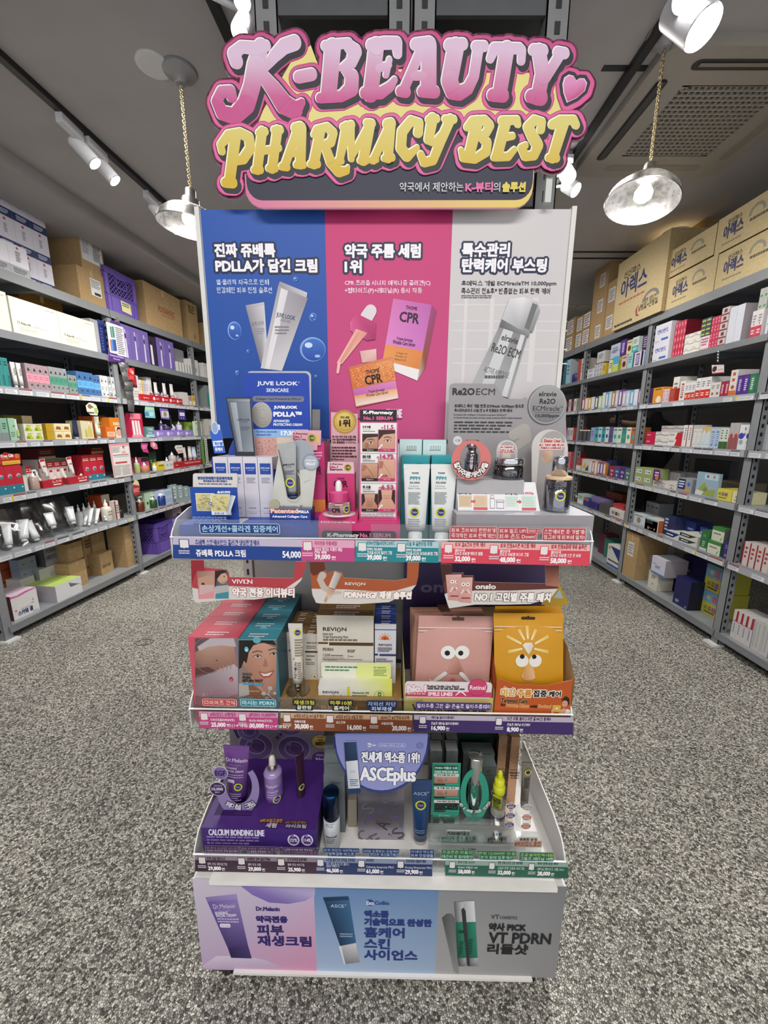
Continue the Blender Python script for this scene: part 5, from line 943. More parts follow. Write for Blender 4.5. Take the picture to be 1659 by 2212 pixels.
# cream jar
yj=.152;xc=XZ(cD,1099,640,yj)[0];R_=k(86,yj)
T=Thing(S,'cream_jar','grey glass cream jar with a chrome lid on the grey riser','jar',(xc,yj,zst))
m=MB('chrome');m.lathe(xc,yj,[(R_*.93,zst,'7e7d80'),(R_,zst+.004),(R_,zr(1099,605,yj-R_)),(R_*.9,zr(1099,599,yj-R_))],36);m.cyl(xc,yj,R_);P=Pw(m,yj-R_,cD);P.t('elravie',1080,626,1120,635,'1f1e21',.3);P.t('Re2O ECM',1055,640,1144,658,'1f1e21',.5);P.g(1070,662,1140,672,1,'3c3b3e');T.p('jar_body',m)
m=MB('chrome');m.lathe(xc,yj,[(R_*.98,zr(1099,597,yj-R_),'d6d5d8'),(R_*1.0,zr(1099,594,yj-R_)),(R_*1.0,zr(1099,562,yj-R_)),(R_*.96,zr(1099,556,yj-R_)),(R_*.1,zr(1099,555,yj-R_))],36);T.p('lid',m,'chrome lid')
def use(P):P.rr(1040,455,1146,700,52,'a39f9f');P.ring(1093,508,52,56,'d8d2cc',a0=0,a1=180);P.t('Use Together!',1052,484,1126,496,'c4575a',.8,out=[(5,'e6dcd8')]);P.t('탄력이 두 배!',1054,502,1124,512,'c4575a',.6,out=[(4,'e6dcd8')]);P.t('피부속 시너지 탄력템!',1044,512,1134,524,'c4575a',.6,out=[(4,'e6dcd8')]);P.d(1090,545,26,'c9c0b0')
card('arch_card','small arched clear-edged card above the cream jar','display card',cD,rr(1033,448,1153,700,60),.20,'b5b0ae',use,z0=zst)
def shake(P):
 P.rr(1244,398,1430,900,92,'a19c9b');P.t('Shake Use!',1302,444,1396,462,'c4575a',1.2,out=[(6,'e6d8d2')]);P.t('얇고 가벼운 쉐필 텍스처!',1276,470,1418,484,'c4575a',.8,out=[(6,'e6d8d2')]);P.t('흔들어서 사용하세요',1284,488,1402,500,'c4575a',.8,out=[(6,'e6d8d2')])
 P.p([(1290,530),(1310,510),(1345,508),(1365,525),(1345,545),(1345,570),(1320,582),(1296,562)],['b08d76','c4a48e','cfb29c','b8977f','c0a088','a5826c','b8967e','c9aa94'])
card('arch_card','tall arched card with a cream smear behind the wooden-collar bottle','display card',cD,rr(1234,388,1440,900,103),.205,'c6c1bd',shake,z0=zp3)
yb=.118;xc=XZ(cD,1371,840,yb)[0];R_=k(72,yb);zb=zp3
T=Thing(S,'pump_bottle','mirror pump bottle with chrome cap and pale wooden collar at the platform corner','bottle',(xc,yb,zb))
m=MB('glass');m.lathe(xc,yb,[(R_*1.02,zb+.0005,'fff'),(R_*1.02,zr(1371,680,yb)),(R_*.98,zr(1371,674,yb))],32,close=False);T.p('outer_wall',m,'clear outer wall')
m=MB('chrome');m.lathe(xc,yb,[(R_*.9,zb+.004,'9d9bab'),(R_*.93,zb+.007),(R_*.93,zr(1371,676,yb))],32);m.cyl(xc,yb,R_*1.025);P=Pw(m,yb-R_,cD);P.t('elravie',1350,697,1398,707,'232225',.3);P.t('Re2O ECM',1330,716,1430,734,'232225',.5);P.tester(1398,768,30);T.p('bottle_body',m)
m=MB('kraft');m.lathe(xc,yb,[(R_*.98,zr(1371,672,yb),'c7a98c'),(R_*1.0,zr(1371,668,yb)),(R_*1.0,zr(1371,656,yb),'d2b698'),(R_*.9,zr(1371,652,yb)),(R_*.5,zr(1371,651,yb))],32);T.p('collar',m,'pale wooden collar')
m=MB('chrome');m.lathe(xc,yb,[(R_*.58,zr(1371,650,yb),'cfced3'),(R_*.58,zr(1371,560,yb)),(R_*.56,zr(1371,545,yb)),(R_*.44,zr(1371,540,yb))],28);T.p('pump_cap',m,'chrome pump cap')
# ---------------------------------------------------------------- hanging curved cards under the top tray
def hang(label,cr,pts,y,col,prints):
 m=MB();q=[XZ(cr,*p,y)for p in pts];xs=[p[0]for p in q];x0_,x1_=min(xs),max(xs);f=lambda x:y-.030*sin(pi*(x-x0_)/(x1_-x0_))*0
 m.slab(q,y,y+.0009,col,'e0dcd8');prints(Pr(m,y,cr));zs=[p[1]for p in q]
 return solo(S,'hanging_card',label,'display card',m,((x0_+x1_)/2,y,max(zs)),'curved cards hung under the top tray')
def viv(P):
 P.p([(100,108),(145,108),(150,165),(150,190),(92,190),(55,280),(52,330),(45,108)],'8e2430')
 P.p([(95,440),(65,420),(56,322),(94,330),(340,310),(620,320),(780,330),(915,240),(900,270),(830,340),(720,390),(540,415),(330,415),(230,425)],'c9c4bf')
 P.p([(92,195),(232,190),(228,405),(106,412)],['8a6b60','a9877a','b8606a','c46c74']);P.p([(100,250),(180,225),(225,240),(226,310),(150,330),(102,300)],'b38c78');P.d(140,295,14,'4a302a');P.p([(110,300),(226,300),(226,350),(108,380)],'c3a3a0');P.p([(108,380),(228,350),(228,405),(106,412)],'cf8a90')
 P.p([(232,190),(330,180),(340,405),(236,408)],['3f2e2a','6f544a','3d7f8c','2f707e']);P.d(290,245,42,'bf957e',ry=48);P.p([(234,195),(300,185),(330,200),(280,215),(245,260),(240,330),(234,330)],'2a1f1c');P.d(305,235,5,'2a1a18');P.l([(285,275),(305,282),(325,268)],5,'b05a58');P.p([(236,310),(340,300),(340,360),(236,370)],'a9a6a4');P.p([(236,370),(340,352),(340,405),(236,408)],'3d8390')
 P.t('VIVI N',366,258,524,290,'ece4e2',1);P.ring(478,274,14,18,'ece4e2')
 P.t('약국 전용 이너뷰티',372,324,850,392,'e9e4de',4,out=[(7,'9c2f38')],skew=.06)
hang('red hanging card with two product pictures, above the pink diet cartons',cE,[(45,108),(145,108),(150,165),(320,180),(340,205),(345,240),(845,250),(858,118),(945,118),(935,170),(915,235),(890,285),(830,340),(720,390),(540,415),(330,415),(230,425),(95,440),(70,425),(56,330)],.052,'a93640',viv)
def rev(P):
 P.p([(970,120),(1085,120),(1095,180),(1040,215),(1000,230),(975,200)],'5e2c1a')
 P.p([(985,330),(1240,335),(1480,350),(1640,345),(1800,300),(1760,350),(1587,435),(1350,450),(1060,446),(1020,440),(992,380)],'c9c4bf')
 P.st([(1070,225,60),(1050,260,46),(1080,320,50),(1140,360,40),(1210,360,20)],'b7aaa0');P.p([(1165,195),(1222,215),(1160,345),(1112,325)],['c4bdb8','8f8a88','a89e98','d0c8c2']);P.p([(1112,325),(1160,345),(1140,400),(1096,390)],['c29a7e','b3876a','d2b6a0','cfae96']);P.p([(1096,390),(1124,396),(1100,438),(1082,430)],['a98a74','d0b8a4','c2a48c','94745e']);P.l([(1118,320),(1166,338)],6,'7a3424')
 P.t('REVI()N',1246,280,1402,308,'dccfc4',1);P.t('PDRN+EGF 재생 솔루션',1244,350,1760,405,'e9e4de',4,out=[(7,'9a4a24')],skew=.08)
hang('orange hanging card with a serum tube picture, above the brown display',cE,[(970,120),(1085,120),(1100,215),(1165,192),(1225,205),(1235,245),(1640,268),(1728,250),(1731,125),(1823,125),(1815,240),(1800,300),(1760,350),(1587,435),(1350,450),(1060,446),(1020,440),(992,380),(980,250)],.0525,'a04e26',rev)
def ons(P):
 P.p([(420,140),(515,150),(515,215),(470,230),(455,300),(440,300)],'42201c');P.p([(1275,155),(1385,155),(1382,330),(1275,320)],['42201c','42201c','a8705c','98604e'])
 P.p([(452,390),(470,382),(700,360),(1000,360),(1375,345),(1320,420),(1150,470),(950,475),(700,475),(490,505)],'c9c4bf')
 for x,y,w,h in((462,232,130,215),(550,255,132,205)):
  P.p([(x,y),(x+w,y-4),(x+w-12,y+h),(x+20,y+h-10)],['c79a92','cfa59c','c89088','bd8a82'])
  for dx in(.42,.70):P.d(x+w*dx,y+h*.26,16,'e2ddd8');P.d(x+w*dx,y+h*.26,6,'141212')
  for sg in(-1,1):P.st([(x+w*.56+sg*14,y+h*.47,9),(x+w*.56+sg*34,y+h*.62,9)],'dfd8d2')
  P.d(x+w*.58,y+h*.56,7,'b85f5c');P.g(x+w*.3,y+h*.76,x+w*.86,y+h*.84,1,'7a2c34')
 P.t('onslo',706,306,868,344,'dfd6d0',3);P.t('NO.1 고민별 주름 패치',702,376,1312,446,'e9e4de',4,out=[(7,'5a2a20')],skew=.06)
hang('brown hanging card with two pink pouch pictures, above the pouches',cF,[(420,140),(515,150),(515,215),(540,218),(610,215),(612,240),(690,240),(700,290),(1275,305),(1275,155),(1385,155),(1382,335),(1370,352),(1320,420),(1150,470),(950,475),(700,475),(490,505),(475,480),(440,300)],.053,'5a2a22',ons)

# ---------------------------------------------------------------- middle tray
def face_print(P,x0,y0,x1,y1):
 w,h=x1-x0,y1-y0;F=lambda a,b:(x0+w*a,y0+h*b)
 P.p([F(0,0),F(1,0),F(1,1),F(0,1)],['7c6a5e','7a5f54','8d6f63','90837c']);
 P.p([F(.10,.35),F(.16,.16),F(.35,.05),F(.7,.05),F(1,.12),F(1,.62),F(.92,.72),F(.78,.78),F(.60,.74),F(.42,.62),F(.28,.5),F(.2,.42)],['a37a68','b08873','b98f7a','bd927c','b58873','a0705d','96695a','a0725f','b08270','b88a76','ad7f6c','a07260'])
 P.p([F(0,0),F(.9,0),F(1,.08),F(.62,.04),F(.38,.08),F(.26,.18),F(.2,.34),F(.13,.3),F(.06,.4),F(0,.42)],'221918')
 for cx,cy,s in((.50,.235,1),(.93,.20,.8)):
  P.p([F(cx-.12*s,cy+.01),F(cx,cy-.02),F(cx+.10*s,cy),F(cx+.02,cy+.022)],'c9b3a6');P.d(*F(cx,cy),w*.035,'1d1210');P.l([F(cx-.13*s,cy+.008),F(cx,cy-.026),F(cx+.11*s,cy+.002)],5,'2a1a16');P.l([F(cx-.14,cy-.055),F(cx,cy-.078),F(cx+.12,cy-.06)],7,'4a3228')
 P.p([F(.70,.26),F(.76,.36),F(.72,.385),F(.64,.375)],'a06c5a');P.p([F(.52,.45),F(.70,.475),F(.94,.43),F(.84,.525),F(.68,.54),F(.58,.51)],'9c4f4c');P.p([F(.57,.468),F(.70,.485),F(.90,.455),F(.80,.51),F(.66,.515)],'d9cec6')
 P.p([F(.0,.9),F(.3,.62),F(.5,.7),F(.8,.80),F(1,.80),F(1,1),F(0,1)],'7f5238');P.p([F(.0,.62),F(.25,.60),F(.28,.78),F(.0,.82)],'a59d97')
def torso_print(P,x0,y0,x1,y1):
 w,h=x1-x0,y1-y0;F=lambda a,b:(x0+w*a,y0+h*b)
 P.p([F(0,0),F(1,0),F(1,1),F(0,1)],['57484c','7a6a70','a0666c','7c5055']);P.p([F(0,.2),F(.3,.08),F(.9,.1),F(.96,.36),F(.6,.48),F(.2,.46),F(0,.42)],['9a7566','b48f7e','a98272','8f6a5c','9c7565','7d5a4e','6f5046']);P.p([F(.05,.12),F(.35,.0),F(.9,.0),F(.95,.12),F(.6,.10),F(.3,.12),F(.1,.18)],'b0a8ac')
 P.p([F(.0,.42),F(.3,.40),F(.5,.46),F(.44,.52),F(.2,.5),F(0,.52)],'5a3a34');P.p([F(.2,.52),F(.55,.44),F(.9,.36),F(1,.42),F(1,.78),F(.5,.86),F(0,.8),F(0,.56)],['8d7f86','a59aa0','b3a7ac','a4989e','9c8188','9d7b82','87686f','7d6a70']);P.d(*F(.5,.31),w*.022,'5a3a34')
 for i in range(4):P.l([F(.55+.09*i,.48-.02*i),F(.58+.09*i,.40-.02*i)],7,'a98474')
 P.d(*F(.84,.57),w*.045,'a02c3a',ry=w*.06);P.d(*F(.84,.58),w*.018,'d9a0a6')
def cartons(name,lab,cr,fr,depth,n,y,col,top,prn,cat='carton',grp=None,z=Z2,side=None,slope=0):
 """a row of n cartons one behind another, the first at y"""
 a,b=XZ(cr,fr[0],fr[3],y),XZ(cr,fr[2],fr[1],y);proto=None
 for i in range(n):
  lc=((a[0]+b[0])/2,y+i*depth,z);lb=lab%('front','second','third','fourth','back')[i]if '%s' in lab else lab
  if proto is None:
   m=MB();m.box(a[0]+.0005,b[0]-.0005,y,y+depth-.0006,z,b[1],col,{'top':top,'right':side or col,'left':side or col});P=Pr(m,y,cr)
   if prn:prn(P)
   m.top(b[1]);yy=y+depth*.45;wd=b[0]-a[0];m.greek(a[0]+wd*.3,yy-.004,a[0]+wd*.75,yy+.004,1,'e3d6d9');m.greek(a[0]+wd*.3,yy-.014,a[0]+wd*.75,yy-.007,1,'e3d6d9',5)
   proto=solo(S,name,lb,cat,m,lc,grp)
  else:copy_at(proto,S,lc,lb)
yk=.068
def pk(P):
 torso_print(P,78,716,414,1272);P.t('VIVION',200,1112,296,1130,'b48a92',.3);P.t('슬림 다이어트',136,1134,306,1162,'b99aa2',.3);P.r(140,1180,330,1192,'b5474f')
 P.ring(180,850,120,123,'8d8086',k=1.3,a0=100,a1=300)
def tl(P):
 face_print(P,420,728,712,1272);P.p([(416,722),(714,722),(714,730),(416,728)],'5ba0ae');P.d(560,728,32,'5ba0ae',ry=30);P.d(480,800,17,'5fb2c9',ry=24);P.d(480,806,8,'d5e6ea')
 P.t('VIVION',446,984,520,1004,'2a2326',.4);P.t('PDRN',450,1010,510,1028,'17110f',1);P.t('RETURN SHOT',450,1034,606,1054,'17110f',1);P.rr(450,1062,530,1076,5,'4a8fb4');P.rr(540,1066,608,1080,5,'4a8fb4');P.t('Renewing glutathione Boost',450,1118,580,1130,'c9bdb4',.3)
 for x,y,r in((664,1100,20),(614,1142,20),(650,1150,10),(700,1140,14),(640,1180,16),(690,1184,12)):P.d(x,y,r,'a9a3a0')
 P.l([(664,1100),(650,1150),(614,1142)],8,'a9a3a0');P.l([(650,1150),(690,1184)],8,'a9a3a0');P.p([(418,1170),(520,1172),(600,1200),(714,1190),(714,1272),(418,1272)],'5f8a92')
cartons('drink_carton','pink diet drink carton with a pinched waist picture, %s of its row',cE,(78,712,416,1276),.050,5,yk,'c2505f','c4485a',pk,grp='pink diet drink cartons',side='b04453')
cartons('drink_carton','teal drink carton with a smiling face picture, %s of its row',cE,(418,726,716,1276),.050,5,yk,'2f6f80','3b8798',tl,grp='teal drink cartons',side='1f5260')
# brown regeneration display
yf=.068;a,b=XZ(cE,722,1280,yf),XZ(cF,104,1290,yf);zt=XZ(cE,1200,1200,yf)[1];KB='8a6530'
m=MB();m.box(a[0],b[0],yf,.20,Z2,zt,'7d5a2e',{'top':'93703c'});P=Pr(m,yf,cE);P.t('REVI()N',1062,1242,1340,1278,'c9a468',.6)
solo(S,'display_platform','brown cardboard platform under the cream tube and white cartons','display base',m,md(a,b,yf,Z2));zb2=zt
def rvc(P):
 P.t('REVI()N',950,746,1026,762,'3c2c22',.5);P.g(945,772,1020,800,2,'7a6a5c');P.r(934,816,1032,828,'4a3420');P.g(945,845,1010,865,1,'7a6a5c');P.t('PDRN',940,876,982,890,'5a4632',.5);P.g(940,900,1010,925,2,'7a6a5c');P.d(1008,1010,24,'b9a27c');P.d(1008,1010,20,'d8d2c8');P.d(1008,1014,7,'8a6024',ry=10)
cartons('cream_carton','white cream carton with a dark line beside the mask carton, %s of its row',cE,(928,684,1036,1080),.030,4,.145,'cbc5bb','7a5a2c',rvc,grp='white regeneration cartons',z=zb2)
cartons('cream_carton','white cream carton half behind the upright tube, %s of its row',cE,(806,672,926,1060),.030,4,.150,'c9c3b9','7a5a2c',lambda P:(P.r(808,806,924,818,'4a3420'),P.t('REVI()N',812,742,850,758,'3c2c22',.5)),grp='white regeneration cartons',z=zb2)
def mask(P):
 P.t('REVI()N',1074,632,1256,668,'2e2018',1.2);P.t('PDRN EGF',1072,676,1152,692,'5a4a3c',.5);P.t('Origin Rejuvenating Mask',1074,696,1270,720,'5a4a3c',.4);P.g(1074,718,1350,742,1,'7a6a5c');P.r(1036,746,1112,760,'5f4426');P.r(1122,752,1466,772,'5f4426','3c2a1c');P.t('PDRN',1074,792,1152,814,'6d5a44',1.5);P.t('EGF',1266,806,1322,826,'6d5a44',1.5);P.t('1200',1076,836,1130,858,'5a4a3c',.3);P.g(1136,842,1232,860,1,'7a6a5c');P.t('2',1266,846,1278,866,'5a4a3c');P.g(1282,852,1310,864,1,'7a6a5c');P.r(1070,868,1240,870,'8d8172');P.r(1070,880,1380,882,'8d8172');P.t('Key Ingredients',1078,874,1182,892,'6d5a44')
cartons('mask_carton','large cream mask carton with serif lettering and brown lid, %s of its stack',cE,(1038,542,1470,1090),.036,3,.130,'c9c2b6','77582a',mask,grp='large mask cartons',z=zb2)
def sun(P):
 P.r(1477,648,1645,652,'1d3a80');P.p([(1522,728),(1530,705),(1556,692),(1582,705),(1592,730)],'c9682c');
 for i in range(7):
  t=pi*(i+.5)/7;P.l([(1557+42*cos(t),728-42*sin(t)),(1557+52*cos(t),728-52*sin(t))],4,'c9682c')
 P.t('50+',1545,708,1570,722,'7a3414',.5);P.t('REVI()N',1508,758,1608,776,'3a3440',.6);P.g(1500,784,1615,820,3,'5f5a68');P.r(1474,834,1502,846,'22305c');P.r(1514,838,1644,850,'22305c');P.g(1488,870,1570,880,1,'5f5a68');P.g(1488,886,1622,894,1,'5f5a68')
cartons('sunscreen_carton','white sunscreen carton with blue lid and orange sun, %s of its row',cE,(1475,606,1646,1090),.028,4,.135,'c6c5ca','1e3f92',sun,grp='sunscreen cartons',z=zb2)
# cream tube in a clear cup
yt=.10;xc=XZ(cE,882,1150,yt)[0];zc=lambda v:XZ(cE,880,v,yt)[1];kk=lambda w:abs(XZ(cE,880+w,1000,yt)[0]-XZ(cE,880,1000,yt)[0])
T=Thing(S,'tube_holder','clear round acrylic cup holding the white tester tube','holder',(xc,yt,zb2))
m=MB('acrylic');m.lathe(xc,yt,[(kk(92),zb2,'fff'),(kk(92),zb2+.003),(kk(60),zb2+.0032)],32);T.p('disc_base',m)
m=MB('acrylic');m.lathe(xc,yt,[(kk(57),zb2+.003,'fff'),(kk(57),zc(1040))],32,close=False);T.p('cup_wall',m)
T=Thing(S,'cream_tube','slim white tester tube with a golden band standing in the clear cup','tube',(xc,yt,zb2+.004))
m=MB('chrome');m.lathe(xc,yt,[(kk(22),zb2+.0045,'7a6a58'),(kk(26),zb2+.008,'a08c74'),(kk(26),zc(1052))],20);T.p('cap',m,'bronze mirror cap')
m=MB('gloss');m.tube(xc,yt,zc(1052),zc(602),kk(40),kk(108),'cdc8bf','cfcac2',depth=kk(34),crimp=.012);P=Pw(m,yt-kk(20),cE);m.o=.0006
P.r(842,870,926,884,'a9875a');P.r(858,1040,908,1046,'a9875a');P.tester(873,678,34);P.g(856,724,912,860,7,'8d7a64',4)
for i,ch in enumerate('REVION'):P.t(ch,852,1002-i*20,872,1018-i*20,'4a3a2c',rot=pi/2)
P.g(880,900,905,1030,8,'8d7a64',9);T.p('tube_body',m)
# lying niacinamide carton with raised flap
yn=.085;a,b=XZ(cE,1040,1205,yn),XZ(cE,1612,1100,yn);zt=b[1];T=Thing(S,'gel_cream_carton','white and lime lying carton with a raised back flap, in front of the mask carton','carton',md(a,b,yn,zb2))
LM_='d3d95e';m=MB();n=10
m.box(a[0],b[0],yn,yn+.035,zb2,zt,'d6d3ca',{'top':None,'front':None,'right':'c9d080'})
xg=[a[0]+(b[0]-a[0])*i/n for i in range(n+1)];gc=lambda i:mixc('d6d4cf',LM_,max(0,(i/n-.35)/.65)**1.3)
for i in range(n):
 m.face([m.vert(p,c)for p,c in(((xg[i],yn,zb2),gc(i)),((xg[i+1],yn,zb2),gc(i+1)),((xg[i+1],yn,zt),gc(i+1)),((xg[i],yn,zt),gc(i)))]);m.face([m.vert(p,c)for p,c in(((xg[i],yn,zt),gc(i)),((xg[i+1],yn,zt),gc(i+1)),((xg[i+1],yn+.035,zt),gc(i+1)),((xg[i],yn+.035,zt),gc(i)))])
P=Pr(m,yn,cE);P.r(1262,1094,1282,1208,'c9c42a');P.t('REVI()N',1072,1128,1194,1150,'2a2a2c',.8);P.t('Niacinamide Balance Clear',1072,1158,1240,1172,'4c4c4c',.3);P.t('Gel Cream',1072,1178,1134,1190,'4c4c4c',.3);P.t('Niacinamide 20%',1302,1134,1432,1148,'2c5a3c',.6);P.g(1302,1156,1420,1178,2,'5a7a4c');P.ring(1512,1158,37,40,'7a9a5a');P.p([(1500,1140),(1514,1134),(1528,1140),(1526,1162),(1514,1174),(1502,1162)],'3f7f3c');P.t('+',1508,1146,1520,1160,'e3e6c0',1);T.p('box',m)
yw=yn+.035;a,b=XZ(cE,1062,1032,yw),XZ(cE,1604,910,yw);m=MB();q=rr(a[0],zt,b[0],b[1],.006);m.slab(q,yw,yw+.0008,'d6d6c6','ccc');m.front(yw);m.rrect((a[0]+b[0])/2,zt,b[0],b[1],.006,'d2d88c');P=Pr(m,yw-.0004,cE);P.g(1090,934,1350,948,1,'3f7a4c');P.g(1090,958,1316,972,1,'3f7a4c',5);P.t('Key Ingredients',1468,938,1562,952,'5a7a3c',.3);P.g(1468,958,1572,1012,4,'7a944c');T.p('back_flap',m)
# purple board, smile-line patches
yb=.295;m=MB();a,b=XZ(cF,108,1010,yb),XZ(cF,470,250,yb);m.box(a[0],b[0]+.28,yb,yb+.002,Z2,1.05,'42315f');P=Pr(m,yb,cF);P.t('onslo',262,290,660,374,'7d7090',5)
solo(S,'header_board','dark purple header board with rounded grey lettering behind the pouches','display board',m,md(a,b,yb,Z2))
yf=.070;a,b=XZ(cF,118,1365,yf),XZ(cF,856,1236,yf);zt=b[1];T=Thing(S,'pouch_display_box','pale yellow display box with a pink header strip under the pink pouches','display box',md(a,b,yf,Z2))
m=MB();m.box(a[0],b[0],yf,yf+.0015,Z2,zt,'c9b568');m.box(a[0],a[0]+.0015,yf,.27,Z2,zt+.06,'bfae70');m.box(b[0]-.0015,b[0],yf,.27,Z2,zt+.02,'bfae70');P=Pr(m,yf,cF);P.t('WRINKLE CARE',190,1290,790,1342,'3f2f6a',2.5);T.p('box',m)
a2,b2=XZ(cF,130,1232,yf-.001),XZ(cF,842,1110,yf-.001);m=MB();m.slab(rr(a2[0],a2[1],b2[0],b2[1],.008),yf-.001,yf-.0002,'d9cfcf','ccc');P=Pr(m,yf-.001,cF)
P.p([(134,1195),(300,1180),(842,1190),(838,1232),(136,1222)],'c23f68');P.t('No.1',152,1132,300,1182,'e6d5d8',6,out=[(8,'b8366a')]);P.t('Retinal Smile Line Patch',314,1130,572,1152,'241a20',1.2);P.g(314,1154,628,1170,1,'3c3038');P.t('팔자주름 집중 케어',152,1192,296,1206,'ead0a0',.6);P.t('SMILE LINES',320,1188,518,1216,'efdfe2',2);P.st([(545,1212,8),(570,1190,12),(582,1186,10)],'efe3e3');P.st([(592,1186,10),(604,1192,12),(626,1214,8)],'efe3e3');P.d(722,1148,84,'8e2a52');P.d(722,1148,80,'c04068');P.t('Retinal',660,1132,786,1166,'eddde0',1);T.p('header_strip',m)
def pouch_shape(m,pts,y,lean,col,th=.006):
 n=len(pts);cxp=sum(p[0]for p in pts)/n;zmin,zmax=min(p[1]for p in pts),max(p[1]for p in pts);wd=max(p[0]for p in pts)-min(p[0]for p in pts)
 NX,NZ=12,14;Lp,Rp=pts[0],pts[1]
 grid=[]
 for j in range(NZ+1):
  t=j/NZ;row=[]
  xl=pts[3][0]+(pts[0][0]-pts[3][0])*t;xr=pts[2][0]+(pts[1][0]-pts[2][0])*t;zl=pts[3][1]+(pts[0][1]-pts[3][1])*t;zr_=pts[2][1]+(pts[1][1]-pts[2][1])*t
  for i in range(NX+1):
   s_=i/NX;bul=th*(sin(pi*s_)**.8)*(max(0,sin(pi*min(1,t*1.18)))**.7);row.append((xl+(xr-xl)*s_,y+lean*t-bul,zl+(zr_-zl)*s_))
  grid.append(row)
 for j in range(NZ):
  for i in range(NX):pass
 idx=[[m.vert(p,col)for p in r_]for r_ in grid];bk=[[m.vert((p[0],y+lean*(j/NZ)+.0012,p[2]),col)for p in r_]for j,r_ in enumerate(grid)]
 for j in range(NZ):
  for i in range(NX):m.face((idx[j][i],idx[j][i+1],idx[j+1][i+1],idx[j+1][i]),None,True);m.face((bk[j][i+1],bk[j][i],bk[j+1][i],bk[j+1][i+1]))
 def pm(x,z,o):
  t=min(1,max(0,(z-zmin)/(zmax-zmin)));xl=pts[3][0]+(pts[0][0]-pts[3][0])*t;xr=pts[2][0]+(pts[1][0]-pts[2][0])*t;s_=min(1,max(0,(x-xl)/(xr-xl)))
  return(x,y+lean*t-th*(sin(pi*s_)**.8)*(max(0,sin(pi*min(1,t*1.18)))**.7)-o-.0006,z)
 m.pm=pm;m.o=.0004
PKP='c08f86'
def seal(P,x0,x1,y,c):P.r(x0,y,x1,y+5,mixc(c,'fff',.35));P.r(x0,y+9,x1,y+13,mixc(c,'000',.25));P.r(x0,y+24,x1,y+28,mixc(c,'fff',.3));P.r(x0,y+34,x1,y+37,mixc(c,'000',.2))
yp=.098;q=[XZ(cF,*p,yp)for p in((248,584),(868,590),(812,1140),(212,1140))]
T=Thing(S,'patch_pouch','pink zip pouch with round cartoon eyes and moustache patches, front of its row','pouch',((q[2][0]+q[3][0])/2,yp,q[2][1]),'pink patch pouches')
m=MB();pouch_shape(m,q,yp,.012,PKP,.010);P=Pw(m,yp,cF)
P.rr(520,598,622,622,10,'5a3c36');P.d(572,598,12,'5a3c36');seal(P,244,850,680,PKP)
P.p([(470,1010),(520,900),(560,900),(610,1010),(580,1030),(500,1030)],['b98479','c39389','bb897e','ad776c','8f5a4e','94604f'])
for x in(480,595):P.d(x,858,62,'dcd9d4',ry=60)
P.d(474,862,23,'161314');P.d(583,862,22,'161314')
P.st([(455,1022,36),(400,1066,38),(350,1100,18),(334,1080,12)],'d6d2cc');P.st([(585,1024,36),(622,1064,38),(656,1100,16)],'d6d2cc');P.d(517,1084,23,'b8605c',ry=28)
T.p('pouch_body',m)
for i in range(6):
 y2=yp+.024+i*.020;dx=-30-i*9;dyv=-18-i*17;q=[XZ(cF,*p,y2)for p in((248+dx,584+dyv+i*6),(800+dx*.6,572+dyv+i*8),(790+dx*.4,1130),(195+dx*.3,1130))]
 m=MB();q=[(x,max(z,Z2+.02))for x,z in q];pouch_shape(m,q,y2,.010,'b0846f' if i%2 else 'a87a68',.006);P=Pw(m,y2,cF);P.rr(470+dx,590+dyv,560+dx,612+dyv,8,'50362e')
 solo(S,'patch_pouch','pink zip pouch showing only its top edge, %s behind the front pouch'%ORD[i],'pouch',m,((q[2][0]+q[3][0])/2,y2,q[2][1]),'pink patch pouches')
# frown-line patches in the orange box
yo=.066;zt_=[XZ(cF,*p,yo)for p in((882,1075),(1040,1125),(1290,1135),(1496,1088),(1480,1372),(852,1366))];zt_[4]=(zt_[4][0],Z2);zt_[5]=(zt_[5][0],Z2)
T=Thing(S,'pouch_display_box','orange display box with scooped front holding the yellow pouches','display box',((zt_[4][0]+zt_[5][0])/2,yo,Z2));OR='b4511c'
m=MB();m.slab(zt_,yo,yo+.0012,OR,'c98a50');P=Pr(m,yo,cF)
for t_,q_,c1_ in(('미간',(916,1160,1030,1218),'d49a2c'),('주름',(1048,1168,1160,1226),'c98f2c'),('집중',(1178,1172,1284,1226),'1d1512'),('케어',(1302,1180,1398,1224),'1d1512')):P.t(t_,*q_,c1_,2.6,out=[(10,'e6ddd0')])
for x,y in((944,1150),(1010,1156),(1076,1166),(1130,1172)):P.d(x,y,11,'e6ddd0');P.d(x,y,5,'4a3420')
P.t('Targeted Care',914,1238,1128,1280,'17110e',1.4,out=[(4,'d8a878')],rot=-.03);P.t('for',912,1278,950,1300,'17110e',1.4,rot=-.03);P.t('Frown Lines',958,1280,1138,1310,'c9803c',1.2,out=[(4,'ddb890')],rot=-.03);P.t('with',1150,1290,1208,1314,'17110e',1.4,rot=-.03);P.t('Retinal',1218,1290,1318,1314,'c9803c',1.2,out=[(4,'ddb890')],rot=-.03)
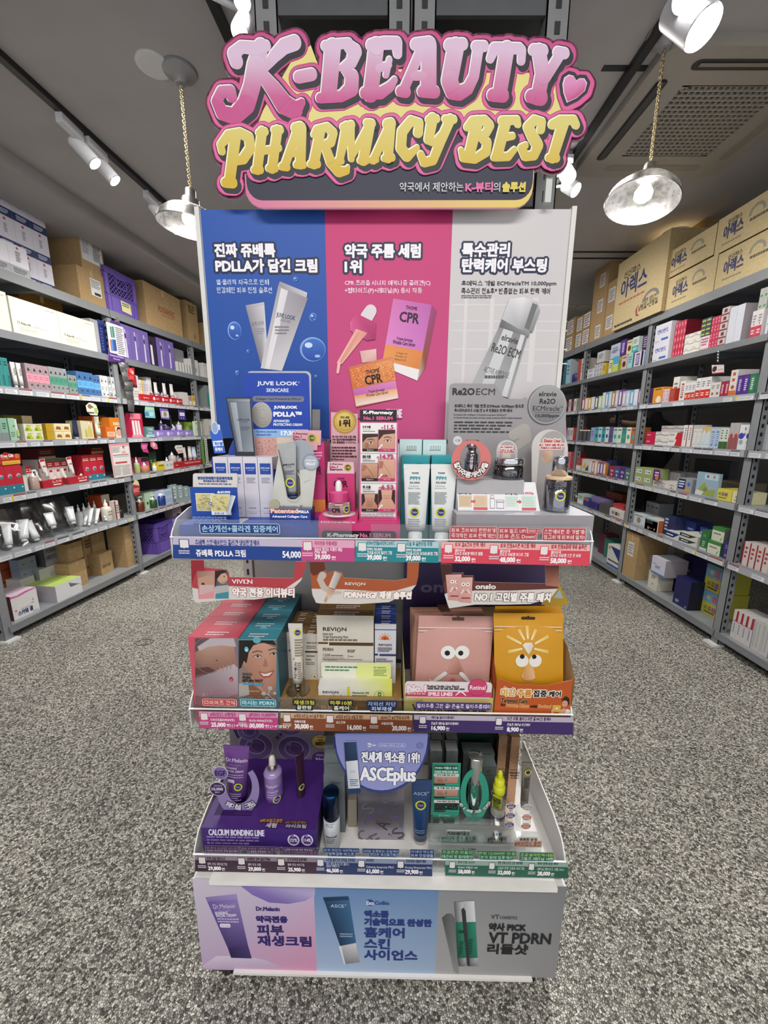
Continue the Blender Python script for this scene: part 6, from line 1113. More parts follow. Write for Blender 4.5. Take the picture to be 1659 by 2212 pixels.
P.d(1446,1250,26,'2a1c18');P.d(1440,1232,14,'2a1c18');P.p([(1380,1362),(1396,1330),(1424,1318),(1470,1330),(1480,1362)],'c99a80');P.p([(1430,1362),(1450,1322),(1474,1332),(1480,1362)],'d8d0cc');P.d(1432,1282,25,'c99a80',ry=34);P.p([(1406,1268),(1418,1246),(1446,1244),(1460,1268),(1456,1300),(1470,1280),(1468,1240),(1440,1228),(1410,1240)],'2a1c18');P.p([(1330,1290),(1400,1292),(1394,1352),(1334,1346)],'c9a23c');P.d(1366,1318,9,'e6ddd0');P.st([(1330,1362,22),(1330,1330,18),(1345,1322,12)],'c99a80');P.d(1422,1276,3,'3a2420');P.d(1444,1276,3,'3a2420');P.l([(1422,1298),(1432,1302),(1442,1297)],4,'a85048')
T.p('front_panel',m)
m=MB();bx=zt_[4][0];ax=zt_[5][0];zbk=XZ(cF,1380,500,.25)[1]
for x,nm in((ax,0),(bx,1)):
 for dx in((-.0006,.0006),):
  pts=[(yo,Z2),(.25,Z2),(.25,zbk),(yo+.05,XZ(cF,1430,820,yo+.05)[1]),(yo,zt_[3][1]if nm else zt_[0][1])];A=[m.vert((x+.0006,p[0],p[1]),'b9925c')for p in pts];B_=[m.vert((x-.0006,p[0],p[1]),OR if not nm else 'c9a878')for p in pts];m.face(A);m.face(B_[::-1])
T.p('side_panel',m)
m=MB();m.box(ax,bx,.25,.2512,Z2,zbk,'857058');T.p('back_panel',m)
YP='c98f1c'
for i in range(3):
 yq=.085+i*.032;q=[XZ(cF,*p,yq)for p in((862+i*6,560-i*28),(1436-i*10,562-i*30),(1420-i*12,1150),(862+i*4,1150))];q=[(x,max(z,Z2+.01))for x,z in q]
 m=MB();pouch_shape(m,q,yq,.010,YP,.009);P=Pw(m,yq,cF);P.rr(1088,590-i*28,1204,610-i*28,9,'3a2808')
 if i==0:
  P.d(1146,592,12,'3a2808');seal(P,866,1420,668,YP)
  for a0,r0,r1 in((25,60,190),(62,60,150),(90,60,160),(118,60,150),(155,60,190),(-14,50,170),(194,50,170)):
   t=radians(a0);cx0,cy0=1132,815;d_=(cos(t),-sin(t));nx,ny=-d_[1],d_[0]
   P.p([(cx0+d_[0]*r0+nx*7,cy0+d_[1]*r0+ny*7),(cx0+d_[0]*r1+nx*14,cy0+d_[1]*r1+ny*14),(cx0+d_[0]*r1-nx*14,cy0+d_[1]*r1-ny*14),(cx0+d_[0]*r0-nx*7,cy0+d_[1]*r0-ny*7)],['e6d8a8','d6b050','d6b050','e6d8a8'])
  P.p([(1084,800),(1110,782),(1160,780),(1176,806),(1150,850),(1132,872),(1116,850)],['d8d0c4','e0dad0','d8d0c4','c9bfb0','b8aca0','cfc6ba','e0dad0'])
  P.p([(1095,970),(1110,900),(1160,900),(1186,1060),(1150,1086),(1100,1082),(1072,1050)],['d0983c','d0a04c','cc983c','d8b48c','b87f58','c48c62','d4ac78'])
  for x in(1078,1186):P.d(x,922,54,'e0dbd2',ry=58)
  P.d(1080,888,20,'161314',ry=21);P.d(1177,889,19,'161314',ry=20)
 solo(S,'patch_pouch',('yellow zip pouch with cartoon eyes and a crystal, front in the orange box','yellow zip pouch just behind the front one in the orange box','rearmost yellow zip pouch in the orange box')[i],'pouch',m,((q[2][0]+q[3][0])/2,yq,q[2][1]),'yellow patch pouches')
yy=.285;q=[XZ(cF,*p,yy)for p in((1300,318),(1392,310),(1466,470),(1400,486),(1240,478))];m=MB();m.slab(q,yy,yy+.0012,'c4a02c','c4a02c');P=Pr(m,yy,cF);P.p([(1340,420),(1390,350),(1420,425)],'b8c4d0')
o=solo(S,'hanging_card','yellow corner card sticking out behind the orange box','display card',m,(q[2][0],yy,q[3][1]))
# ---------------------------------------------------------------- bottom tray
PUR='3d1a6e'
yf=.028;a,b=XZ(cG,116,1060,yf),XZ(cG,1004,858,yf);zq=b[1];yb_=.235
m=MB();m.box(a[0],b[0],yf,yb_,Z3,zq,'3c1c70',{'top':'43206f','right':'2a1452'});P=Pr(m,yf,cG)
P.t('CALCIUM BONDING LINE',152,856,592,902,'ddd6e8',2.6,skew=.04);P.g(140,908,566,972,3,'8d76b0')
for x,t_ in((826,'121%'),(935,'114%')):
 P.ring(x,938,38,50,'dcd6e4',k=1.18,a0=85,a1=-235);P.ring(x,938,38,50,'8d6cb0',k=1.18,a0=125,a1=88);P.t(t_,x-26,926,x+28,952,'e6e0ee',1.6);P.g(x-12,905,x+12,916,1,'b8a8d0');P.g(x-12,962,x+12,972,1,'b8a8d0')
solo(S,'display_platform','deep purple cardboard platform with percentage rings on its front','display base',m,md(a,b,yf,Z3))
ypb=.238;m=MB();q=[XZ(cG,*p,ypb)for p in((345,440),(1080,440),(1088,40),(340,40))];m.box(q[0][0],q[1][0],ypb,ypb+.0015,Z3,q[2][1],'6d6672');P=Pr(m,ypb,cG);P.p([(345,60),(380,130),(410,110),(420,60)],'241440')
for x,y,r in((525,190,140),(830,210,132),(800,20,110),(780,400,70),(470,70,90)):
 P.d(x,y,r,'5f4a78',ry=r*.9,col2='4a3862');P.ring(x,y,r*.94,r,'8d80a0',k=.9);P.ring(x,y,r*.52,r*.58,'8a7a9c',k=.9);P.d(x+r*.05,y+r*.02,r*.46,'46305e',ry=r*.40);P.d(x-r*.3,y-r*.3,r*.14,'77668c');P.ring(x+5,y+4,r*.30,r*.34,'6f5c88',k=.9,a0=30,a1=280)
for x,y in((700,120),(725,95)):P.p([(x,y-22),(x+6,y-6),(x+22,y),(x+6,y+6),(x,y+22),(x-6,y+6),(x-22,y),(x-6,y-6)],'3a2460')
P.d(1042,152,70,'8d6f2c',ry=62);P.ring(1042,152,58,64,'c9ac58',k=.9);P.d(1042,152,56,'a9873a',ry=50,col2='c9a858');P.t('약국',1024,132,1060,152,'241a0c',1);P.t('BEST',1004,156,1080,180,'241a0c',2.4);P.g(1012,112,1072,122,1,'4a3818');P.d(1040,285,68,'4a2a68',ry=60);P.t('No.1',1006,280,1090,306,'c9bcd6',1.6);P.g(1008,250,1070,268,2,'a898bc')
solo(S,'header_board','grey header board printed with purple cell circles behind the purple platform','display board',m,((q[0][0]+q[1][0])/2,ypb,Z3))
# step, u-shaped card, badges, tube
ys=.060;a,b=XZ(cG,200,828,ys),XZ(cG,492,770,ys);zs=b[1];m=MB();m.box(a[0],b[0],ys,ys+.10,zq,zs,'33185f',{'top':'3f2070'});P=Pr(m,ys,cG);P.t('#탄력밀어올림',258,772,436,792,'7c6030',1,out=[(5,'1f1038')]);P.t('페이셜 크림',246,798,458,830,'8d84a0',2,out=[(5,'1f1038')])
solo(S,'riser_block','small purple riser block under the curved lilac card','riser',m,md(a,b,ys,zq))
m=MB('print');m.top(zq);yA=Y_(cG,650,800,zq)
def tt(t,u0,v0,u1,v1,c,out):
 p0,p1=S.at(cG((u0+u1)/2,v1),z=zq),S.at(cG((u0+u1)/2,v0),z=zq);l,r=S.at(cG(u0,(v0+v1)/2),z=zq),S.at(cG(u1,(v0+v1)/2),z=zq);m.tfit(t,l.x,p0.y,r.x,p1.y,c,.0006,[(.0022,out)])
tt('#피부밀도충전',562,772,738,800,'a8783c','1f1038');tt('세럼',606,806,690,842,'b8b0c4','1f1038');tt('#눈가집중케어',762,790,924,812,'7c5a3c','1f1038');tt('아이크림',764,818,926,846,'a9a0b8','1f1038')
l0=S.at(cG(650,800),z=zq);solo(S,'lettering_sticker','raised lettering labels lying on top of the purple platform','sticker',m,(l0.x,l0.y,zq))
yu=.075;T=Thing(S,'arch_card','lilac u-shaped card with curved lettering and two round badges around the purple tube','display card',(XZ(cG,385,740,yu)[0],yu,zs))
def ubend(A_,B_,t0,t1,n,y,col,name,th=.0012):
 m=MB();oA=[A_(t0+(t1-t0)*i/n)for i in range(n+1)];oB=[B_(t0+(t1-t0)*i/n)for i in range(n+1)]
 qa=[XZ(cG,*p,y)for p in oA];qb=[XZ(cG,*p,y)for p in oB]
 for yy,fl in((y,1),(y+th,0)):
  ia=[m.vert((x,yy,z),col)for x,z in qa];ib=[m.vert((x,yy,z),col)for x,z in qb]
  for i in range(n):m.face((ia[i],ia[i+1],ib[i+1],ib[i])if fl else(ib[i],ib[i+1],ia[i+1],ia[i]))
 return m
cs=lambda d:(cos(radians(d)),sin(radians(d)))
m=ubend(lambda t:(385+168*cs(t)[0],540-212*cs(t)[1]),lambda t:(393+102*cs(t)[0]+0,510-140*cs(t)[1]),172,408,30,yu,'8d7cab','u');P=Pr(m,yu,cG);P.m.o=.0006;P.arc('페이셜 크림',388,535,172,52,232,312,'dcd8e2',out=[(7,'2a1848')],bold=1.6);T.p('ring',m)
for x,y,r,c,tx in((244,405,57,'77609c','EGF'),(222,532,62,'33204e','10,000')):
 m=MB();p=XZ(cG,x,y,yu-.003);kk=abs(XZ(cG,x+r,y,yu-.003)[0]-p[0]);m.rod((p[0],yu-.003,p[1]),(p[0],yu-.0015,p[1]),kk*1.06,'c3bccb',seg=28);P=Pr(m,yu-.003,cG);P.d(x,y,r,c)
 if tx=='EGF':P.t('EGF',x-40,y-18,x+40,y+20,'17101f',1.6)
 else:P.t('고농축 리포닉',x-32,y-34,x+36,y-20,'b9b0c6',.4);P.t(tx,x-46,y-12,x+42,y+14,'d3ccdc',1.2);P.t('ppm',x-20,y+20,x+16,y+34,'d3ccdc')
 T.p('round_badge',m,'round lilac badge' if tx=='EGF' else 'round dark plum badge')
m=MB();p0,p1=XZ(cG,262,700,yu),XZ(cG,470,700,yu);m.box(p0[0],p0[0]+.001,yu+.001,yu+.03,zs,p0[1],'7c6b9c');m.box(p1[0]-.001,p1[0],yu+.001,yu+.03,zs,p1[1],'7c6b9c');T.p('side_tab',m)
def tube_on(T,cr,base,topc,y,rpx,wpx,c0,c1,cap,capc,dpt=.7,mat='gloss',prn=None,crimp=.012):
 """tube from the pixel of its cap foot to the pixel of its crimp, in the plane y"""
 b0,t0=XZ(cr,*base,y),XZ(cr,*topc,y);L_=hypot(t0[0]-b0[0],t0[1]-b0[1]);ang=atan2(t0[0]-b0[0],t0[1]-b0[1]);kk=abs(XZ(cr,base[0]+100,base[1],y)[0]-b0[0])/100
 X=Matrix.Translation((b0[0],y,b0[1]))@Matrix.Rotation(ang,4,'Y');r=rpx*kk;ch=cap*kk
 if cap:m=MB('gloss');m.X=X;m.lathe(0,0,[(r*.8,0,capc),(r*.86,.002,capc),(r*.84,ch,capc)],24,sy=dpt);T.p('cap',m)
 m=MB(mat);m.X=X;m.tube(0,0,ch,L_,r,wpx*kk,c0,c1,depth=r*dpt,crimp=crimp);m.o=.0006
 if prn:prn(m,L_,r)
 T.p('tube_body',m)
T=Thing(S,'cream_tube','purple facial cream tube standing inside the lilac u-shaped card','tube',(XZ(cG,375,625,.1)[0],.1,zs))
def pp1(m,L,r):
 m.tfit('Dr.Melaxin',-r*1.0,L*.74,r*1.1,L*.80,'c3b4d0',.0003);m.tfit('Calcium',-r*1.0,L*.675,r*.5,L*.72,'8d74a8');m.tfit('BONDING',-r*.95,L*.625,r*.1,L*.655,'c3b4d0',.0002);m.tfit('FACIAL CREAM',-r*.95,L*.575,r*.75,L*.61,'c3b4d0',.0002);m.greek(-r*.9,L*.48,r*.8,L*.55,2,'9d8ab4');m.rect(-r*.8,L*.40,-r*.1,L*.45,'d3cadb');m.tfit('Ca Care',-r*.74,L*.412,-r*.16,L*.438,'4a2a68')
 m.disc(r*.28,L*.34,r*.40,'b5c233');m.disc(r*.28,L*.34,r*.28,'3a2a60');m.tfit('Tester',r*.06,L*.33,r*.5,L*.355,'bdb4d6');m.greek(-r*.8,L*.10,r*.6,L*.24,4,'8d7aa4')
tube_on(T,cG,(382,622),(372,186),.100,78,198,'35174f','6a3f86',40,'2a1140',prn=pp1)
# dropper serum bottle
yd=.115;xc=XZ(cG,682,745,yd)[0];zc=lambda v:XZ(cG,680,v,yd)[1];kk=lambda w:abs(XZ(cG,680+w,600,yd)[0]-XZ(cG,680,600,yd)[0]);z0_=zq
T=Thing(S,'serum_bottle','frosted purple dropper bottle with a pale rubber bulb on the purple platform','bottle',(xc,yd,z0_))
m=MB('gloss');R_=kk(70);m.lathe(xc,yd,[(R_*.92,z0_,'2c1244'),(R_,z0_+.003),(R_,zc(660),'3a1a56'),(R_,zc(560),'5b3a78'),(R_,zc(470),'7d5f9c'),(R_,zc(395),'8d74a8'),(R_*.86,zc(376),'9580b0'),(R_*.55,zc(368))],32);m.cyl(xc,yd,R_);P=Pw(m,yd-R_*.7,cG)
P.t('Melaxin',612,488,700,508,'d0c4dc',.6);P.t('Calcium',622,512,676,528,'b8a6cc');P.t('MULTI BONDING SERUM',622,534,706,550,'d0c4dc',.3);P.g(620,556,700,590,2,'b09cc4');P.tester(700,608,34);P.g(632,656,716,700,3,'8d7aa4');T.p('bottle_body',m)
m=MB('glass');m.lathe(xc,yd,[(kk(40),zc(368),'fff'),(kk(40),zc(330))],24,close=False);T.p('neck_collar',m,'clear neck collar');m=MB('chrome');m.lathe(xc,yd,[(kk(27),zc(372),'b4aca4'),(kk(27),zc(345),'c9c1b8'),(kk(22),zc(342))],20);T.p('ferrule',m)
m=MB('plastic');m.lathe(xc,yd,[(kk(22),zc(343),'bdb0a8'),(kk(26),zc(330),'c9bdb4'),(kk(24),zc(290),'d0c6be'),(kk(18),zc(272)),(kk(4),zc(265))],20);T.p('dropper_bulb',m,'pale rubber bulb')
# eye cream pen in a small stand
T=Thing(S,'eye_cream_tube','slender dark plum eye cream tube standing tip up beside the dropper bottle','tube',(XZ(cG,896,765,.12)[0],.12,zq));yd=.12
xc=XZ(cG,896,765,yd)[0];zc=lambda v:XZ(cG,896,v,yd)[1];kk=lambda w:abs(XZ(cG,896+w,600,yd)[0]-XZ(cG,896,600,yd)[0])
m=MB('acrylic');m.lathe(xc,yd,[(kk(26),zq,'fff'),(kk(26),zc(660))],20,close=False);T.p('clear_cup',m)
m=MB('gloss');m.lathe(xc,yd,[(kk(14),zq+.001,'c3bcc6'),(kk(22),zq+.006),(kk(24),zc(668))],20);T.p('cap',m,'pale clear cap')
m=MB('gloss');X=Matrix.Translation((xc,yd,0))@Matrix.Rotation(radians(55),4,'Z');m.X=X;m.tube(0,0,zc(666),zc(258),kk(36),kk(85),'2c1224','3a1c34',depth=kk(30),crimp=.010);m.rect(-kk(34),zc(640),kk(34),zc(632),'b58f3c');m.disc(-kk(8),zc(500),kk(26),'b5c233');m.disc(-kk(8),zc(500),kk(17),'3a2a60');T.p('tube_body',m)
# grey cartons, navy mist bottle
for i,(u0,u1,tp,y)in enumerate(((1072,1232,430,.105),(1078,1228,300,.145),(1084,1224,190,.185))):
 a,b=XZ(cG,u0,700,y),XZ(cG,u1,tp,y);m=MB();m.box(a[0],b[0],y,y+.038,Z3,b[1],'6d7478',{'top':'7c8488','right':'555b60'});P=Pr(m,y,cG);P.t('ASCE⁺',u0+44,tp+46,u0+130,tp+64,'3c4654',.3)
 solo(S,'mist_carton','grey mist carton behind the navy-capped bottle, %s of its row'%('front','middle','back')[i],'carton',m,md(a,b,y,Z3),'grey mist cartons')
a,b=XZ(cG,1262,880,.12),XZ(cG,1330,620,.12);m=MB();m.box(a[0],b[0],.12,.17,Z3,b[1],'9a9183',{'right':'7d7568'});solo(S,'mist_carton','beige carton edge beside the shimmering carton','carton',m,md(a,b,.12,Z3))
ym=.075;xc=XZ(cG,1135,970,ym)[0];zc=lambda v:XZ(cG,1135,v,ym)[1];kk=lambda w:abs(XZ(cG,1135+w,800,ym)[0]-XZ(cG,1135,800,ym)[0]);R_=kk(64)
T=Thing(S,'mist_bottle','white mist bottle with a tall navy cap standing on the white tray','bottle',(xc,ym,Z3))
m=MB('gloss');m.lathe(xc,ym,[(R_*.9,Z3,'20364f'),(R_,Z3+.003),(R_,zc(968)),(R_,zc(962),'b3b5b9'),(R_,zc(742),'bcbec3')],32);m.cyl(xc,ym,R_);P=Pw(m,ym-R_*.7,cG);P.t('ASCE⁺',1080,790,1150,822,'8d949c',.3);P.t('Exomist & toner',1084,890,1176,906,'2a3a58',.6);P.g(1090,912,1160,950,3,'6f7682');T.p('bottle_body',m)
m=MB('metal');m.lathe(xc,ym,[(R_*.98,zc(740),'1c3c66'),(R_*.98,zc(560)),(R_*.95,zc(548),'234876'),(R_*.9,zc(546)),(R_*.1,zc(546))],32);T.p('cap',m,'navy metal cap')
cT=crop(700,1570,.2)
yh=.088;a,b=XZ(cT,368,1310,yh),XZ(cT,868,700,yh);T=Thing(S,'ampoule_carton','large shimmering grey carton with curved letters under the round hanging card','carton',md(a,b,yh,Z3))
m=MB('foil');m.box(a[0],b[0],yh,yh+.06,Z3,XZ(cT,600,590,yh)[1],'8d8894',{'left':'a39790','front':'a39ea9'});P=Pr(m,yh,cT)
for ch,x,y,r_,c in(('S',470,880,.9,'5d5a66'),('A',630,1060,1.2,'3a3842'),('C',420,1180,.6,'6a6872'),('V',720,880,-.8,'4a4854'),('S',800,1150,.8,'55525e'),('E',560,1220,.5,'6a6872'),('C',660,760,-.4,'66646e')):P.t(ch,x-50,y-60,x+50,y+60,c,rot=r_)
for x,y,c in((480,960,'5a4ac8'),(600,920,'6a4ad0'),(700,1160,'4a3cc0'),(770,960,'5a5ad8'),(560,1020,'b0405c'),(690,1010,'a84a8c'),(440,1040,'5248c8'),(820,1060,'4a44c4')):P.d(x,y,7,c);P.l([(x,y),(x+30,y+12)],5,c)
T.p('box',m)
yh=.004;m=MB();cc=[(620+520*cos(radians(t)),100-615*sin(radians(t))*(1 if t>180 else 0))for t in range(180,361,9)]
q=[XZ(cT,*p,yh)for p in[(100,70)]+cc+[(1136,100)]];ztop=.7125;q[0]=(q[0][0],ztop);q[-1]=(q[-1][0],ztop)
T=Thing(S,'hanging_card','round periwinkle hanging card with white and navy bottle picture above the shimmering carton','display card',(XZ(cT,620,80,yh)[0],yh,ztop))
m.slab(q,yh,yh+.0012,'2b3a78','b9bdd0');P=Pr(m,yh,cT);P.p([(118,70)]+[(620+500*cos(radians(t)),95-590*sin(radians(t)))for t in range(180,361,9)]+[(1120,70)],['5c66a0']+[mixc('5c66a0','8f92c4',.5-.5*sin(radians(t)))for t in range(180,361,9)]+['5c66a0'])
P.d(488,196,26,'d3d6e4');P.t('Exo',466,186,512,206,'3a4684',.8);P.t('CoBio',516,186,560,206,'d3d6e4',.8);P.rr(590,180,880,214,16,'d3d6e4');P.rr(593,183,877,211,14,'6a72ac');P.t('ASCEplus 엑소미스트 베스',602,188,868,207,'d3d6e4',.8);P.ring(1035,200,30,36,'3a4684');P.ring(1035,200,14,18,'3a4684')
P.t('전세계 엑소좀 1위!',408,270,1030,382,'e6e6ec',5,out=[(12,'20284c')]);P.t('ASCEplus',395,440,985,620,'e9e9ee',8,out=[(14,'20284c')])
T.p('card_disc',m)
yq=yh-.004;m=MB();q=[XZ(cT,*p,yq)for p in((215,165),(345,160),(400,700),(375,725),(270,728),(250,700))];m.slab(q,yq,yq+.001,'203664','ccc');P=Pr(m,yq,cT);P.p([(222,172),(340,168),(362,360),(236,372)],['1a2c48','2c4468','203654','14243c']);P.p([(236,372),(362,360),(388,660),(262,668)],['b9bdc6','d3d6dc','cfd2d8','b3b7c0']);P.p([(262,668),(388,660),(392,700),(268,708)],'1f3658');P.t('ASCE⁺',282,470,344,492,'7c8798');P.g(280,560,372,640,4,'5a6880');T.p('bottle_picture',m,'cut-out picture of a white and navy bottle')
# blue tube
T=Thing(S,'cream_tube','deep blue tube standing on a pale cap beside the shimmering carton','tube',(XZ(cH,388,968,.085)[0],.085,Z3))
def bp(m,L,r):
 m.tfit('ASCE⁺',-r*1.15,L*.80,r*1.1,L*.845,'9fb0c4',.0002);m.disc(-r*.1,L*.66,r*.78,'b5c233');m.disc(-r*.1,L*.66,r*.54,'3a2a60');m.tfit('Tester',-r*.5,L*.65,r*.3,L*.675,'bdb4d6');m.greek(-r*.9,L*.26,r*.6,L*.32,2,'7d92ac')
b0=XZ(cH,388,968,.085);tube_on(T,cH,(388,966),(400,448),.085,52,150,'1c3a64','24426e',85,'a9a8a4',prn=bp)
# dark cartons behind
for i,(u0,u1,tp,y,c)in enumerate(((452,566,225,.135,'4c4f50'),(572,690,225,.135,'4e5152'),(458,566,135,.175,'424546'),(570,688,135,.175,'444748'),(466,566,60,.215,'25302c'),(570,690,60,.215,'27322e'))):
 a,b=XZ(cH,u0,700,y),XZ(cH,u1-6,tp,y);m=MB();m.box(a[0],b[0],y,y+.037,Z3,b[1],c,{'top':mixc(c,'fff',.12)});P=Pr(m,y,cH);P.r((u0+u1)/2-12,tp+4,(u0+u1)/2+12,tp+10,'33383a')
 solo(S,'ampoule_carton','dark grey carton in the %s row, nearer the %s'%(('front','middle','rear')[i//2],('round hanging card','chrome bottle')[i%2]),'carton',m,md(a,b,y,Z3),'dark grey ampoule cartons')
for i,(u0,u1,tp,y)in enumerate(((800,985,345,.150),(700,970,245,.195))):
 a,b=XZ(cH,u0,700,y),XZ(cH,u1,tp,y);m=MB();m.box(a[0],b[0],y,y+.04,Z3,b[1],'4a5452',{'top':'5d6664'});P=Pr(m,y,cH);P.t('VT',(u0+u1)/2+10,tp+32,(u0+u1)/2+44,tp+52,'1c2422',.4);P.t('COSMETICS',(u0+u1)/2-6,tp+62,(u0+u1)/2+60,tp+70,'1c2422')
 solo(S,'shot_carton','dark green-grey carton behind the chrome bottle, %s row'%('front','rear')[i],'carton',m,md(a,b,y,Z3),'green-grey shot cartons')
yb=.255;a,b=XZ(cH,668,240,yb),XZ(cH,975,60,yb);m=MB();m.box(a[0],b[0],yb,yb+.002,Z3,b[1]+.05,'1d3a33');P=Pr(m,yb,cH);P.rr(885,140,985,195,10,'2f564c');solo(S,'header_board','dark green header board behind the green-grey cartons','display board',m,md(a,b,yb,Z3))
# clear stair, green card, chrome bottle, yellow dropper, small tube
T=Thing(S,'acrylic_riser_stand','clear stepped acrylic stand under the green bottle and yellow dropper','riser',(XZ(cH,800,1000,.06)[0],.06,Z3))
ya1=.045;zlo=XZ(cH,800,935,ya1)[1];a,b=XZ(cH,452,1000,ya1)[0],XZ(cH,1332,1000,ya1)[0];m=MB('acrylic');m.box(a,b,ya1,ya1+.002,Z3,zlo,'fff');m.box(a,b,ya1,.075,zlo-.002,zlo,'fff');P=Pr(m,ya1,cH);P.t('VT',718,985,822,1020,'3c4040',.5);T.p('lower_step',m)
ya2=.075;zhi=XZ(cH,780,800,ya2)[1];b2=XZ(cH,1112,900,ya2)[0];m=MB('acrylic');m.box(a,b2,ya2,ya2+.002,zlo,zhi,'fff');m.box(a,b2,ya2,.145,zhi-.002,zhi,'fff');T.p('upper_step',m)
for lab,cr_,ls,bgc in(('white label sticker with teal lettering on the upper step',cH,[('PDRN✪리들샷',(602,848,772,880),'2a2c2c'),('#시너지 흡수 부스팅',(554,886,818,918),'3f8f7c')],'c9cdc9'),('white label sticker with purple hashtag lettering on the upper step',cH,[('강력한',(948,862,1020,888),'3a3a44'),('#탄력 케어',(912,894,1056,928),'241a34')],'c3c4c8'),('white label sticker with orange hashtag lettering at the step corner',cH,[('허허한 눈가',(1166,902,1296,924),'4a4040'),('#비타민C 충전',(1122,928,1328,958),'b4602a')],'c9bfb4')):
 y=ya2-.0012 if 'corner' not in lab else ya1-.0012;m=MB('print');P=Pr(m,y,cr_)
 for t_,q_,c_ in ls:P.rr(q_[0]-12,q_[1]-8,q_[2]+12,q_[3]+12,12,bgc)
 for t_,q_,c_ in ls:P.t(t_,*q_,c_,1.6)
 q0=ls[1][1];P.g(q0[0],q0[3]+2,q0[2],q0[3]+8,1,ls[1][2]);p=XZ(cr_,(q0[0]+q0[2])/2,q0[3],y);solo(S,'label_sticker',lab,'sticker',m,(p[0],y,p[1]))
def grc(P):
 P.rr(486,322,703,738,8,'2f8a72');P.r(500,340,682,372,'16332c');P.t('PDRN 리들샷 으로',506,346,678,366,'a9d0c0',1.4);P.t('괴살탄 탄력/주름 케어',498,376,680,396,'b9dacc',1.2)
 for i,(h,t_)in enumerate(((402,'눈가 주름 개선 효과'),(500,'팔 주름 개선 효과'),(600,'피부 치밀도 개선 효과'))):
  P.r(494,h,690,h+20,'c9cac6');P.t(t_,520,h+3,660,h+14,'2a2c2c',.6)
  for x in(498,590):P.r(x,h+22,x+92,h+72,'a8796a' if i<2 else '101414','bd8f80' if i<2 else '1c2420')
  if i<2:
   for k_ in range(4):P.l([(520,h+34+k_*8),(560+k_*4,h+38+k_*8)],3,'7d4f44')
  else:
   rn=random.Random(2)
   for k_ in range(50):P.d(502+rn.random()*178,h+26+rn.random()*44,2.4,rn.choice(['3c5a4c','6f9480','25382f']))
  P.d(588,h+46,8,'2f8a72');P.r(494,h+74,580,h+84,'16332c');P.r(592,h+74,690,h+84,'2f9f86')
 P.t('VT',530,706,556,722,'b4d3c6');P.t('COSMETICS',560,710,620,720,'b4d3c6')
card('result_card','green result card with six skin close-ups on the clear step','display card',cH,[(484,320),(706,322),(690,738),(470,730)],.10,'2a8068',grc,z0=zhi,side='9fc4b6')
yv=.115;xc=XZ(cH,793,700,yv)[0];zc=lambda v:XZ(cH,793,v,yv)[1];kk=lambda w:abs(XZ(cH,793+w,600,yv)[0]-XZ(cH,793,600,yv)[0]);R_=kk(56)
T=Thing(S,'serum_bottle','tall green bottle with a mirror chrome cap inside the green oval card','bottle',(xc,yv,zhi))
m=MB('glass');m.lathe(xc,yv,[(R_*.97,zhi,'fff'),(R_*.99,zhi+.001),(R_*.99,zc(455))],28,close=False);T.p('outer_wall',m,'clear outer wall')
m=MB('metal');m.lathe(xc,yv,[(R_*.8,zhi+.002,'b9c4bf'),(R_*.9,zhi+.004,'c9d2ce'),(R_*.9,zc(690)),(R_*.9,zc(685),'2f8a6c'),(R_*.9,zc(455))],28);T.p('bottle_body',m)
m=MB('chrome');m.lathe(xc,yv,[(R_*.99,zc(452),'c3c4c4'),(R_*.99,zc(448),'d3d4d4'),(R_*.99,zc(262)),(R_*.94,zc(254)),(R_*.1,zc(253))],32);T.p('cap',m,'mirror chrome cap')
yr_=.098;T=Thing(S,'oval_ring_card','green oval ring card with white lettering around the chrome bottle','display card',(XZ(cH,812,770,yr_)[0],yr_,zhi));m=MB();N=36
oA=[XZ(cH,812+112*cos(2*pi*i/N),568+202*sin(2*pi*i/N),yr_)for i in range(N)];oB=[XZ(cH,806+62*cos(2*pi*i/N),560+142*sin(2*pi*i/N),yr_)for i in range(N)]
for yy,fl in((yr_,1),(yr_+.001,0)):
 ia=[m.vert((x,yy,z),'2f8f78')for x,z in oA];ib=[m.vert((x,yy,z),'2f8f78')for x,z in oB]
 for i in range(N):j=(i+1)%N;m.face((ia[j],ia[i],ib[i],ib[j])if fl else(ia[i],ia[j],ib[j],ib[i]))
P=Pr(m,yr_,cH);P.arc('세안 후 맞춰! 화장품 스킨부스터',812,600,118,26,198,350,'d9e0da',out=[(4,'17352c')],bold=.8);T.p('ring',m)
yl=.112;xc=XZ(cH,985,740,yl)[0];zc=lambda v:XZ(cH,985,v,yl)[1];kk=lambda w:abs(XZ(cH,985+w,600,yl)[0]-XZ(cH,985,600,yl)[0]);R_=kk(60)
T=Thing(S,'serum_bottle','clear dropper bottle with neon yellow cap and a purple base','bottle',(xc,yl,zhi))
m=MB('gloss');m.lathe(xc,yl,[(kk(64),zhi,'33206c'),(kk(64),zc(715),'3a2874'),(kk(58),zc(708))],28);T.p('base_ring',m,'purple base ring')
zb=zc(708);m=MB('glass');m.lathe(xc,yl,[(R_,zb,'fff'),(R_,zc(570)),(R_*.9,zc(552)),(R_*.6,zc(543))],28,close=False);T.p('bottle_glass',m)
m=MB('gloss');m.lathe(xc,yl,[(R_*.9,zb+.001,'9c9a90'),(R_*.93,zb+.004,'a8a698'),(R_*.93,zc(640),'b4b2a0')],28);m.cyl(xc,yl,R_+.0006);P=Pw(m,yl-R_*.8,cH);P.r(942,575,1022,668,'a9b02c');P.t('RETINAL',950,588,1014,602,'2c3010',1);P.t('PEPTIDE',950,608,1014,622,'2c3010',1);P.t('SERUM',952,628,990,638,'2c3010',.4);P.g(950,645,1000,662,1,'55591c');T.p('label',m,'yellow label')
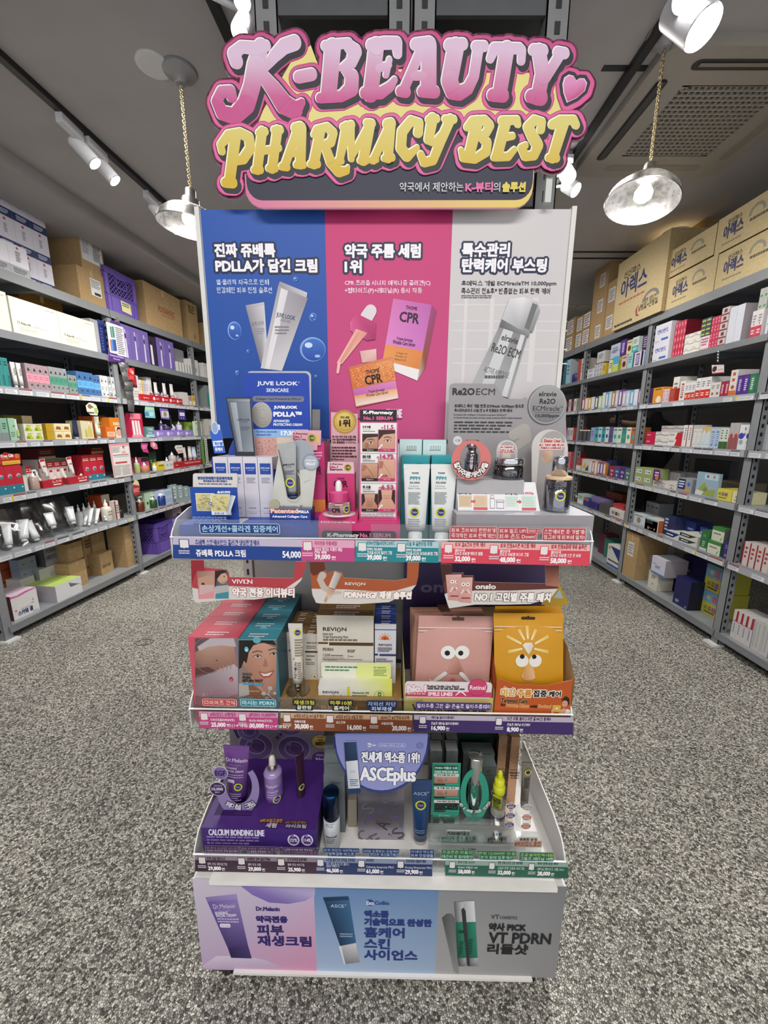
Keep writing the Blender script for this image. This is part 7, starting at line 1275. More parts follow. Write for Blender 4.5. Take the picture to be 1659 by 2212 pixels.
m=MB('plastic');m.lathe(xc,yl,[(kk(44),zc(540),'b3b814'),(kk(46),zc(530),'c0c51a'),(kk(46),zc(492)),(kk(38),zc(488)),(kk(38),zc(445),'c9ce22'),(kk(30),zc(438)),(kk(18),zc(436))],24);T.p('cap',m,'neon yellow cap')
m=MB('plastic');m.lathe(xc,yl,[(kk(18),zc(436),'c3c81c'),(kk(20),zc(425),'c9ce22'),(kk(19),zc(395)),(kk(13),zc(380)),(kk(3),zc(375))],18);T.p('dropper_bulb',m,'yellow rubber bulb')
for i,(u0,u1,tp,y)in enumerate(((970,1072,112,.19),(1064,1172,118,.188))):
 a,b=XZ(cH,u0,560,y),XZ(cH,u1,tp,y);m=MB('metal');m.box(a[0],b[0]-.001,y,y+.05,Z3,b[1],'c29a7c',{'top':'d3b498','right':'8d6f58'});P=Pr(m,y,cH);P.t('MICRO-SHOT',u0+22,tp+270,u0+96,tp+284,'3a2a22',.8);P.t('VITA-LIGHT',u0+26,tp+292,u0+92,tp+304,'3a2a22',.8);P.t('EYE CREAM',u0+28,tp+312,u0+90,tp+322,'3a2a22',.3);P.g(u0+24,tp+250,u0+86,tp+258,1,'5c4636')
 solo(S,'eye_cream_carton','tall rose gold carton with dark lettering, nearer the %s'%('yellow dropper','tray edge')[i],'carton',m,md(a,b,y,Z3),'rose gold cartons')
T=Thing(S,'eye_cream_tube','small silver tester tube leaning in a clear holder beside the rose gold cartons','tube',(XZ(cH,1205,700,.10)[0],.10,zlo))
def ep(m,L,r):m.disc(r*.3,L*.80,r*.85,'b5c233');m.disc(r*.3,L*.80,r*.58,'3a2a60');m.greek(-r*.6,L*.45,r*.9,L*.68,6,'4c4640')
tube_on(T,cH,(1196,660),(1222,312),.10,30,74,'a8a29c','b4ada6',30,'8d8a88',prn=ep,mat='metal')
pz=XZ(cH,1196,660,.10);m=MB('acrylic');kk=lambda w:abs(XZ(cH,1100+w,700,.1)[0]-XZ(cH,1100,700,.1)[0]);m.lathe(pz[0],.10,[(kk(60),zlo,'fff'),(kk(60),XZ(cH,1196,690,.1)[1],'fff')],24,close=False);T.p('clear_cup',m)
y=.072
for(x,yv_),c,ec in(((1096,652),'2e2050','plum'),((1090,725),'2e2050','plum'),((1082,795),'2e2050','plum'),((1222,662),'8a8a74','olive'),((1218,740),'b4602c','orange'),((1212,808),'b4602c','orange')):
 m=MB('print');P=Pr(m,y,cH);P.d(x,yv_,40,'c9c2c8',ry=32);P.d(x,yv_,36,c,ry=28);P.p([(x-33,yv_-8),(x+33,yv_-8),(x+22,yv_-22),(x,yv_-28),(x-22,yv_-22)],'cfc8cc');P.g(x-22,yv_-22,x+22,yv_-10,1,c);P.g(x-26,yv_-2,x+26,yv_+16,2,'d9d2d6');p=XZ(cH,x,yv_,y)
 hh='top' if yv_<700 else('middle' if yv_<780 else 'bottom');solo(S,'round_sticker','small round %s sticker, %s of the column beside the %s'%(ec,hh,'yellow dropper' if x<1150 else 'silver tube'),'sticker',m,(p[0],y,p[1]),'round stickers on the clear step')
# ---------------------------------------------------------------- steel racks along both aisles
RK='76797c'
LZ=[(.102,.055),(.603,.551),(.984,.930),(1.336,1.290),(1.690,1.640),(2.053,2.000),(2.440,2.375)]
RZ=[(.100,.058),(.586,.541),(.956,.912),(1.287,1.243),(1.622,1.581),(1.950,1.911),(2.320,2.258)]
def rack(sp,name,label,bays,Z,DP,back,ztop):
 T=Thing(sp,name,label,'shelving rack',((bays[0]+bays[-1])/2,DP/2,0))
 up=None
 for x in bays:
  for y,sgn in((.012,1),(DP-.012,-1)):
   m=MB('paint');w=.058;y0,y1=(y,y+.004)if sgn>0 else(y-.004,y);ya,yb=(y,y+.045)if sgn>0 else(y-.045,y)
   m.box(x-w/2,x+w/2,y0,y1,.012,ztop,'7f8285');m.box(x-w/2,x-w/2+.003,ya,yb,.012,ztop,'7a7d80');m.box(x+w/2-.003,x+w/2,ya,yb,.012,ztop,'7a7d80')
   for xx in(x-w/2,x+w/2):
    (m.left if xx<x else m.right)(xx)
    for i in range(int((ztop-.1)/.05)):
     z=.07+i*.05;c=(ya+yb)/2;a_,b_=(-c-.007,-c+.007)if xx<x else(c-.007,c+.007);m.rect(a_,z,b_,z+.022,'17181a')
   T.p('upright',m)
   m=MB('plastic');m.box(x-.045,x+.045,y-.035,y+.035,0,.014,'d6d6d4');T.p('foot_pad',m,'white plastic foot pad')
 for k,(zt,zb)in enumerate(Z):
  for a_,b_ in zip(bays,bays[1:]):
   m=MB('paint');x0,x1=a_+.004,b_-.004
   m.box(x0,x1,.002,DP-.002,zt-.004,zt-.001,'8a8d90');m.box(x0,x1,0,.010,zb+.012,zt,RK);m.box(x0,x1,-.004,.010,zb,zb+.016,RK);m.box(x0,x1,DP-.012,DP,zb,zt,RK);m.box((x0+x1)/2-.02,(x0+x1)/2+.02,.01,DP-.012,zb,zt-.004,'5d6063')
   s_=T.p('shelf',m)
   if 0<k<(len(Z)-2 if back else len(Z)-2):
    m=MB('plastic');m.box(x0+.01,x1-.01,-.0075,-.0045,zb+.001,zt-.001,'9da0a6');m.front(-.0075);rn=random.Random(int(a_*100)+k*7+(1 if back else 2));x=x0+.02;h=zt-zb
    while x<x1-.08:
     w=.055+rn.random()*.06
     if rn.random()<.86:
      if rn.random()<.5:m.rect(x,zb+h*.66,x+w,zb+h*.94,rn.choice(['6f6a74','8d5a5c','5c5a62']))
      m.rect(x,zb+h*.10,x+w,zb+h*.66,'d3d5da');m.greek(x+.004,zb+h*.2,x+w-.006,zb+h*.58,2,'8d9098',rn.randint(1,99))
      if rn.random()<.16:m.rect(x-.016,zb+h*.15,x-.001,zb+h*.8,'cdb43a')
     x+=w+.006+rn.random()*.03
    T.p('price_rail',m,parent=s_)
 if back:
  for a_,b_ in zip(bays,bays[1:]):
   m=MB('paint');m.box(a_+.004,b_-.004,DP+.002,DP+.008,.06,ztop-.3,'4e4e50');T.p('back_panel',m)
 return T
def ax(sp,u,y,z):return sp.a(u,y,z)
LB1=(LR.at((305,1215),y=.012).x);LB2=LR.at((434,960),y=.012).x
LBAYS=[LR.at((14,1345),y=.012).x,LB1,LB2,LB2+(LB2-LB1),LB2+2*(LB2-LB1)]
RP1=RR.at((1592,1120),y=.012).x;RP2=RR.at((1366,1015),y=.012).x;RP3=RR.at((1246,950),y=.012).x
RBAYS=[RP3-2*(RP2-RP3),RP3-(RP2-RP3),RP3,RP2,RP1,RP1+(RP1-RP2)]
rack(LR,'cosmetics_rack','tall grey slotted steel rack of skincare along the wall side',LBAYS,LZ,.50,True,2.43)
rack(RR,'medicine_rack','tall grey slotted steel rack of medicine boxes below the air conditioner',RBAYS,RZ,.50,False,2.31)

# ---- rows of goods
def style(m,x0,x1,y,z0,z1,items):
 m.front(y);w,h=x1-x0,z1-z0
 for it in items:
  k=it[0]
  if k=='r':m.rect(x0+w*it[1],z0+h*it[2],x0+w*it[3],z0+h*it[4],it[5])
  elif k=='t':m.tfit(it[1],x0+w*it[2],z0+h*it[3],x0+w*it[4],z0+h*it[5],it[6],bold=.0006 if len(it)<8 else it[7])
  elif k=='g':m.greek(x0+w*it[1],z0+h*it[2],x0+w*it[3],z0+h*it[4],it[5],it[6],it[7]if len(it)>7 else 1)
  elif k=='d':m.disc(x0+w*it[1],z0+h*it[2],min(w,h)*it[3],it[4],seg=14)
  elif k=='p':m.poly([(x0+w*a,z0+h*b)for a,b in it[1]],it[2])
CT='carton'
def row(sp,zs,cr,x0,x1,topc,n,name,desc,cat,col,items=(),stack=1,depth=.13,y=.02,gap=.0012,mat='card',cols=None,wh='',base=None,kind='box',fv=None):
 """n goods side by side (times stack), between two measured columns; labels say which one"""
 zb=base if base is not None else zs
 a,b=sp.a(cr(x0,0)[0],y,zb),sp.a(cr(x1,0)[0],y,zb);a,b=min(a,b),max(a,b);zt=sp.at(cr(*topc),y=y).z;w=(b-a)/n;h=(zt-zb)/stack
 proto={};grp=(desc+' '+wh).strip()if n*stack>1 else None;near_first=sp is LR
 for s_ in range(stack):
  for i in range(n):
   x=a+i*w;c=col[i%len(col)]if isinstance(col,list)else col;key=c;lc=(x+w/2,y,zb+s_*h)
   k=i if near_first else n-1-i
   pos=ORD[k]+' from near end' if n>1 else '';lay=('top' if s_==stack-1 else 'bottom' if s_==0 else ORD[s_])+' layer' if stack>1 else ''
   lab=', '.join(t for t in(desc,pos,lay,wh)if t);lab=lab if len(lab.split())<17 else ', '.join(t for t in(desc,pos,lay)if t)
   if key not in proto:
    m=MB(mat);X0,X1=x+gap/2,x+w-gap/2;z1=zb+h-(.0006 if stack>1 else 0)
    if kind=='box':m.box(X0,X1,y,y+depth,zb,z1,c,cols);style(m,X0,X1,y,zb,z1,items)
    elif kind=='tube':
     r=(X1-X0)*.36;cxm=(X0+X1)/2;m.lathe(cxm,y+r,[(r*.7,zb,'d3d3d1'),(r*.7,zb+h*.12)],12);m.tube(cxm,y+r,zb+h*.12,zb+h,r,(X1-X0)*.9,c,seg=14,rows=4,crimp=.006);m.front(y);m.o=.001;style2(m,X0,X1,y,zb,z1,items)
    elif kind=='bottle':
     r=(X1-X0)/2;cxm=(X0+X1)/2;cc=(cols or{}).get('cap','e3e3e0');m.lathe(cxm,y+r,[(r*.95,zb,c),(r,zb+h*.03,c),(r,zb+h*.55,c),(r*.8,zb+h*.64,c),(r*.38,zb+h*.68,c),(r*.40,zb+h*.70,cc),(r*.40,zb+h*.80,cc),(r*.16,zb+h*.86,cc),(r*.12,zb+h,cc)],16);m.cyl(cxm,y+r,r);style2(m,X0,X1,y,zb,z1,items)
    elif kind=='pump':
     r=(X1-X0)/2;cxm=(X0+X1)/2;cc=(cols or{}).get('cap','e3e3e0');m.lathe(cxm,y+r,[(r*.95,zb,c),(r,zb+h*.03,c),(r,zb+h*.60,c),(r*.7,zb+h*.68,c),(r*.3,zb+h*.70,cc),(r*.32,zb+h*.80,cc),(r*.12,zb+h*.81,cc),(r*.12,zb+h*.93,cc)],16);m.box(cxm-r*.25,cxm+r*.9,y+r*.8,y+r*1.2,zb+h*.92,zb+h,cc);m.cyl(cxm,y+r,r);style2(m,X0,X1,y,zb,z1,items)
    proto[key]=solo(sp,name,lab,cat,m,lc,grp)
   else:copy_at(proto[key],sp,lc,lab)
 return a,b,zb,zt
def style2(m,x0,x1,y,z0,z1,items):
 w,h=x1-x0,z1-z0
 for it in items:
  if it[0]=='r':m.rect(x0+w*it[1],z0+h*it[2],x0+w*it[3],z0+h*it[4],it[5])
  elif it[0]=='d':m.disc(x0+w*it[1],z0+h*it[2],w*it[3],it[4],seg=14)
  elif it[0]=='g':m.greek(x0+w*it[1],z0+h*it[2],x0+w*it[3],z0+h*it[4],it[5],it[6])
def crate(sp,zs,cr,x0,x1,topc,label,y=.04,depth=.34,note=False,group=None):
 a,b=sorted((sp.a(cr(x0,0)[0],y,zs),sp.a(cr(x1,0)[0],y,zs)));zt=sp.at(cr(*topc),y=y).z;H=zt-zs;c,c2='6a51ab','5a4496'
 T=Thing(sp,'plastic_crate',label,'crate',((a+b)/2,y,zs),group)
 m=MB('plastic');m.box(a,b,y,y+depth,zs,zs+.006,c2);T.p('crate_floor',m)
 def side(p,q,nm,hole):
  m=MB('plastic');L=hypot(q[0]-p[0],q[1]-p[1]);ux,uy=(q[0]-p[0])/L,(q[1]-p[1])/L;nx,ny=uy,-ux
  def bx(s0,s1,h0,h1,t=.008,cc=c):
   pts=[(p[0]+ux*s0+nx*t*.5,p[1]+uy*s0+ny*t*.5),(p[0]+ux*s1+nx*t*.5,p[1]+uy*s1+ny*t*.5),(p[0]+ux*s1-nx*t*.5,p[1]+uy*s1-ny*t*.5),(p[0]+ux*s0-nx*t*.5,p[1]+uy*s0-ny*t*.5)]
   A=[m.vert((x,yy,zs+h0),cc)for x,yy in pts];B=[m.vert((x,yy,zs+h1),cc)for x,yy in pts];m.face(A[::-1]);m.face(B)
   for i in range(4):m.face((A[i],A[(i+1)%4],B[(i+1)%4],B[i]))
  bx(0,L,0,H*.40);bx(0,L,H*.90,H);bx(0,L*.10,H*.4,H*.9);bx(L*.90,L,H*.4,H*.9);bx(0,L,H*.38,H*.42,.016,c2);bx(0,L,H*.86,H*.90,.016,c2);bx(0,L,0,H*.03,.014,c2);bx(0,L,H*.97,H,.016,c2)
  for s0 in(.02,.13,.85,.96):bx(L*s0-.004,L*s0+.004,H*.03,H*.38,.015,c2)
  for i in range(22):s0=L*(i+.5)/22;bx(s0-.003,s0+.003,H*.90,H*.97,.012,c2)
  s0,s1,h0,h1=L*.10,L*.90,H*.42,H*.86;st=(h1-h0)/4.0;k=int((s1-s0+(h1-h0))/st)+1
  for d_ in(1,-1):
   for i in range(k):
    c0=s0+i*st-((h1-h0)if d_>0 else 0);pts=[]
    for h_ in(h0,h1):
     s_=c0+(h_-h0)if d_>0 else c0-(h_-h0);pts.append((s_,h_))
    (sa,ha),(sb,hb)=pts
    if sb==sa:continue
    def clip(s_,h_,s2,h2):
     t0,t1=.0,1.0
     for lo,hi,v0,v1 in((s0,s1,s_,s2),):
      dv=v1-v0
      ta,tb=(lo-v0)/dv,(hi-v0)/dv;ta,tb=min(ta,tb),max(ta,tb);t0,t1=max(t0,ta),min(t1,tb)
     return(t0,t1)
    t0,t1=clip(sa,ha,sb,hb)
    if t1-t0<.02:continue
    A_=(sa+(sb-sa)*t0,ha+(hb-ha)*t0);B_=(sa+(sb-sa)*t1,ha+(hb-ha)*t1)
    mid=((A_[0]+B_[0])/2,(A_[1]+B_[1])/2)
    m.bar((p[0]+ux*A_[0],p[1]+uy*A_[0],zs+A_[1]),(p[0]+ux*B_[0],p[1]+uy*B_[0],zs+B_[1]),.006,c)
  if hole:
   for q_ in((.34,.66,.60,.64),(.34,.66,.82,.86),(.32,.36,.60,.86),(.64,.68,.60,.86)):bx(L*q_[0],L*q_[1],H*q_[2],H*q_[3],.016,c2)
  return T.p(nm,m)
 side((a,y),(b,y),'lattice_wall',True);side((b,y),(b,y+depth),'lattice_wall',True);side((b,y+depth),(a,y+depth),'lattice_wall',True);side((a,y+depth),(a,y),'lattice_wall',True)
 if note:
  m=MB();w=b-a;m.slab([(a+w*.42,zs+H*.10),(a+w*.74,zs+H*.08),(a+w*.72,zs+H*.33),(a+w*.40,zs+H*.35)],y-.0095,y-.009,'d6d19a');m.front(y-.0095);m.greek(a+w*.44,zs+H*.22,a+w*.68,zs+H*.32,2,'55584a');T.p('paper_note',m,'yellow paper note')
 return a,b,zt
KR,KR2='a88c64','997d56'
KRC={'left':'8a7150','right':'8a7150','top':'b2966e'}
def kraft(sp,zs,cr,x0,x1,topc,label,items=(),y=.03,depth=.34,base=None,flaps=False,col=KR):
 zb=base if base is not None else zs;a,b=sorted((sp.a(cr(x0,0)[0],y,zb),sp.a(cr(x1,0)[0],y,zb)));zt=sp.at(cr(*topc),y=y).z
 T=Thing(sp,'cardboard_carton',label,'carton',((a+b)/2,y+depth/2,zb));m=MB('kraft');cc={'top':None}if flaps else{}
 m.box(a,b,y,y+depth,zb,zt,col,{**cc});style(m,a,b,y,zb,zt,items);T.p('box',m)
 if flaps:
  m=MB('kraft');h=(zt-zb)*.24;A=[m.vert(p,col)for p in((a,y+.01,zt),(a,y+depth,zt),(a-h*.5,y+depth,zt+h),(a-h*.5,y+.02,zt+h))];m.face(A);m.face([m.vert(m.v[i],KR2)for i in A[::-1]]);T.p('flap',m)
  m=MB('kraft');A=[m.vert(p,KR2)for p in((b,y+depth,zt),(b,y+.03,zt),(b-h*.3,y+.05,zt+h),(b-h*.3,y+depth,zt+h))];m.face(A);m.face([m.vert(m.v[i],col)for i in A[::-1]]);T.p('flap',m)
 else:
  m=MB('gloss');w=b-a;m.box(a+w*.46,a+w*.54,y-.0008,y+depth+.0008,zt-.0002,zt+.0006,'b49a72');m.front(y);m.rect(a+w*.46,zt-(zt-zb)*.16,a+w*.54,zt,'b89e78');T.p('packing_tape',m)
 return a,b,zt
def shipping(x0,z0,x1,z1):return[('r',x0,z0,x1,z1,'d6d6d4'),('g',x0+.02,z0+(z1-z0)*.45,x1-.02,z1-.03,5,'6a6a6c'),('r',x0+(x1-x0)*.3,z0+.03,x1-.04,z0+(z1-z0)*.22,'2c2c2e')]
def hang_card(sp,cr,pts,y,name,label,col,prints=None,cat='card'):
 q=[(lambda p:(p.x,p.z))(sp.at(cr(*p),y=y))for p in pts];m=MB();m.slab(q,y,y+.0012,col,'cfcac6')
 if prints:prints(Pr(m,y,cr,sp))
 xs=[p[0]for p in q];return solo(sp,name,label,cat,m,(sum(xs)/len(xs),y,max(p[1]for p in q)))
# ---------------------------------------------------------------- goods on the cosmetics rack
kB,kC,kD,kE,kF=crop(0,380,.1809),crop(200,540,.1688),crop(0,740,.1748),crop(0,1040,.2652),crop(250,760,.1628)
Zs=[z[0]for z in LZ]
# top of the rack
wb=[('r',0,0,1,.27,'26335f'),('g',.2,.06,.8,.22,3,'c3c9dc'),('d',.5,.90,.07,'b4383c'),('r',.34,.42,.66,.80,'b3b0ba'),('r',.35,.425,.65,.795,'cfccd6'),('g',.40,.46,.60,.76,6,'5a5660')]
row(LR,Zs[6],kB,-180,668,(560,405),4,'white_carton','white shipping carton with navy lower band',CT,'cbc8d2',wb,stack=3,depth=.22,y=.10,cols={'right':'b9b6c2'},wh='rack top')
row(LR,Zs[6],kB,-120,372,(330,890),2,'white_carton','low white carton with grey lower band',CT,'d0ced6',[('r',0,0,1,.30,'9b9ba0'),('g',.15,.06,.85,.24,3,'3c3c40'),('d',.5,.9,.06,'b4383c'),('g',.36,.45,.62,.8,6,'5a5660')],depth=.08,y=.012,wh='in front of the navy-banded stack')
a,b,zt=kraft(LR,Zs[6],kB,968,1300,(930,1065),'kraft carton with a white shipping label, under the open carton on the rack top',shipping(.42,.30,.80,.80),y=.04,depth=.30)
kraft(LR,Zs[6],kB,985,1262,(958,700),'open kraft carton with raised flaps and big white label on the rack top',[('r',.05,.30,.95,.98,'d3d3d4'),('g',.55,.40,.9,.9,8,'3c3c3e'),('g',.1,.5,.4,.9,6,'8d8d90')],y=.05,depth=.28,base=zt,flaps=True)
crate(LR,Zs[6],kC,205,590,(152,200),'purple lattice crate with a yellow note on the rack top',note=True,y=.03)
kraft(LR,Zs[6],kC,700,1160,(655,392),'long kraft carton with red lettering beside the purple crate',[('t','FOODAHOLIC',.34,.44,.80,.58,'9a4436',.001),('t','Nature & Ethics Mind',.42,.36,.76,.42,'a86a50',.0003)],y=.02,depth=.28)
kraft(LR,Zs[6],kC,1232,1372,(1196,640),'upright kraft carton with black lettering beyond the long carton',[('g',.2,.72,.75,.92,4,'3a2f26'),('r',.5,.10,.7,.22,'8d7550')],y=.03,depth=.30)
kraft(LR,Zs[6],kC,1450,1530,(1436,935),'small kraft carton at the poster edge on the rack top',[('g',.3,.7,.6,.85,1,'3a2f26')],y=.03,depth=.28)
# shelf six from the floor
rj=[('t','더 Reju-All',.10,.27,.36,.37,'3c3a36',.0006),('r',.40,.28,.72,.29,'77756c'),('g',.42,.31,.56,.34,1,'8d8b80'),('g',.12,.10,.52,.22,4,'a9a796'),('g',.74,.88,.94,.92,1,'8d8b80'),('r',.0,.235,1,.24,'c9c8b4')]
row(LR,Zs[5],kB,-330,148,(40,1385),1,'cream_carton','cream display carton cut by the picture edge, shelf under the rack top',CT,'d6d5c2',rj,depth=.2)
row(LR,Zs[5],kB,170,733,(50,1410),1,'cream_carton','wide cream carton with script lettering, nearer one of the pair',CT,'d8d7c3',rj,depth=.2,y=.015)
row(LR,Zs[5],kB,738,1166,(655,1605),1,'cream_carton','wide cream carton with script lettering, farther one of the pair',CT,'d8d7c3',rj,depth=.2,y=.015)
kraft(LR,Zs[5],kB,330,830,(520,1425),'brown carton pushed behind the cream cartons',y=.26,depth=.2,col='8a6232')
row(LR,Zs[5],kC,20,118,(20,890),1,'device_carton','grey carton with a faint pattern beside the cream cartons',CT,'8d8d92',[('r',.1,.1,.9,.9,'97979c')],depth=.2,y=.03)
row(LR,Zs[5],kC,120,205,(118,905),1,'device_carton','navy carton behind the hanging purple card',CT,'1f2a66',[('g',.2,.1,.6,.8,8,'4c5a94')],depth=.2,y=.03)
pb_=[('p',[(.40,.06),(.56,.05),(.54,.60),(.42,.62)],'c9c3d6'),('p',[(.44,.62),(.54,.60),(.54,.74),(.44,.75)],'2c2440'),('p',[(.42,.76),(.56,.74),(.52,.88),(.40,.86)],'b0a8c6'),('g',.60,.45,.88,.85,6,'8474b0'),('g',.1,.02,.5,.05,1,'8474b0')]
row(LR,Zs[5],kC,395,748,(588,1018),3,'device_carton','lilac device carton picturing a wand',CT,'6b5a9c',pb_,depth=.18,cols={'left':'3a2c66','right':'3a2c66'},wh='third shelf section')
row(LR,Zs[5],kC,752,838,(735,1105),1,'device_carton','black carton with a white wand between the lilac cartons',CT,'2a2238',[('p',[(.15,.05),(.5,.03),(.45,.7),(.15,.72)],'c9c6d0'),('r',.2,.72,.4,.86,'17151c')],depth=.18)
row(LR,Zs[5],kC,845,1064,(808,1112),2,'device_carton','lilac device carton beyond the black one',CT,'6b5a9c',pb_,depth=.18,cols={'left':'2c2250','right':'3a2c66'})
row(LR,Zs[5],kC,1078,1256,(1060,1422),5,'white_carton','small white carton with a coloured edge',CT,'c6c5c3',[('r',.78,.05,.96,.95,'3c4a3c')],wh='beyond the lilac cartons')
row(LR,Zs[5],kC,1066,1190,(1056,1258),1,'grey_carton','small grey carton on the white cartons',CT,'77767a',y=.10)
row(LR,Zs[5],kC,1262,1362,(1244,1388),1,'white_carton','white carton with an oval picture beside the post',CT,'c3c1be',[('d',.6,.35,.2,'9a9896')])
row(LR,Zs[5],kC,1428,1560,(1405,1440),2,'white_carton','white carton with a small fish-like picture',CT,'c9c7c3',[('p',[(.5,.3),(.62,.5),(.5,.62)],'8d8b88'),('g',.2,.8,.7,.9,1,'9a9896')],wh='beside the poster')
def pcard(P):P.rr(222,968,328,1310,12,'d3d2d0');[P.r(236+i*15,985,246+i*15,1118,c)for i,c in enumerate(('3c7c70','7c9c94','2c6c60','8cb0a4'))];[P.r(236+i*17,1150,246+i*17,1290,c)for i,c in enumerate(('b86a5c','4a7cc0','3c5c9c','2c4a7c'))];P.r(320,990,390,1345,'c9cace');P.g(330,1010,380,1330,14,'5c5c64');P.t('Ommmooth Edition',222,1350,398,1372,'d0b8d8',.5);P.t('Smooth',268,1388,348,1405,'d0b8d8',.5)
hang_card(LR,kC,[(228,890),(352,940),(418,1440),(200,1425),(205,1310),(215,1000)],-.012,'promo_card','purple hanging card with rows of coloured sticks, clipped to the shelf edge','4a2a72',pcard)
m=MB('metal');p=LR.at(kC(312,895),y=-.010);m.box(p.x-.02,p.x+.02,-.016,.004,p.z-.02,p.z+.02,'c9c9cc');solo(LR,'shelf_clip','small clear clip on the shelf edge above the purple card','clip',m,(p.x,-.01,p.z))
# shelf five
def bx(c1,lab_c,band=None):return[('r',0,.30,1,.62,lab_c),('p',[(.25,.72),(.75,.72),(.5,.86)],'25282c'),('g',.2,.40,.8,.56,2,mixc(lab_c,'000',.45)),('d',.7,.18,.18,'3a4a34')]
row(LR,Zs[4],kD,-120,148,(60,190),4,'serum_carton','tall teal serum carton',CT,'2f7f7e',[('g',.2,.72,.8,.9,2,'174a4c'),('r',.05,.05,.12,.6,'52a09c'),('g',.6,.06,.9,.4,6,'174a4c')],wh='fifth shelf')
row(LR,Zs[4],kD,190,330,(175,240),2,'cream_tube','white tube with grey print in a clear stand','tube','ccccca',[('g',.3,.5,.7,.8,3,'77777a')],kind='tube',wh='fifth shelf')
row(LR,Zs[4],kD,355,637,(303,250),4,'serum_carton','grey and pink slim carton',CT,'9a858c',bx('','d98c9c'),wh='fifth shelf')
row(LR,Zs[4],kD,640,858,(588,292),4,'serum_carton','grey and green slim carton',CT,'8d9092',bx('','4c8f78'),wh='fifth shelf')
row(LR,Zs[4],kD,866,972,(838,395),2,'serum_carton','short grey-green carton with black lid',CT,'848a88',bx('','4c8f78'),wh='fifth shelf',cols={'top':'1f2a36'})
row(LR,Zs[4],kD,976,1178,(922,346),3,'serum_carton','blue slim carton with pale blue band',CT,'3f689c',bx('','5c9fd6'),wh='fifth shelf')
row(LR,Zs[4],kD,1180,1258,(1150,400),2,'serum_carton','short blue carton beside the blue row',CT,'45679a',bx('','62a0d4'),wh='fifth shelf')
row(LR,Zs[4],kD,1262,1485,(1232,402),5,'serum_carton','white and grey slim carton',CT,['b9bbbc','c9cacb','9a9c9e'],[('r',.2,.25,.8,.6,'d6d7d8'),('g',.25,.3,.75,.5,3,'55575a'),('p',[(.3,.7),(.7,.7),(.5,.85)],'3c3e42'),('d',.7,.12,.18,'3a4a34')],wh='fifth shelf')
row(LR,Zs[4],kF,238,330,(195,300),1,'mask_carton','white carton with red and brown picture beside the foil sachets',CT,'c9c6c3',[('r',.05,.62,.75,.98,'a8323a'),('r',.05,.5,.75,.62,'4a2a24'),('g',.2,.1,.9,.4,3,'a9a6a4')],y=.03)
m_f=[('r',.1,.1,.9,.9,'bdbfc2'),('g',.3,.2,.8,.8,6,'7c7e84')]
row(LR,Zs[4],kF,335,450,(325,372),4,'lip_carton','slim white and pastel carton',CT,['cfcdca','d0ae58','b4b0d0','c9c8c8'],[('g',.25,.5,.75,.85,3,'8d8b8c')],depth=.10,y=.05,wh='behind the red tray')
row(LR,Zs[4],kF,440,500,(432,338),1,'lip_carton','tall white carton above the red tray',CT,'d3d2d0',y=.09)
a,b,z_,zt=row(LR,Zs[4],kF,335,888,(318,556),1,'display_tray','red counter tray with white dots holding lip tubes','display tray','b3202a',[('t','lipthru',.06,.35,.18,.6,'e3c9c9',.0004)]+[('d',x,.5,.28,'e0d0d0')for x in(.29,.50,.69,.87)]+[('g',x+.04,.35,x+.12,.65,2,'dba0a2')for x in(.29,.50,.69,.86)],depth=.10,y=.008)
for i,x in enumerate((540,655,752)):row(LR,Zs[4],kF,x,x+46,(x-10,402+i*12),1,'lip_tube','white lip tube standing in the red tray, %s from the near end'%ORD[i],'tube','cfcbc8',kind='tube',base=zt+.0005)
for i,(x,c)in enumerate(((490,'8a4a4c'),(578,'5a4a8c'),(625,'c9a09a'),(680,'d098a8'),(790,'a9adb8'))):row(LR,Zs[4],kF,x,x+36,(x-6,520+i*8),1,'lip_balm','small round lip pot in the red tray, %s from the near end'%ORD[i],'lip balm',c,kind='bottle',y=.055,base=zt+.0005)
row(LR,Zs[4],kF,898,968,(850,528),3,'white_carton','plain white slim carton beyond the red tray',CT,'c9c6c2',y=.03)
row(LR,Zs[4],kF,975,1105,(948,575),3,'lip_carton','small carton in grey, yellow or lilac at the post',CT,['9a9794','cfa83c','8d84b8'],[('r',.15,.1,.85,.45,'d3d0cc'),('d',.5,.7,.25,'c07038')],depth=.08)
row(LR,Zs[4],kF,1218,1312,(1190,442),1,'mask_carton','teal carton with a dark triangle behind the post',CT,'77807e',[('r',.1,.05,.9,.6,'2f8a7c'),('p',[(.3,.62),(.7,.62),(.5,.8)],'3a4442')],depth=.2)
# foil sachets hanging at the post
T=Thing(LR,'sachet_strip','long strip of shiny silver sachets hanging at the middle post','sachets',LR.at(kC(420,1450),y=-.02))
L0=[LR.at(kC(*p),y=-.012)for p in((330,1440),(360,1560),(392,1690),(415,1800),(440,1920),(452,2060))];L1=[LR.at(kC(*p),y=-.012)for p in((455,1440),(478,1560),(500,1690),(515,1800),(530,1920),(528,2080))]
for i in range(5):
 m=MB('foil');g=[]
 for j in range(5):
  t=j/4;l=L0[i].lerp(L0[i+1],t);r=L1[i].lerp(L1[i+1],t);g.append([m.vert((l.x+(r.x-l.x)*k/5,-.012-.012*sin(pi*t)*sin(pi*k/5)-.004*((i*7+k*3)%3),l.z+(r.z-l.z)*k/5),'bcbcbe')for k in range(6)])
 for j in range(4):
  for k in range(5):m.face((g[j+1][k],g[j+1][k+1],g[j][k+1],g[j][k]),None,True)
 T.p('sachet',m)
hang_card(LR,kF,[(165,215),(245,210),(250,300),(240,370),(180,375),(150,270)],-.03,'promo_card','red cut-out card with flowers hanging over the foil sachets','a8262e',lambda P:(P.d(200,250,22,'c9605c'),P.d(222,275,18,'d9a09a'),P.r(185,320,235,360,'c9404a')))
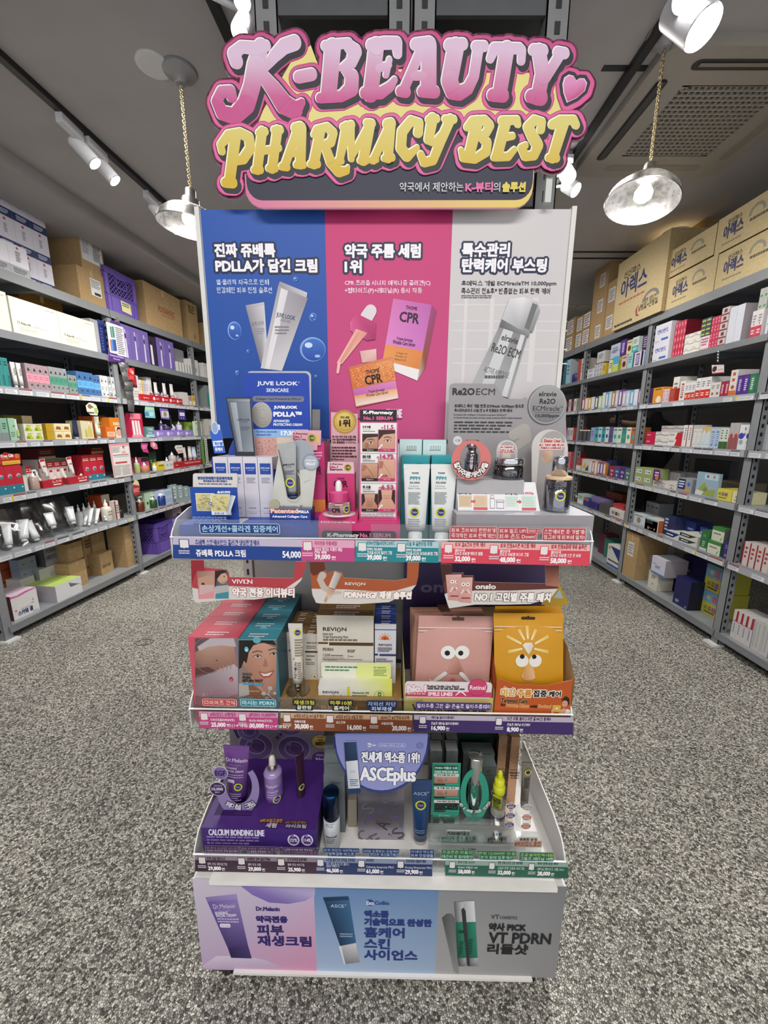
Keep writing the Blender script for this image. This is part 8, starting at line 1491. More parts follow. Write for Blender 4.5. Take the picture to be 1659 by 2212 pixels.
# shelf four
row(LR,Zs[3],kD,-60,128,(0,932),2,'ampoule_carton','grey-green ampoule carton',CT,'7fa592',[('r',0,0,1,.36,'7d8486'),('g',.3,.5,.8,.8,3,'3c5a4c')],wh='fourth shelf')
row(LR,Zs[3],kD,140,222,(100,932),1,'ampoule_carton','mint green carton with a small brown emblem',CT,'93b99e',[('d',.75,.65,.16,'7a6448'),('g',.15,.15,.8,.4,3,'5c7c68')])
row(LR,Zs[3],kD,222,262,(190,945),1,'cream_tube','white tube with lime print beside the mint carton','tube','c9ccc4',[('r',.2,.2,.8,.5,'a4c064')],kind='tube')
yl=[('d',.5,.45,.36,'b7bd3c'),('r',.1,.1,.9,.35,'a8b03c'),('t','DAILY',.2,.2,.55,.5,'4c7c3c',.0005),('g',.3,.75,.9,.9,1,'8d8b78')]
row(LR,Zs[3],kD,318,545,(288,1002),2,'cream_carton','white carton with a lime arch picture',CT,'d3d0c0',yl,stack=2,wh='fourth shelf')
row(LR,Zs[3],kD,590,688,(570,1000),1,'cream_carton','dark yellow carton side beside the arch cartons',CT,'b08e22',y=.03,stack=2,wh='fourth shelf')
row(LR,Zs[3],kD,692,890,(662,998),2,'cream_carton','white carton with a brown script picture',CT,'d6cfa8',[('r',0,0,1,.06,'c9a52c'),('p',[(.15,.25),(.85,.2),(.75,.6),(.3,.65)],'a8643c'),('g',.2,.3,.8,.55,2,'7c4424')],stack=2,cols={'right':'c9a52c','top':'c9a52c'},wh='fourth shelf')
row(LR,Zs[3],kD,100,440,(318,905),1,'cream_carton','lone carton with brown script lying behind the arch cartons',CT,'5c5210',[('r',.62,0,1,1,'cfc2a0'),('g',.68,.3,.95,.7,2,'a8643c')],depth=.08,y=.20)
row(LR,Zs[3],kD,940,1012,(938,955),1,'cream_tube','navy tube with pale cap between yellow and cream goods','tube','1c2240',kind='tube')
row(LR,Zs[3],kD,1020,1168,(1015,965),1,'oil_carton','cream carton picturing two oil bottles',CT,'c4bc9c',[('p',[(.3,.08),(.45,.08),(.45,.4),(.38,.6),(.3,.4)],'a89c50'),('p',[(.5,.08),(.9,.08),(.9,.45),(.7,.8),(.5,.45)],'b8ac60'),('r',.66,.8,.74,.95,'d9d6cc')],y=.03)
row(LR,Zs[3],kD,1172,1210,(1000,905),1,'oil_carton','orange carton side behind the oil carton',CT,'b4561c',y=.10)
row(LR,Zs[3],kD,1216,1285,(1188,912),1,'cream_tube','tall cream tube beside the orange cartons','tube','d0cdb8',[('g',.3,.5,.7,.8,2,'7c8c68')],kind='tube')
fc=[('d',.3,.5,.34,'c99a80'),('p',[(.1,.6),(.2,.95),(.45,.95),(.5,.7),(.3,.8)],'2a1c16'),('g',.58,.2,.95,.8,3,'c4602c')]
a,b,z_,zt=row(LR,Zs[3],kD,1322,1432,(1285,1040),1,'vitamin_carton','orange carton under the open orange box',CT,'c96a26',[('r',.1,.15,.95,.55,'d3c0a8'),('g',.2,.2,.85,.5,2,'c4602c')])
row(LR,Zs[3],kD,1440,1565,(1435,1038),1,'vitamin_carton','pale carton with a smiling face beside the orange one',CT,'d3c3b4',fc)
row(LR,Zs[3],kD,1360,1515,(1350,925),1,'vitamin_carton','open orange box standing on the orange carton',CT,'c47424',[('r',.25,.15,.75,.5,'cfae80')],depth=.09,y=.025,base=zt+.001)
row(LR,Zs[3],kD,1270,1345,(1268,905),1,'mask_carton','tall carton with a brown-haired face behind the orange box',CT,'7c4a38',fc,depth=.06,y=.14)
hang_card(LR,kD,[(1060,780),(1100,742),(1150,748),(1190,775),(1215,850),(1205,900),(1120,895),(1075,850)],-.01,'shelf_talker','white oval shelf card with a red top hanging under the fifth shelf','d3cfc6',lambda P:(P.d(1110,790,42,'a8503c',ry=34),P.r(1095,785,1150,805,'5c7c34'),P.r(1170,810,1200,880,'98b05c'),P.g(1090,850,1160,885,1,'3c3c34')))
# shelf four, second bay
row(LR,Zs[3],kF,222,380,(185,812),1,'display_box','pink hexagonal box with three white tubes','display box','b8264a',[('r',0,.76,.86,1,'d9788c'),('p',[(.1,.1),(.3,.08),(.28,.7),(.1,.7)],'dcd0d0'),('p',[(.36,.08),(.56,.06),(.52,.7),(.34,.7)],'dcd0d0'),('p',[(.6,.06),(.8,.05),(.72,.7),(.58,.7)],'dcd0d0'),('r',0,0,.9,.10,'d9849a')])
row(LR,Zs[3],kF,408,522,(380,992),1,'cream_carton','teal carton with white lettering beside the lilac tray',CT,'5c8484',[('r',0,0,1,.24,'a3c3cc'),('t','TONE',.2,.62,.8,.85,'d0dcdc',.0006),('g',.25,.3,.75,.5,2,'c3d0d0')])
a,b,z_,zt=row(LR,Zs[3],kF,528,1030,(510,1040),1,'display_tray','long lilac counter tray with white dots','display tray','8d78c4',[('d',x,.45,.32,'d6cfe8')for x in(.06,.31,.57,.81)]+[('g',x+.04,.3,x+.13,.65,2,'c3b8e0')for x in(.06,.31,.57,.81)],depth=.11,y=.008)
for i,(x,w,tp,c)in enumerate(((620,44,905,'3a2c5a'),(680,70,960,'40345c'),(745,20,840,'2a2434'),(770,40,960,'b0a8cc'),(855,44,920,'c3b8d8'),(610,20,980,'8d84b0'))):row(LR,Zs[3],kF,x,x+w,(x-4,tp),1,'hair_device','dark violet tester on the lilac tray, %s from the near end'%ORD[i],'tester',c,kind='bottle' if i!=2 else 'tube',y=.03,base=zt+.0005)
hang_card(LR,kF,[(392,722),(508,735),(528,880),(395,872),(385,800)],-.008,'promo_card','pale blue hanging card above the teal carton','7cb4c4',lambda P:(P.r(400,745,500,770,'a8cc8c'),P.r(390,800,440,850,'3c8ca4'),P.g(445,800,505,850,3,'d6e3e6')))
hang_card(LR,kF,[(585,748),(690,758),(715,900),(605,885)],-.008,'promo_card','lilac hanging card with a pale picture above the lilac tray','7460b0',lambda P:(P.rr(612,790,700,870,8,'c3bcc8'),P.d(655,830,28,'8d8450')))
hang_card(LR,kF,[(832,768),(915,775),(935,910),(840,900)],-.008,'promo_card','dark violet hanging card with two white squares','3c2c80',lambda P:(P.r(850,805,876,850,'d3cfdc'),P.r(882,808,910,852,'d3cfdc'),P.d(868,878,9,'b0a8d0'),P.d(900,880,9,'b0a8d0')))
row(LR,Zs[3],kF,920,1040,(912,930),1,'mask_pouch','olive green pouch row behind the white-green pouch','pouch','6c8c34',[('d',.3,.5,.2,'8fae4c'),('d',.7,.6,.2,'4c6c24')],y=.06)
row(LR,Zs[3],kF,1062,1150,(1052,920),1,'mask_pouch','white and green pouch with a leaf circle near the post','pouch','c3cfb8',[('d',.5,.42,.36,'a8bfa0'),('d',.5,.42,.3,'d3dccc'),('d',.48,.42,.2,'3c7c34'),('r',.1,.8,.9,.9,'7ca45c')],depth=.03)
row(LR,Zs[3],kF,1240,1325,(1225,890),1,'mask_carton','grey and white packs behind the blue flap card',CT,'b4b0a8',[('r',.1,.6,.7,.9,'d3d0c8')],depth=.2)
# shelf three
red=[('r',0,0,1,.22,'2a7486'),('r',0,.72,1,.92,'a8202a'),('g',.1,.76,.9,.88,2,'e0c8b8'),('d',.55,.45,.26,'c9909a'),('d',.6,.42,.18,'2c7c84'),('d',.8,.14,.10,'d0c3cc')]
row(LR,Zs[2],kD,-120,312,(0,1392),4,'gift_carton','red gift carton with teal base',CT,'b32638',red,wh='third shelf')
hang_card(LR,kD,[(0,1400),(60,1352),(170,1380),(245,1372),(262,1495),(30,1520),(0,1490)],.016,'promo_card','red and yellow gift banner card over the red gift cartons','a8262c',lambda P:(P.t('Free Gift',10,1382,165,1418,'e3d6d0',2),P.t('파우더 증정',18,1425,105,1445,'d98c50',1),P.p([(25,1468),(245,1450),(250,1495),(32,1516)],'cfa838'),P.d(208,1402,30,'c96a30'),P.g(50,1480,220,1500,1,'5c3c14')))
row(LR,Zs[2],kD,315,360,(300,1640),1,'white_carton','slim white carton beside the pump bottle',CT,'c9c3bc',[('r',0,.9,1,1,'a8cca0')],depth=.08)
row(LR,Zs[2],kD,358,425,(340,1525),2,'gel_carton','red-topped small carton',CT,'cfc9c4',[('r',0,.68,1,1,'b02430'),('g',.2,.72,.8,.9,2,'e0c8c4')],depth=.08,y=.09,wh='behind the pump bottle')
row(LR,Zs[2],kD,432,528,(425,1575),1,'pump_bottle','clear amber pump bottle with white label','bottle','a8938a',[('r',.1,.06,.9,.36,'d3cdc8')],kind='pump',y=.015,mat='gloss')
gel=[('r',0,.68,1,.90,'b3222e'),('r',0,.90,1,1,'5c6a58'),('g',.2,.72,.8,.86,2,'e0c8c4'),('p',[(.35,.1),(.6,.1),(.68,.55),(.3,.55)],'d9d3ce'),('r',.3,.5,.7,.58,'b3222e')]
row(LR,Zs[2],kD,520,872,(600,1440),4,'gel_carton','white gel carton with a red lid band',CT,'cbc3be',gel,y=.10,wh='third shelf')
def tester_stand(x0,x1,yb,label):
 a=LR.a(kD(x0,0)[0],.03,Zs[2]);b=LR.a(kD(x1,0)[0],.03,Zs[2]);T=Thing(LR,'tester_stand',label,'display stand',((a+b)/2,.03,Zs[2]));w=b-a
 m=MB();m.box(a,b,.02,.075,Zs[2],Zs[2]+.055,'a8222c');m.front(.02);m.tfit('노스카',a+w*.45,Zs[2]+.03,b-w*.08,Zs[2]+.048,'e3d3d0',.0005);m.greek(a+w*.5,Zs[2]+.008,b-w*.1,Zs[2]+.024,1,'e3d3d0');T.p('base_box',m)
 m=MB();m.front(.04)
 m.ring(a+w*.38,Zs[2]+.115,w*.42,w*.52,'d9d5d0',a0=170,a1=330);m.poly([(a+w*.02,Zs[2]+.05),(a+w*.5,Zs[2]+.05),(a+w*.3,Zs[2]+.12)],'8d8a88');T.p('curved_cradle',m)
 m=MB('gloss');X=Matrix.Translation((a+w*.42,.05,Zs[2]+.058))@Matrix.Rotation(-.12,4,'Y');m.X=X;m.tube(0,0,.012,.155,.016,.046,'d3cec9',seg=16,rows=5);m.lathe(0,0,[(.013,0,'cdc8c4'),(.013,.013)],14);m.rect(-.018,.135,.018,.152,'b3222e');m.greek(-.012,.09,.012,.11,1,'77706c');T.p('tester_tube',m,'white tester tube with red crimp')
tester_stand(525,772,0,'red tester stand with a leaning white tube, nearer one on the third shelf');tester_stand(840,1088,0,'red tester stand with a leaning white tube, farther one on the third shelf')
row(LR,Zs[2],kD,1050,1312,(1010,1395),3,'gift_carton','red gift carton with round picture near the hanging poster',CT,'b32638',red,y=.07,wh='third shelf')
row(LR,Zs[2],kD,1130,1280,(1120,1295),1,'gift_carton','small red and yellow topper box above the red cartons',CT,'7c1c20',[('r',0,0,1,.42,'cfae50'),('g',.1,.55,.9,.9,2,'d9b8a8')],y=.14,base=LR.at(kD(1010,1395),y=.07).z+.001)
row(LR,Zs[2],kD,480,690,(490,1310),1,'gift_carton','dark red carton lying on the white gel cartons',CT,'6a2422',[('r',0,0,1,.2,'b8a888'),('g',.1,.4,.8,.8,2,'b48c84')],y=.16,base=LR.at(kD(600,1440),y=.10).z+.001)
def poster(P):
 P.r(1342,1252,1590,1268,'a83038');P.p([(1380,1290),(1590,1280),(1630,1640),(1425,1668)],'d3cfcc');P.d(1525,1295,24,'2a1f1c');P.d(1528,1305,18,'c99a84',ry=24);P.p([(1500,1370),(1512,1340),(1545,1340),(1562,1365)],'c99a9a');P.g(1390,1290,1480,1365,5,'77706e');P.p([(1395,1390),(1585,1375),(1588,1385),(1397,1400)],'b03c44');P.p([(1405,1410),(1590,1395),(1592,1405),(1407,1420)],'7cb0b4');P.p([(1425,1480),(1570,1465),(1573,1485),(1428,1500)],'b03c44');P.g(1420,1510,1500,1650,7,'8d8684');P.g(1520,1500,1610,1640,7,'8d8684',4)
hang_card(LR,kD,[(1342,1255),(1592,1238),(1645,1640),(1412,1678)],-.012,'poster_card','pink-edged leaflet with a woman in pink hanging at the post','d0a0a4',poster)
# shelf three, second bay
mixr=[('r',.1,.55,.9,.9,'d3d0c8'),('g',.2,.6,.8,.85,2,'77746c')]
row(LR,Zs[2],kF,300,350,(285,1400),1,'toner_bottle','clear green bottle at the near end of the third shelf, second bay','bottle','9aa86c',kind='bottle',y=.03)
row(LR,Zs[2],kF,355,455,(345,1405),2,'serum_carton','pink carton with dark top behind the amber bottle',CT,'c4507c',[('r',0,.72,1,1,'3a2c34'),('r',0,0,1,.25,'c96a44')],y=.06)
row(LR,Zs[2],kF,400,475,(398,1465),1,'serum_bottle','small amber bottle with white cap in front of pink cartons','bottle','b4745c',kind='bottle')
row(LR,Zs[2],kF,460,555,(450,1330),2,'serum_carton','tall dark green carton',CT,'1f3a2a',[('g',.2,.4,.8,.6,2,'8d9c80')],y=.09,wh='second bay')
row(LR,Zs[2],kF,525,562,(520,1480),1,'serum_bottle','tiny white bottle before the green cartons','bottle','cfcdc8',kind='bottle')
row(LR,Zs[2],kF,570,652,(560,1475),1,'serum_carton','bright yellow carton with dark lettering',CT,'c9b41f',[('g',.1,.5,.9,.75,1,'3c3810'),('r',0,.78,1,1,'cfc9a8')],depth=.08)
row(LR,Zs[2],kF,660,775,(650,1462),1,'serum_carton','white carton with two round marks beside the red tray',CT,'cbcac8',[('g',.15,.4,.4,.7,2,'5c8c6c'),('g',.6,.4,.85,.7,2,'5c8c6c')])
a,b,z_,zt=row(LR,Zs[2],kF,782,1170,(782,1470),1,'display_tray','red counter tray holding bottles and white tubes','display tray','a8202a',[('t','Total Skincare Routine',.32,.5,.88,.8,'e0c8c4',.0005),('g',.04,.4,.12,.6,1,'e0c8c4')],depth=.11,y=.008)
for i,(x,w,tp,k,c)in enumerate(((760,60,1330,'bottle','a9a4a4'),(690,50,1400,'bottle','b03c44'),(835,50,1380,'bottle','b8b4b4'),(915,36,1268,'tube','d0cccc'),(985,46,1255,'tube','d3d0d0'),(1040,56,1262,'tube','b9c9dc'))):row(LR,Zs[2],kF,x+10,x+10+w,(x,tp),1,'skincare_tester',('clear rounded bottle','small red bottle','clear squat bottle','slim white tube','white tube','pale blue tube')[i]+' standing by the red counter tray','tester',c,kind=k,y=.03,base=zt+.0005 if x>700 else None)
hang_card(LR,kF,[(795,1240),(880,1238),(912,1335),(830,1352),(782,1270)],-.008,'price_tag','white swing tag hanging from the fourth shelf lip','d3cdca',lambda P:(P.g(810,1260,880,1285,1,'77706e'),P.g(820,1300,890,1340,2,'c47c78')))
hang_card(LR,kF,[(340,1212),(428,1215),(418,1280),(440,1340),(370,1330),(338,1270)],-.008,'promo_card','magenta curled card hanging above the pink cartons','b83c78',lambda P:P.g(355,1235,410,1290,3,'e0a8c4'))
hang_card(LR,kF,[(460,1205),(500,1192),(545,1220),(560,1290),(510,1292),(465,1255)],-.008,'promo_card','pink mushroom-shaped card beside the magenta one','cf7088',lambda P:P.d(505,1232,22,'d9b8b8'))
m=MB();p0=LR.at(kF(1158,1500),y=-.02);p1=LR.at(kF(1205,1150),y=-.02);m.box(p0.x,p0.x+.05,-.024,-.02,p0.z,p1.z,'5c8c3c');solo(LR,'shelf_sign','green upright strip sign at the far post','sign',m,(p0.x,-.02,p0.z))
m=MB();p0=LR.at(kF(1205,1505),y=-.022);p1=LR.at(kF(1250,1150),y=-.022);m.box(p0.x,p0.x+.055,-.024,-.021,p0.z,p1.z,'d0d0cc');m.front(-.024);m.greek(p0.x+.01,p0.z+.01,p0.x+.045,p1.z-.01,12,'4c4c4c');solo(LR,'shelf_sign','white strip sign with small pictures beside the green strip','sign',m,(p0.x,-.02,p0.z))
# shelf two: tubes in zip bags, bottles
def zipbag(x0,x1,tp,tubes,label,y=.03):
 a,b=LR.a(kE(x0,0)[0],y,Zs[1]),LR.a(kE(x1,0)[0],y,Zs[1]);zt=LR.at(kE((x0+x1)/2,tp),y=y+.1).z;T=Thing(LR,'zip_bag',label,'bag',((a+b)/2,y+.05,Zs[1]),'clear zip bags of white tubes')
 m=MB('film');rn=random.Random(x0);n=7;g=[];zt=min(zt,Zs[2]-.10)
 for j in range(n+1):
  t=j/n;g.append([m.vert((a+(b-a)*(k/n)+(.012*sin(9*t+k)),y+.02+.09*t-.035*sin(pi*k/n)*(1-t*.6)+rn.uniform(-.008,.008),Zs[1]+.004+(zt-Zs[1])*t+rn.uniform(-.004,.004)*(0 if j==0 else 1)),'fff')for k in range(n+1)])
 for j in range(n):
  for k in range(n):m.face((g[j][k],g[j][k+1],g[j+1][k+1],g[j+1][k]),None,True)
 T.p('film_sheet',m)
 m=MB('film');bk=[[m.vert((m_[0],m_[1]+.045*(1-j/n)+.004,m_[2]),'fff')for m_ in((lambda vv:vv)(T.root.children[0].data.vertices[j*(n+1)+k].co+T.loc)for k in range(n+1))]for j in range(n+1)]
 for j in range(n):
  for k in range(n):m.face((bk[j][k+1],bk[j][k],bk[j+1][k],bk[j+1][k+1]),None,True)
 T.p('film_back',m);m=MB('plastic');zz=[((a+(b-a)*k/8),y+.114,zt-.004+.006*(k%2))for k in range(9)]
 for p,q in zip(zz,zz[1:]):m.bar(p,q,.0035,'2c2c30')
 T.p('zip_closure',m,'black wavy closure')
 for i,(ux,uy,vx,vy,w)in enumerate(tubes):
  p=LR.at(kE(vx,vy),y=y+.004);q=LR.at(kE(ux,uy),y=y+.05);p.z=max(p.z,Zs[1]+.012);d=q-p;L=d.length;m=MB('gloss');m.X=Matrix.Translation(p)@d.to_track_quat('Z','Y').to_matrix().to_4x4();k_=w*.0009
  m.tube(0,0,.02,L,k_*.5,k_*1.25,'c9ccd0',seg=14,rows=4);m.lathe(0,0,[(k_*.34,0,'d0d2d4'),(k_*.34,.021)],12);m.greek(-k_*.4,.05,k_*.4,L-.03,3,'8d9098');t_=T.p('cream_tube',m,'white tube inside the bag')
zipbag(-40,118,235,[(45,345,80,540,46)],'clear zip bag with one white tube, nearest on the second shelf')
zipbag(105,350,190,[(180,310,200,490,60),(225,320,310,510,56)],'clear zip bag with two crossing white tubes on the second shelf')
zipbag(300,470,128,[(390,255,440,380,56)],'clear zip bag with a leaning tube, third on the second shelf')
zipbag(475,665,100,[(560,205,600,345,50)],'tall clear zip bag beside the white bottles')
for i,(ux,uy,vx,vy)in enumerate(((715,215,690,355),(745,215,725,360),(800,220,780,345),(835,225,865,320))):
 p=LR.at(kE(vx,vy),z=Zs[1]+.012);q=LR.at(kE(ux,uy),y=p.y+.05);d=q-p;m=MB('gloss');m.X=Matrix.Translation(p)@d.to_track_quat('Z','Y').to_matrix().to_4x4();L=d.length;m.tube(0,0,.022,L,.013,.032,'cfd1d3',seg=14,rows=4);m.lathe(0,0,[(.010,0,'d3d5d7'),(.010,.023)],12);m.greek(-.008,.05,.008,L-.03,3,'8d9098')
 solo(LR,'cream_tube','small white tube leaning against white bottles, %s from the near end'%ORD[i],'tube',m,p,'small leaning tubes')
row(LR,Zs[1],kE,660,830,(650,190),4,'white_bottle','white bottle behind the leaning tubes','bottle','b9bcbe',kind='bottle',y=.12,wh='second shelf')
row(LR,Zs[1],kE,850,915,(840,110),1,'ointment_carton','white carton with orange-red side behind the dropper bottle',CT,'a8421c',[('r',.0,.7,1,1,'b0a898'),('r',.08,.1,.92,.6,'b5451e')],y=.10)
row(LR,Zs[1],kE,882,942,(872,150),1,'dropper_bottle','large white dropper bottle with pointed nozzle','bottle','c9c5b8',[('g',.2,.25,.8,.5,2,'8d8a80')],kind='bottle')
row(LR,Zs[1],kE,948,980,(935,160),1,'ointment_carton','slim white carton with a red stripe beside the dropper bottle',CT,'cfc8c0',[('r',0,0,.3,1,'7c2420'),('g',.4,.3,.9,.8,4,'55504c')],depth=.05)
row(LR,Zs[1],kE,986,1022,(978,200),1,'amber_bottle','small black bottle with white label','bottle','1f1a18',[('r',.1,.1,.9,.5,'cfcac2')],kind='bottle',cols={'cap':'1a1614'})
row(LR,Zs[1],kE,940,1085,(920,118),2,'dark_carton','dark brown-grey carton with fine lines at the post',CT,'4a443c',[('r',0,.48,1,.5,'6a645a'),('r',.48,0,.5,1,'6a645a')],stack=2,y=.16)
hang_card(LR,kF,[(222,1760),(262,1688),(302,1720),(318,1780),(325,1880),(265,1920),(240,1880)],-.012,'shelf_talker','cream and red tag hanging at the middle post','a8323a',lambda P:(P.p([(225,1760),(262,1692),(300,1722),(314,1775)],'cfc3a0'),P.g(240,1800,310,1870,4,'d9a8a4')))
for x0,x1,tx,tp,nm,c,ds,k,cc in((1150,1200,1140,130,'amber_bottle','5a2a14','brown pump bottle with white cap at the post','pump','d0ccc6'),(1258,1300,1255,115,'amber_bottle','1f4a24','dark green pump bottle with orange label','pump','d3d0ca'),(1325,1370,1318,80,'amber_bottle','1f3478','deep blue pump bottle with white cap','pump','d3d3d6')):
 row(LR,Zs[1],kE,x0,x1,(tx,tp),1,nm,ds,'bottle',c,[('r',.15,.12,.85,.45,'b4784c' if 'green' in ds or 'brown' in ds else '2c4490')],kind=k,mat='gloss',cols={'cap':cc})
row(LR,Zs[1],kE,1190,1262,(1180,95),2,'oil_carton','mint carton with a chestnut picture',CT,'a9c3a8',[('d',.5,.35,.22,'6a3a1c')],y=.07,wh='second bay')
row(LR,Zs[1],kE,1266,1345,(1255,82),2,'oil_carton','pale blue carton behind the green bottle',CT,'a9b8d0',y=.07,wh='second bay')
row(LR,Zs[1],kE,1345,1435,(1335,75),1,'oil_carton','pale grey-blue lined carton beside the blue bottle',CT,'aebccf',[('g',.1,.2,.9,.8,4,'8fa0bc')],y=.03,stack=2)
for i,x in enumerate((1410,1455,1500,1535)):row(LR,Zs[1],kE,x,x+42,(x-8,30+i*8),1,'clear_pack','clear plastic pack with a white tube, %s from the near end'%ORD[i],'pack','8da0a0',[('r',.3,.2,.7,.9,'c9d0d0'),('g',.35,.3,.65,.8,3,'55686c')],depth=.05,y=.03+.01*i)
# bottom shelf
row(LR,Zs[0],kE,118,326,(72,945),1,'gel_carton','white carton with pink wave and bold lettering, nearest on the bottom shelf',CT,'d3d1cf',[('p',[(0,.98),(.25,.94),(.55,1),(1,1),(1,.96),(.6,.93),(.3,.88),(0,.9)],'c45c9c'),('t','스카덤 겔',.18,.12,.74,.30,'232a5c',.0016),('g',.3,.33,.72,.37,1,'77757c'),('d',.12,.36,.04,'c45c6c'),('r',.72,.42,.82,.44,'3c3c44'),('r',.8,.5,.82,.6,'3c3c44'),('g',.72,.04,.95,.08,1,'55535a')],depth=.20,y=.05,cols={'left':'5a1c2c','top':'d9c3d0'})
row(LR,Zs[0],kE,195,310,(172,800),1,'gel_carton','white carton with dark lettering behind the pink-wave carton',CT,'cfcdca',[('t','leorcon',.3,.1,.9,.25,'4c4c58',.0006)],y=.28)
row(LR,Zs[0],kE,470,676,(466,850),1,'mask_carton','low white carton with lime top lying on the bottom shelf',CT,'d0d0d4',[('p',[(.5,.9),(.55,.6),(.9,.6),(1,.45),(.98,.42),(.9,.57),(.56,.57)],'9a9aa0')],depth=.30,cols={'left':'b3aeb6','top':'b8cf6c'})
row(LR,Zs[0],kE,30,205,(20,668),1,'orange_carton','burnt orange carton behind the pink-wave carton',CT,'a04a20',[('r',.1,.5,.85,.54,'6a2c14'),('r',.45,.52,.75,.58,'d0b8a4'),('g',.1,.8,.6,.85,1,'6a2c14'),('g',.1,.2,.9,.3,1,'6a2c14')],depth=.10,y=.40-.0,base=Zs[0])
row(LR,Zs[0],kE,210,345,(205,625),2,'grey_carton','small pale blue-grey carton',CT,'8d96a8',[('g',.3,.4,.7,.6,1,'5c6478')],stack=4,depth=.08,y=.30,wh='bottom shelf')
a,b,z_,zt=row(LR,Zs[0],kE,352,528,(348,712),1,'white_carton','white carton with faint handwriting under the grey handwritten one',CT,'bfc1c0',[('t','크림',.45,.5,.75,.8,'8d9090',.0004)],y=.25,cols={'left':'8d8f90'})
row(LR,Zs[0],kE,378,480,(372,545),1,'grey_carton','grey carton with handwritten lettering on the bottom shelf',CT,'8d8d96',[('t','PDRN',.15,.72,.9,.9,'2c2c30',.0004),('t','에센스',.12,.35,.95,.58,'2c2c30',.0004)],y=.26,base=zt+.001,cols={'left':'55555c'})
for x0,x1,t,y,b_,lab,its in((592,722,(570,672),.12,None,'kraft carton in front of the taller kraft carton, bottom shelf',[]),(565,682,(545,515),.16,'up','kraft carton stacked on the front kraft carton, bottom shelf',[]),(712,765,(700,600),.26,None,'kraft carton with a short note, low behind the others',[('g',.2,.3,.5,.5,1,'4c3c28')]),(685,768,(672,450),.26,'up2','narrow kraft carton with three handwritten lines',[('g',.25,.3,.75,.8,3,'4c3c28')]),
        (832,930,(822,590),.14,None,'bulging kraft carton with handwriting near the post',[('t','쿨링리프 세럼',.15,.3,.75,.45,'3c2c1c',.0003)]),(785,885,(768,430),.24,None,'tall kraft carton behind the bulging one',[]),(1045,1140,(1028,512),.06,None,'lower kraft carton of the pair beside the post',[]),(1020,1120,(1000,370),.06,'up3','upper kraft carton of the pair beside the post',[])):
 if b_:base=LASTZ+.001
 a,b,LASTZ=kraft(LR,Zs[0],kE,x0,x1,t,lab,its,y=y,depth=.18 if y<.2 else.14,base=base if b_ else None)
PG='purple crates on the bottom shelf'
crate(LR,Zs[0],kE,1290,1400,(1270,345),'purple lattice crate with clear packs on the bottom shelf, nearer of two',y=.04,depth=.30,group=PG);crate(LR,Zs[0],kE,1408,1520,(1432,285),'purple lattice crate on the bottom shelf, farther of two',y=.04,depth=.30,group=PG)
row(LR,Zs[0],kE,1432,1500,(1410,225),1,'mask_carton','pink and white pack lying in the farther purple crate','pack','c9b0b4',[('r',.2,.3,.8,.6,'b4485c')],depth=.10,y=.12,base=Zs[0]+.01)
# ---------------------------------------------------------------- goods on the medicine rack
rA,rB,rC,rD,rE,rF,rH=crop(1320,420,.2043),crop(1200,480,.1717),crop(1400,620,.1561),crop(1400,880,.1561),crop(1200,820,.1898),crop(1380,1100,.1682),crop(1200,640,.1386)
Zr=[z[0]for z in RZ]
TXT=[('g',.2,.35,.8,.8,3,'6f6c70')]
def lw(c):return[('r',0,0,1,.42,c),('g',.2,.55,.8,.85,3,'77747a'),('g',.2,.12,.8,.32,2,mixc(c,'fff',.6))]
def vt(c):return[('r',.25,.12,.75,.88,c),('g',.3,.2,.7,.8,6,mixc(c,'fff',.65))]
def pic(c):return[('d',.5,.4,.3,c),('g',.15,.75,.85,.92,1,'5a585c')]
def wv(c):return[('p',[(0,.55),(.4,.7),(.7,.5),(1,.6),(1,.45),(.7,.38),(.4,.55),(0,.42)],c),('g',.1,.78,.5,.9,1,'77747a')]
HB=[('r',0,.76,1,1,'3c7c3c'),('g',.15,.45,.75,.62,1,'4c6c4c'),('p',[(.7,.12),(.9,.5),(.8,.1)],'6c9c3c')]
TB=[('r',0,.5,1,1,'6a92b0'),('t','비콤',.2,.18,.6,.36,'4c4440',.0005),('r',.62,.16,.85,.38,'8d5c8c'),('r',.2,.08,.8,.13,'3c3828'),('d',.35,.72,.1,'b8b060'),('p',[(.55,.6),(.85,.58),(.8,.85),(.6,.82)],'a85c6c')]
CRM='c2af86'
def arex(x0,x1,top,label,base=None,big=False,y=.0):
 k=1.0 if big else.9
 its=[('t','신신파스',.16,.72,.50,.82,'3a3630',.0014),('t','아렉스',.12,.44,.66,.71,'2b3266',.004),('g',.10,.35,.66,.40,1,'b06048')]if big else[('t','신신파스',.18,.72,.42,.84,'3a3630',.001),('t','아렉스',.13,.32,.46,.70,'33365c',.003),('g',.13,.16,.46,.22,1,'6a6252'),('g',.56,.40,.84,.54,1,'55503f'),('p',[(.66+.13*cos(radians(a)),.58+.26*sin(radians(a)))for a in range(0,181,20)]+[(.66+.09*cos(radians(a)),.58+.18*sin(radians(a)))for a in range(180,-1,-20)],'8d8878')]
 if big:its+=[('t','무릎형 패취엔',.62,.21,.88,.27,'4c473a',.0006),('t','냉찜질+온찜질',.56,.13,.92,.21,'3a3630',.001),('p',[(.78+.15*cos(radians(a)),.24+.12*sin(radians(a)))for a in range(0,181,20)]+[(.78+.11*cos(radians(a)),.24+.08*sin(radians(a)))for a in range(180,-1,-20)],'77747a'),('p',[(.56,.24),(.50,.17),(.52,.08),(.60,.06),(.545,.11),(.535,.18)],'a03c38'),('g',.05,.03,.46,.09,1,'3a3630')]
 return row(RR,Zr[6],rA,x0,x1,top,1,'plaster_carton',label,CT,CRM,its,depth=.30,y=y,mat='kraft',base=base,cols={'bottom':'8d7a58','left':'a8946c','right':'a8946c'})
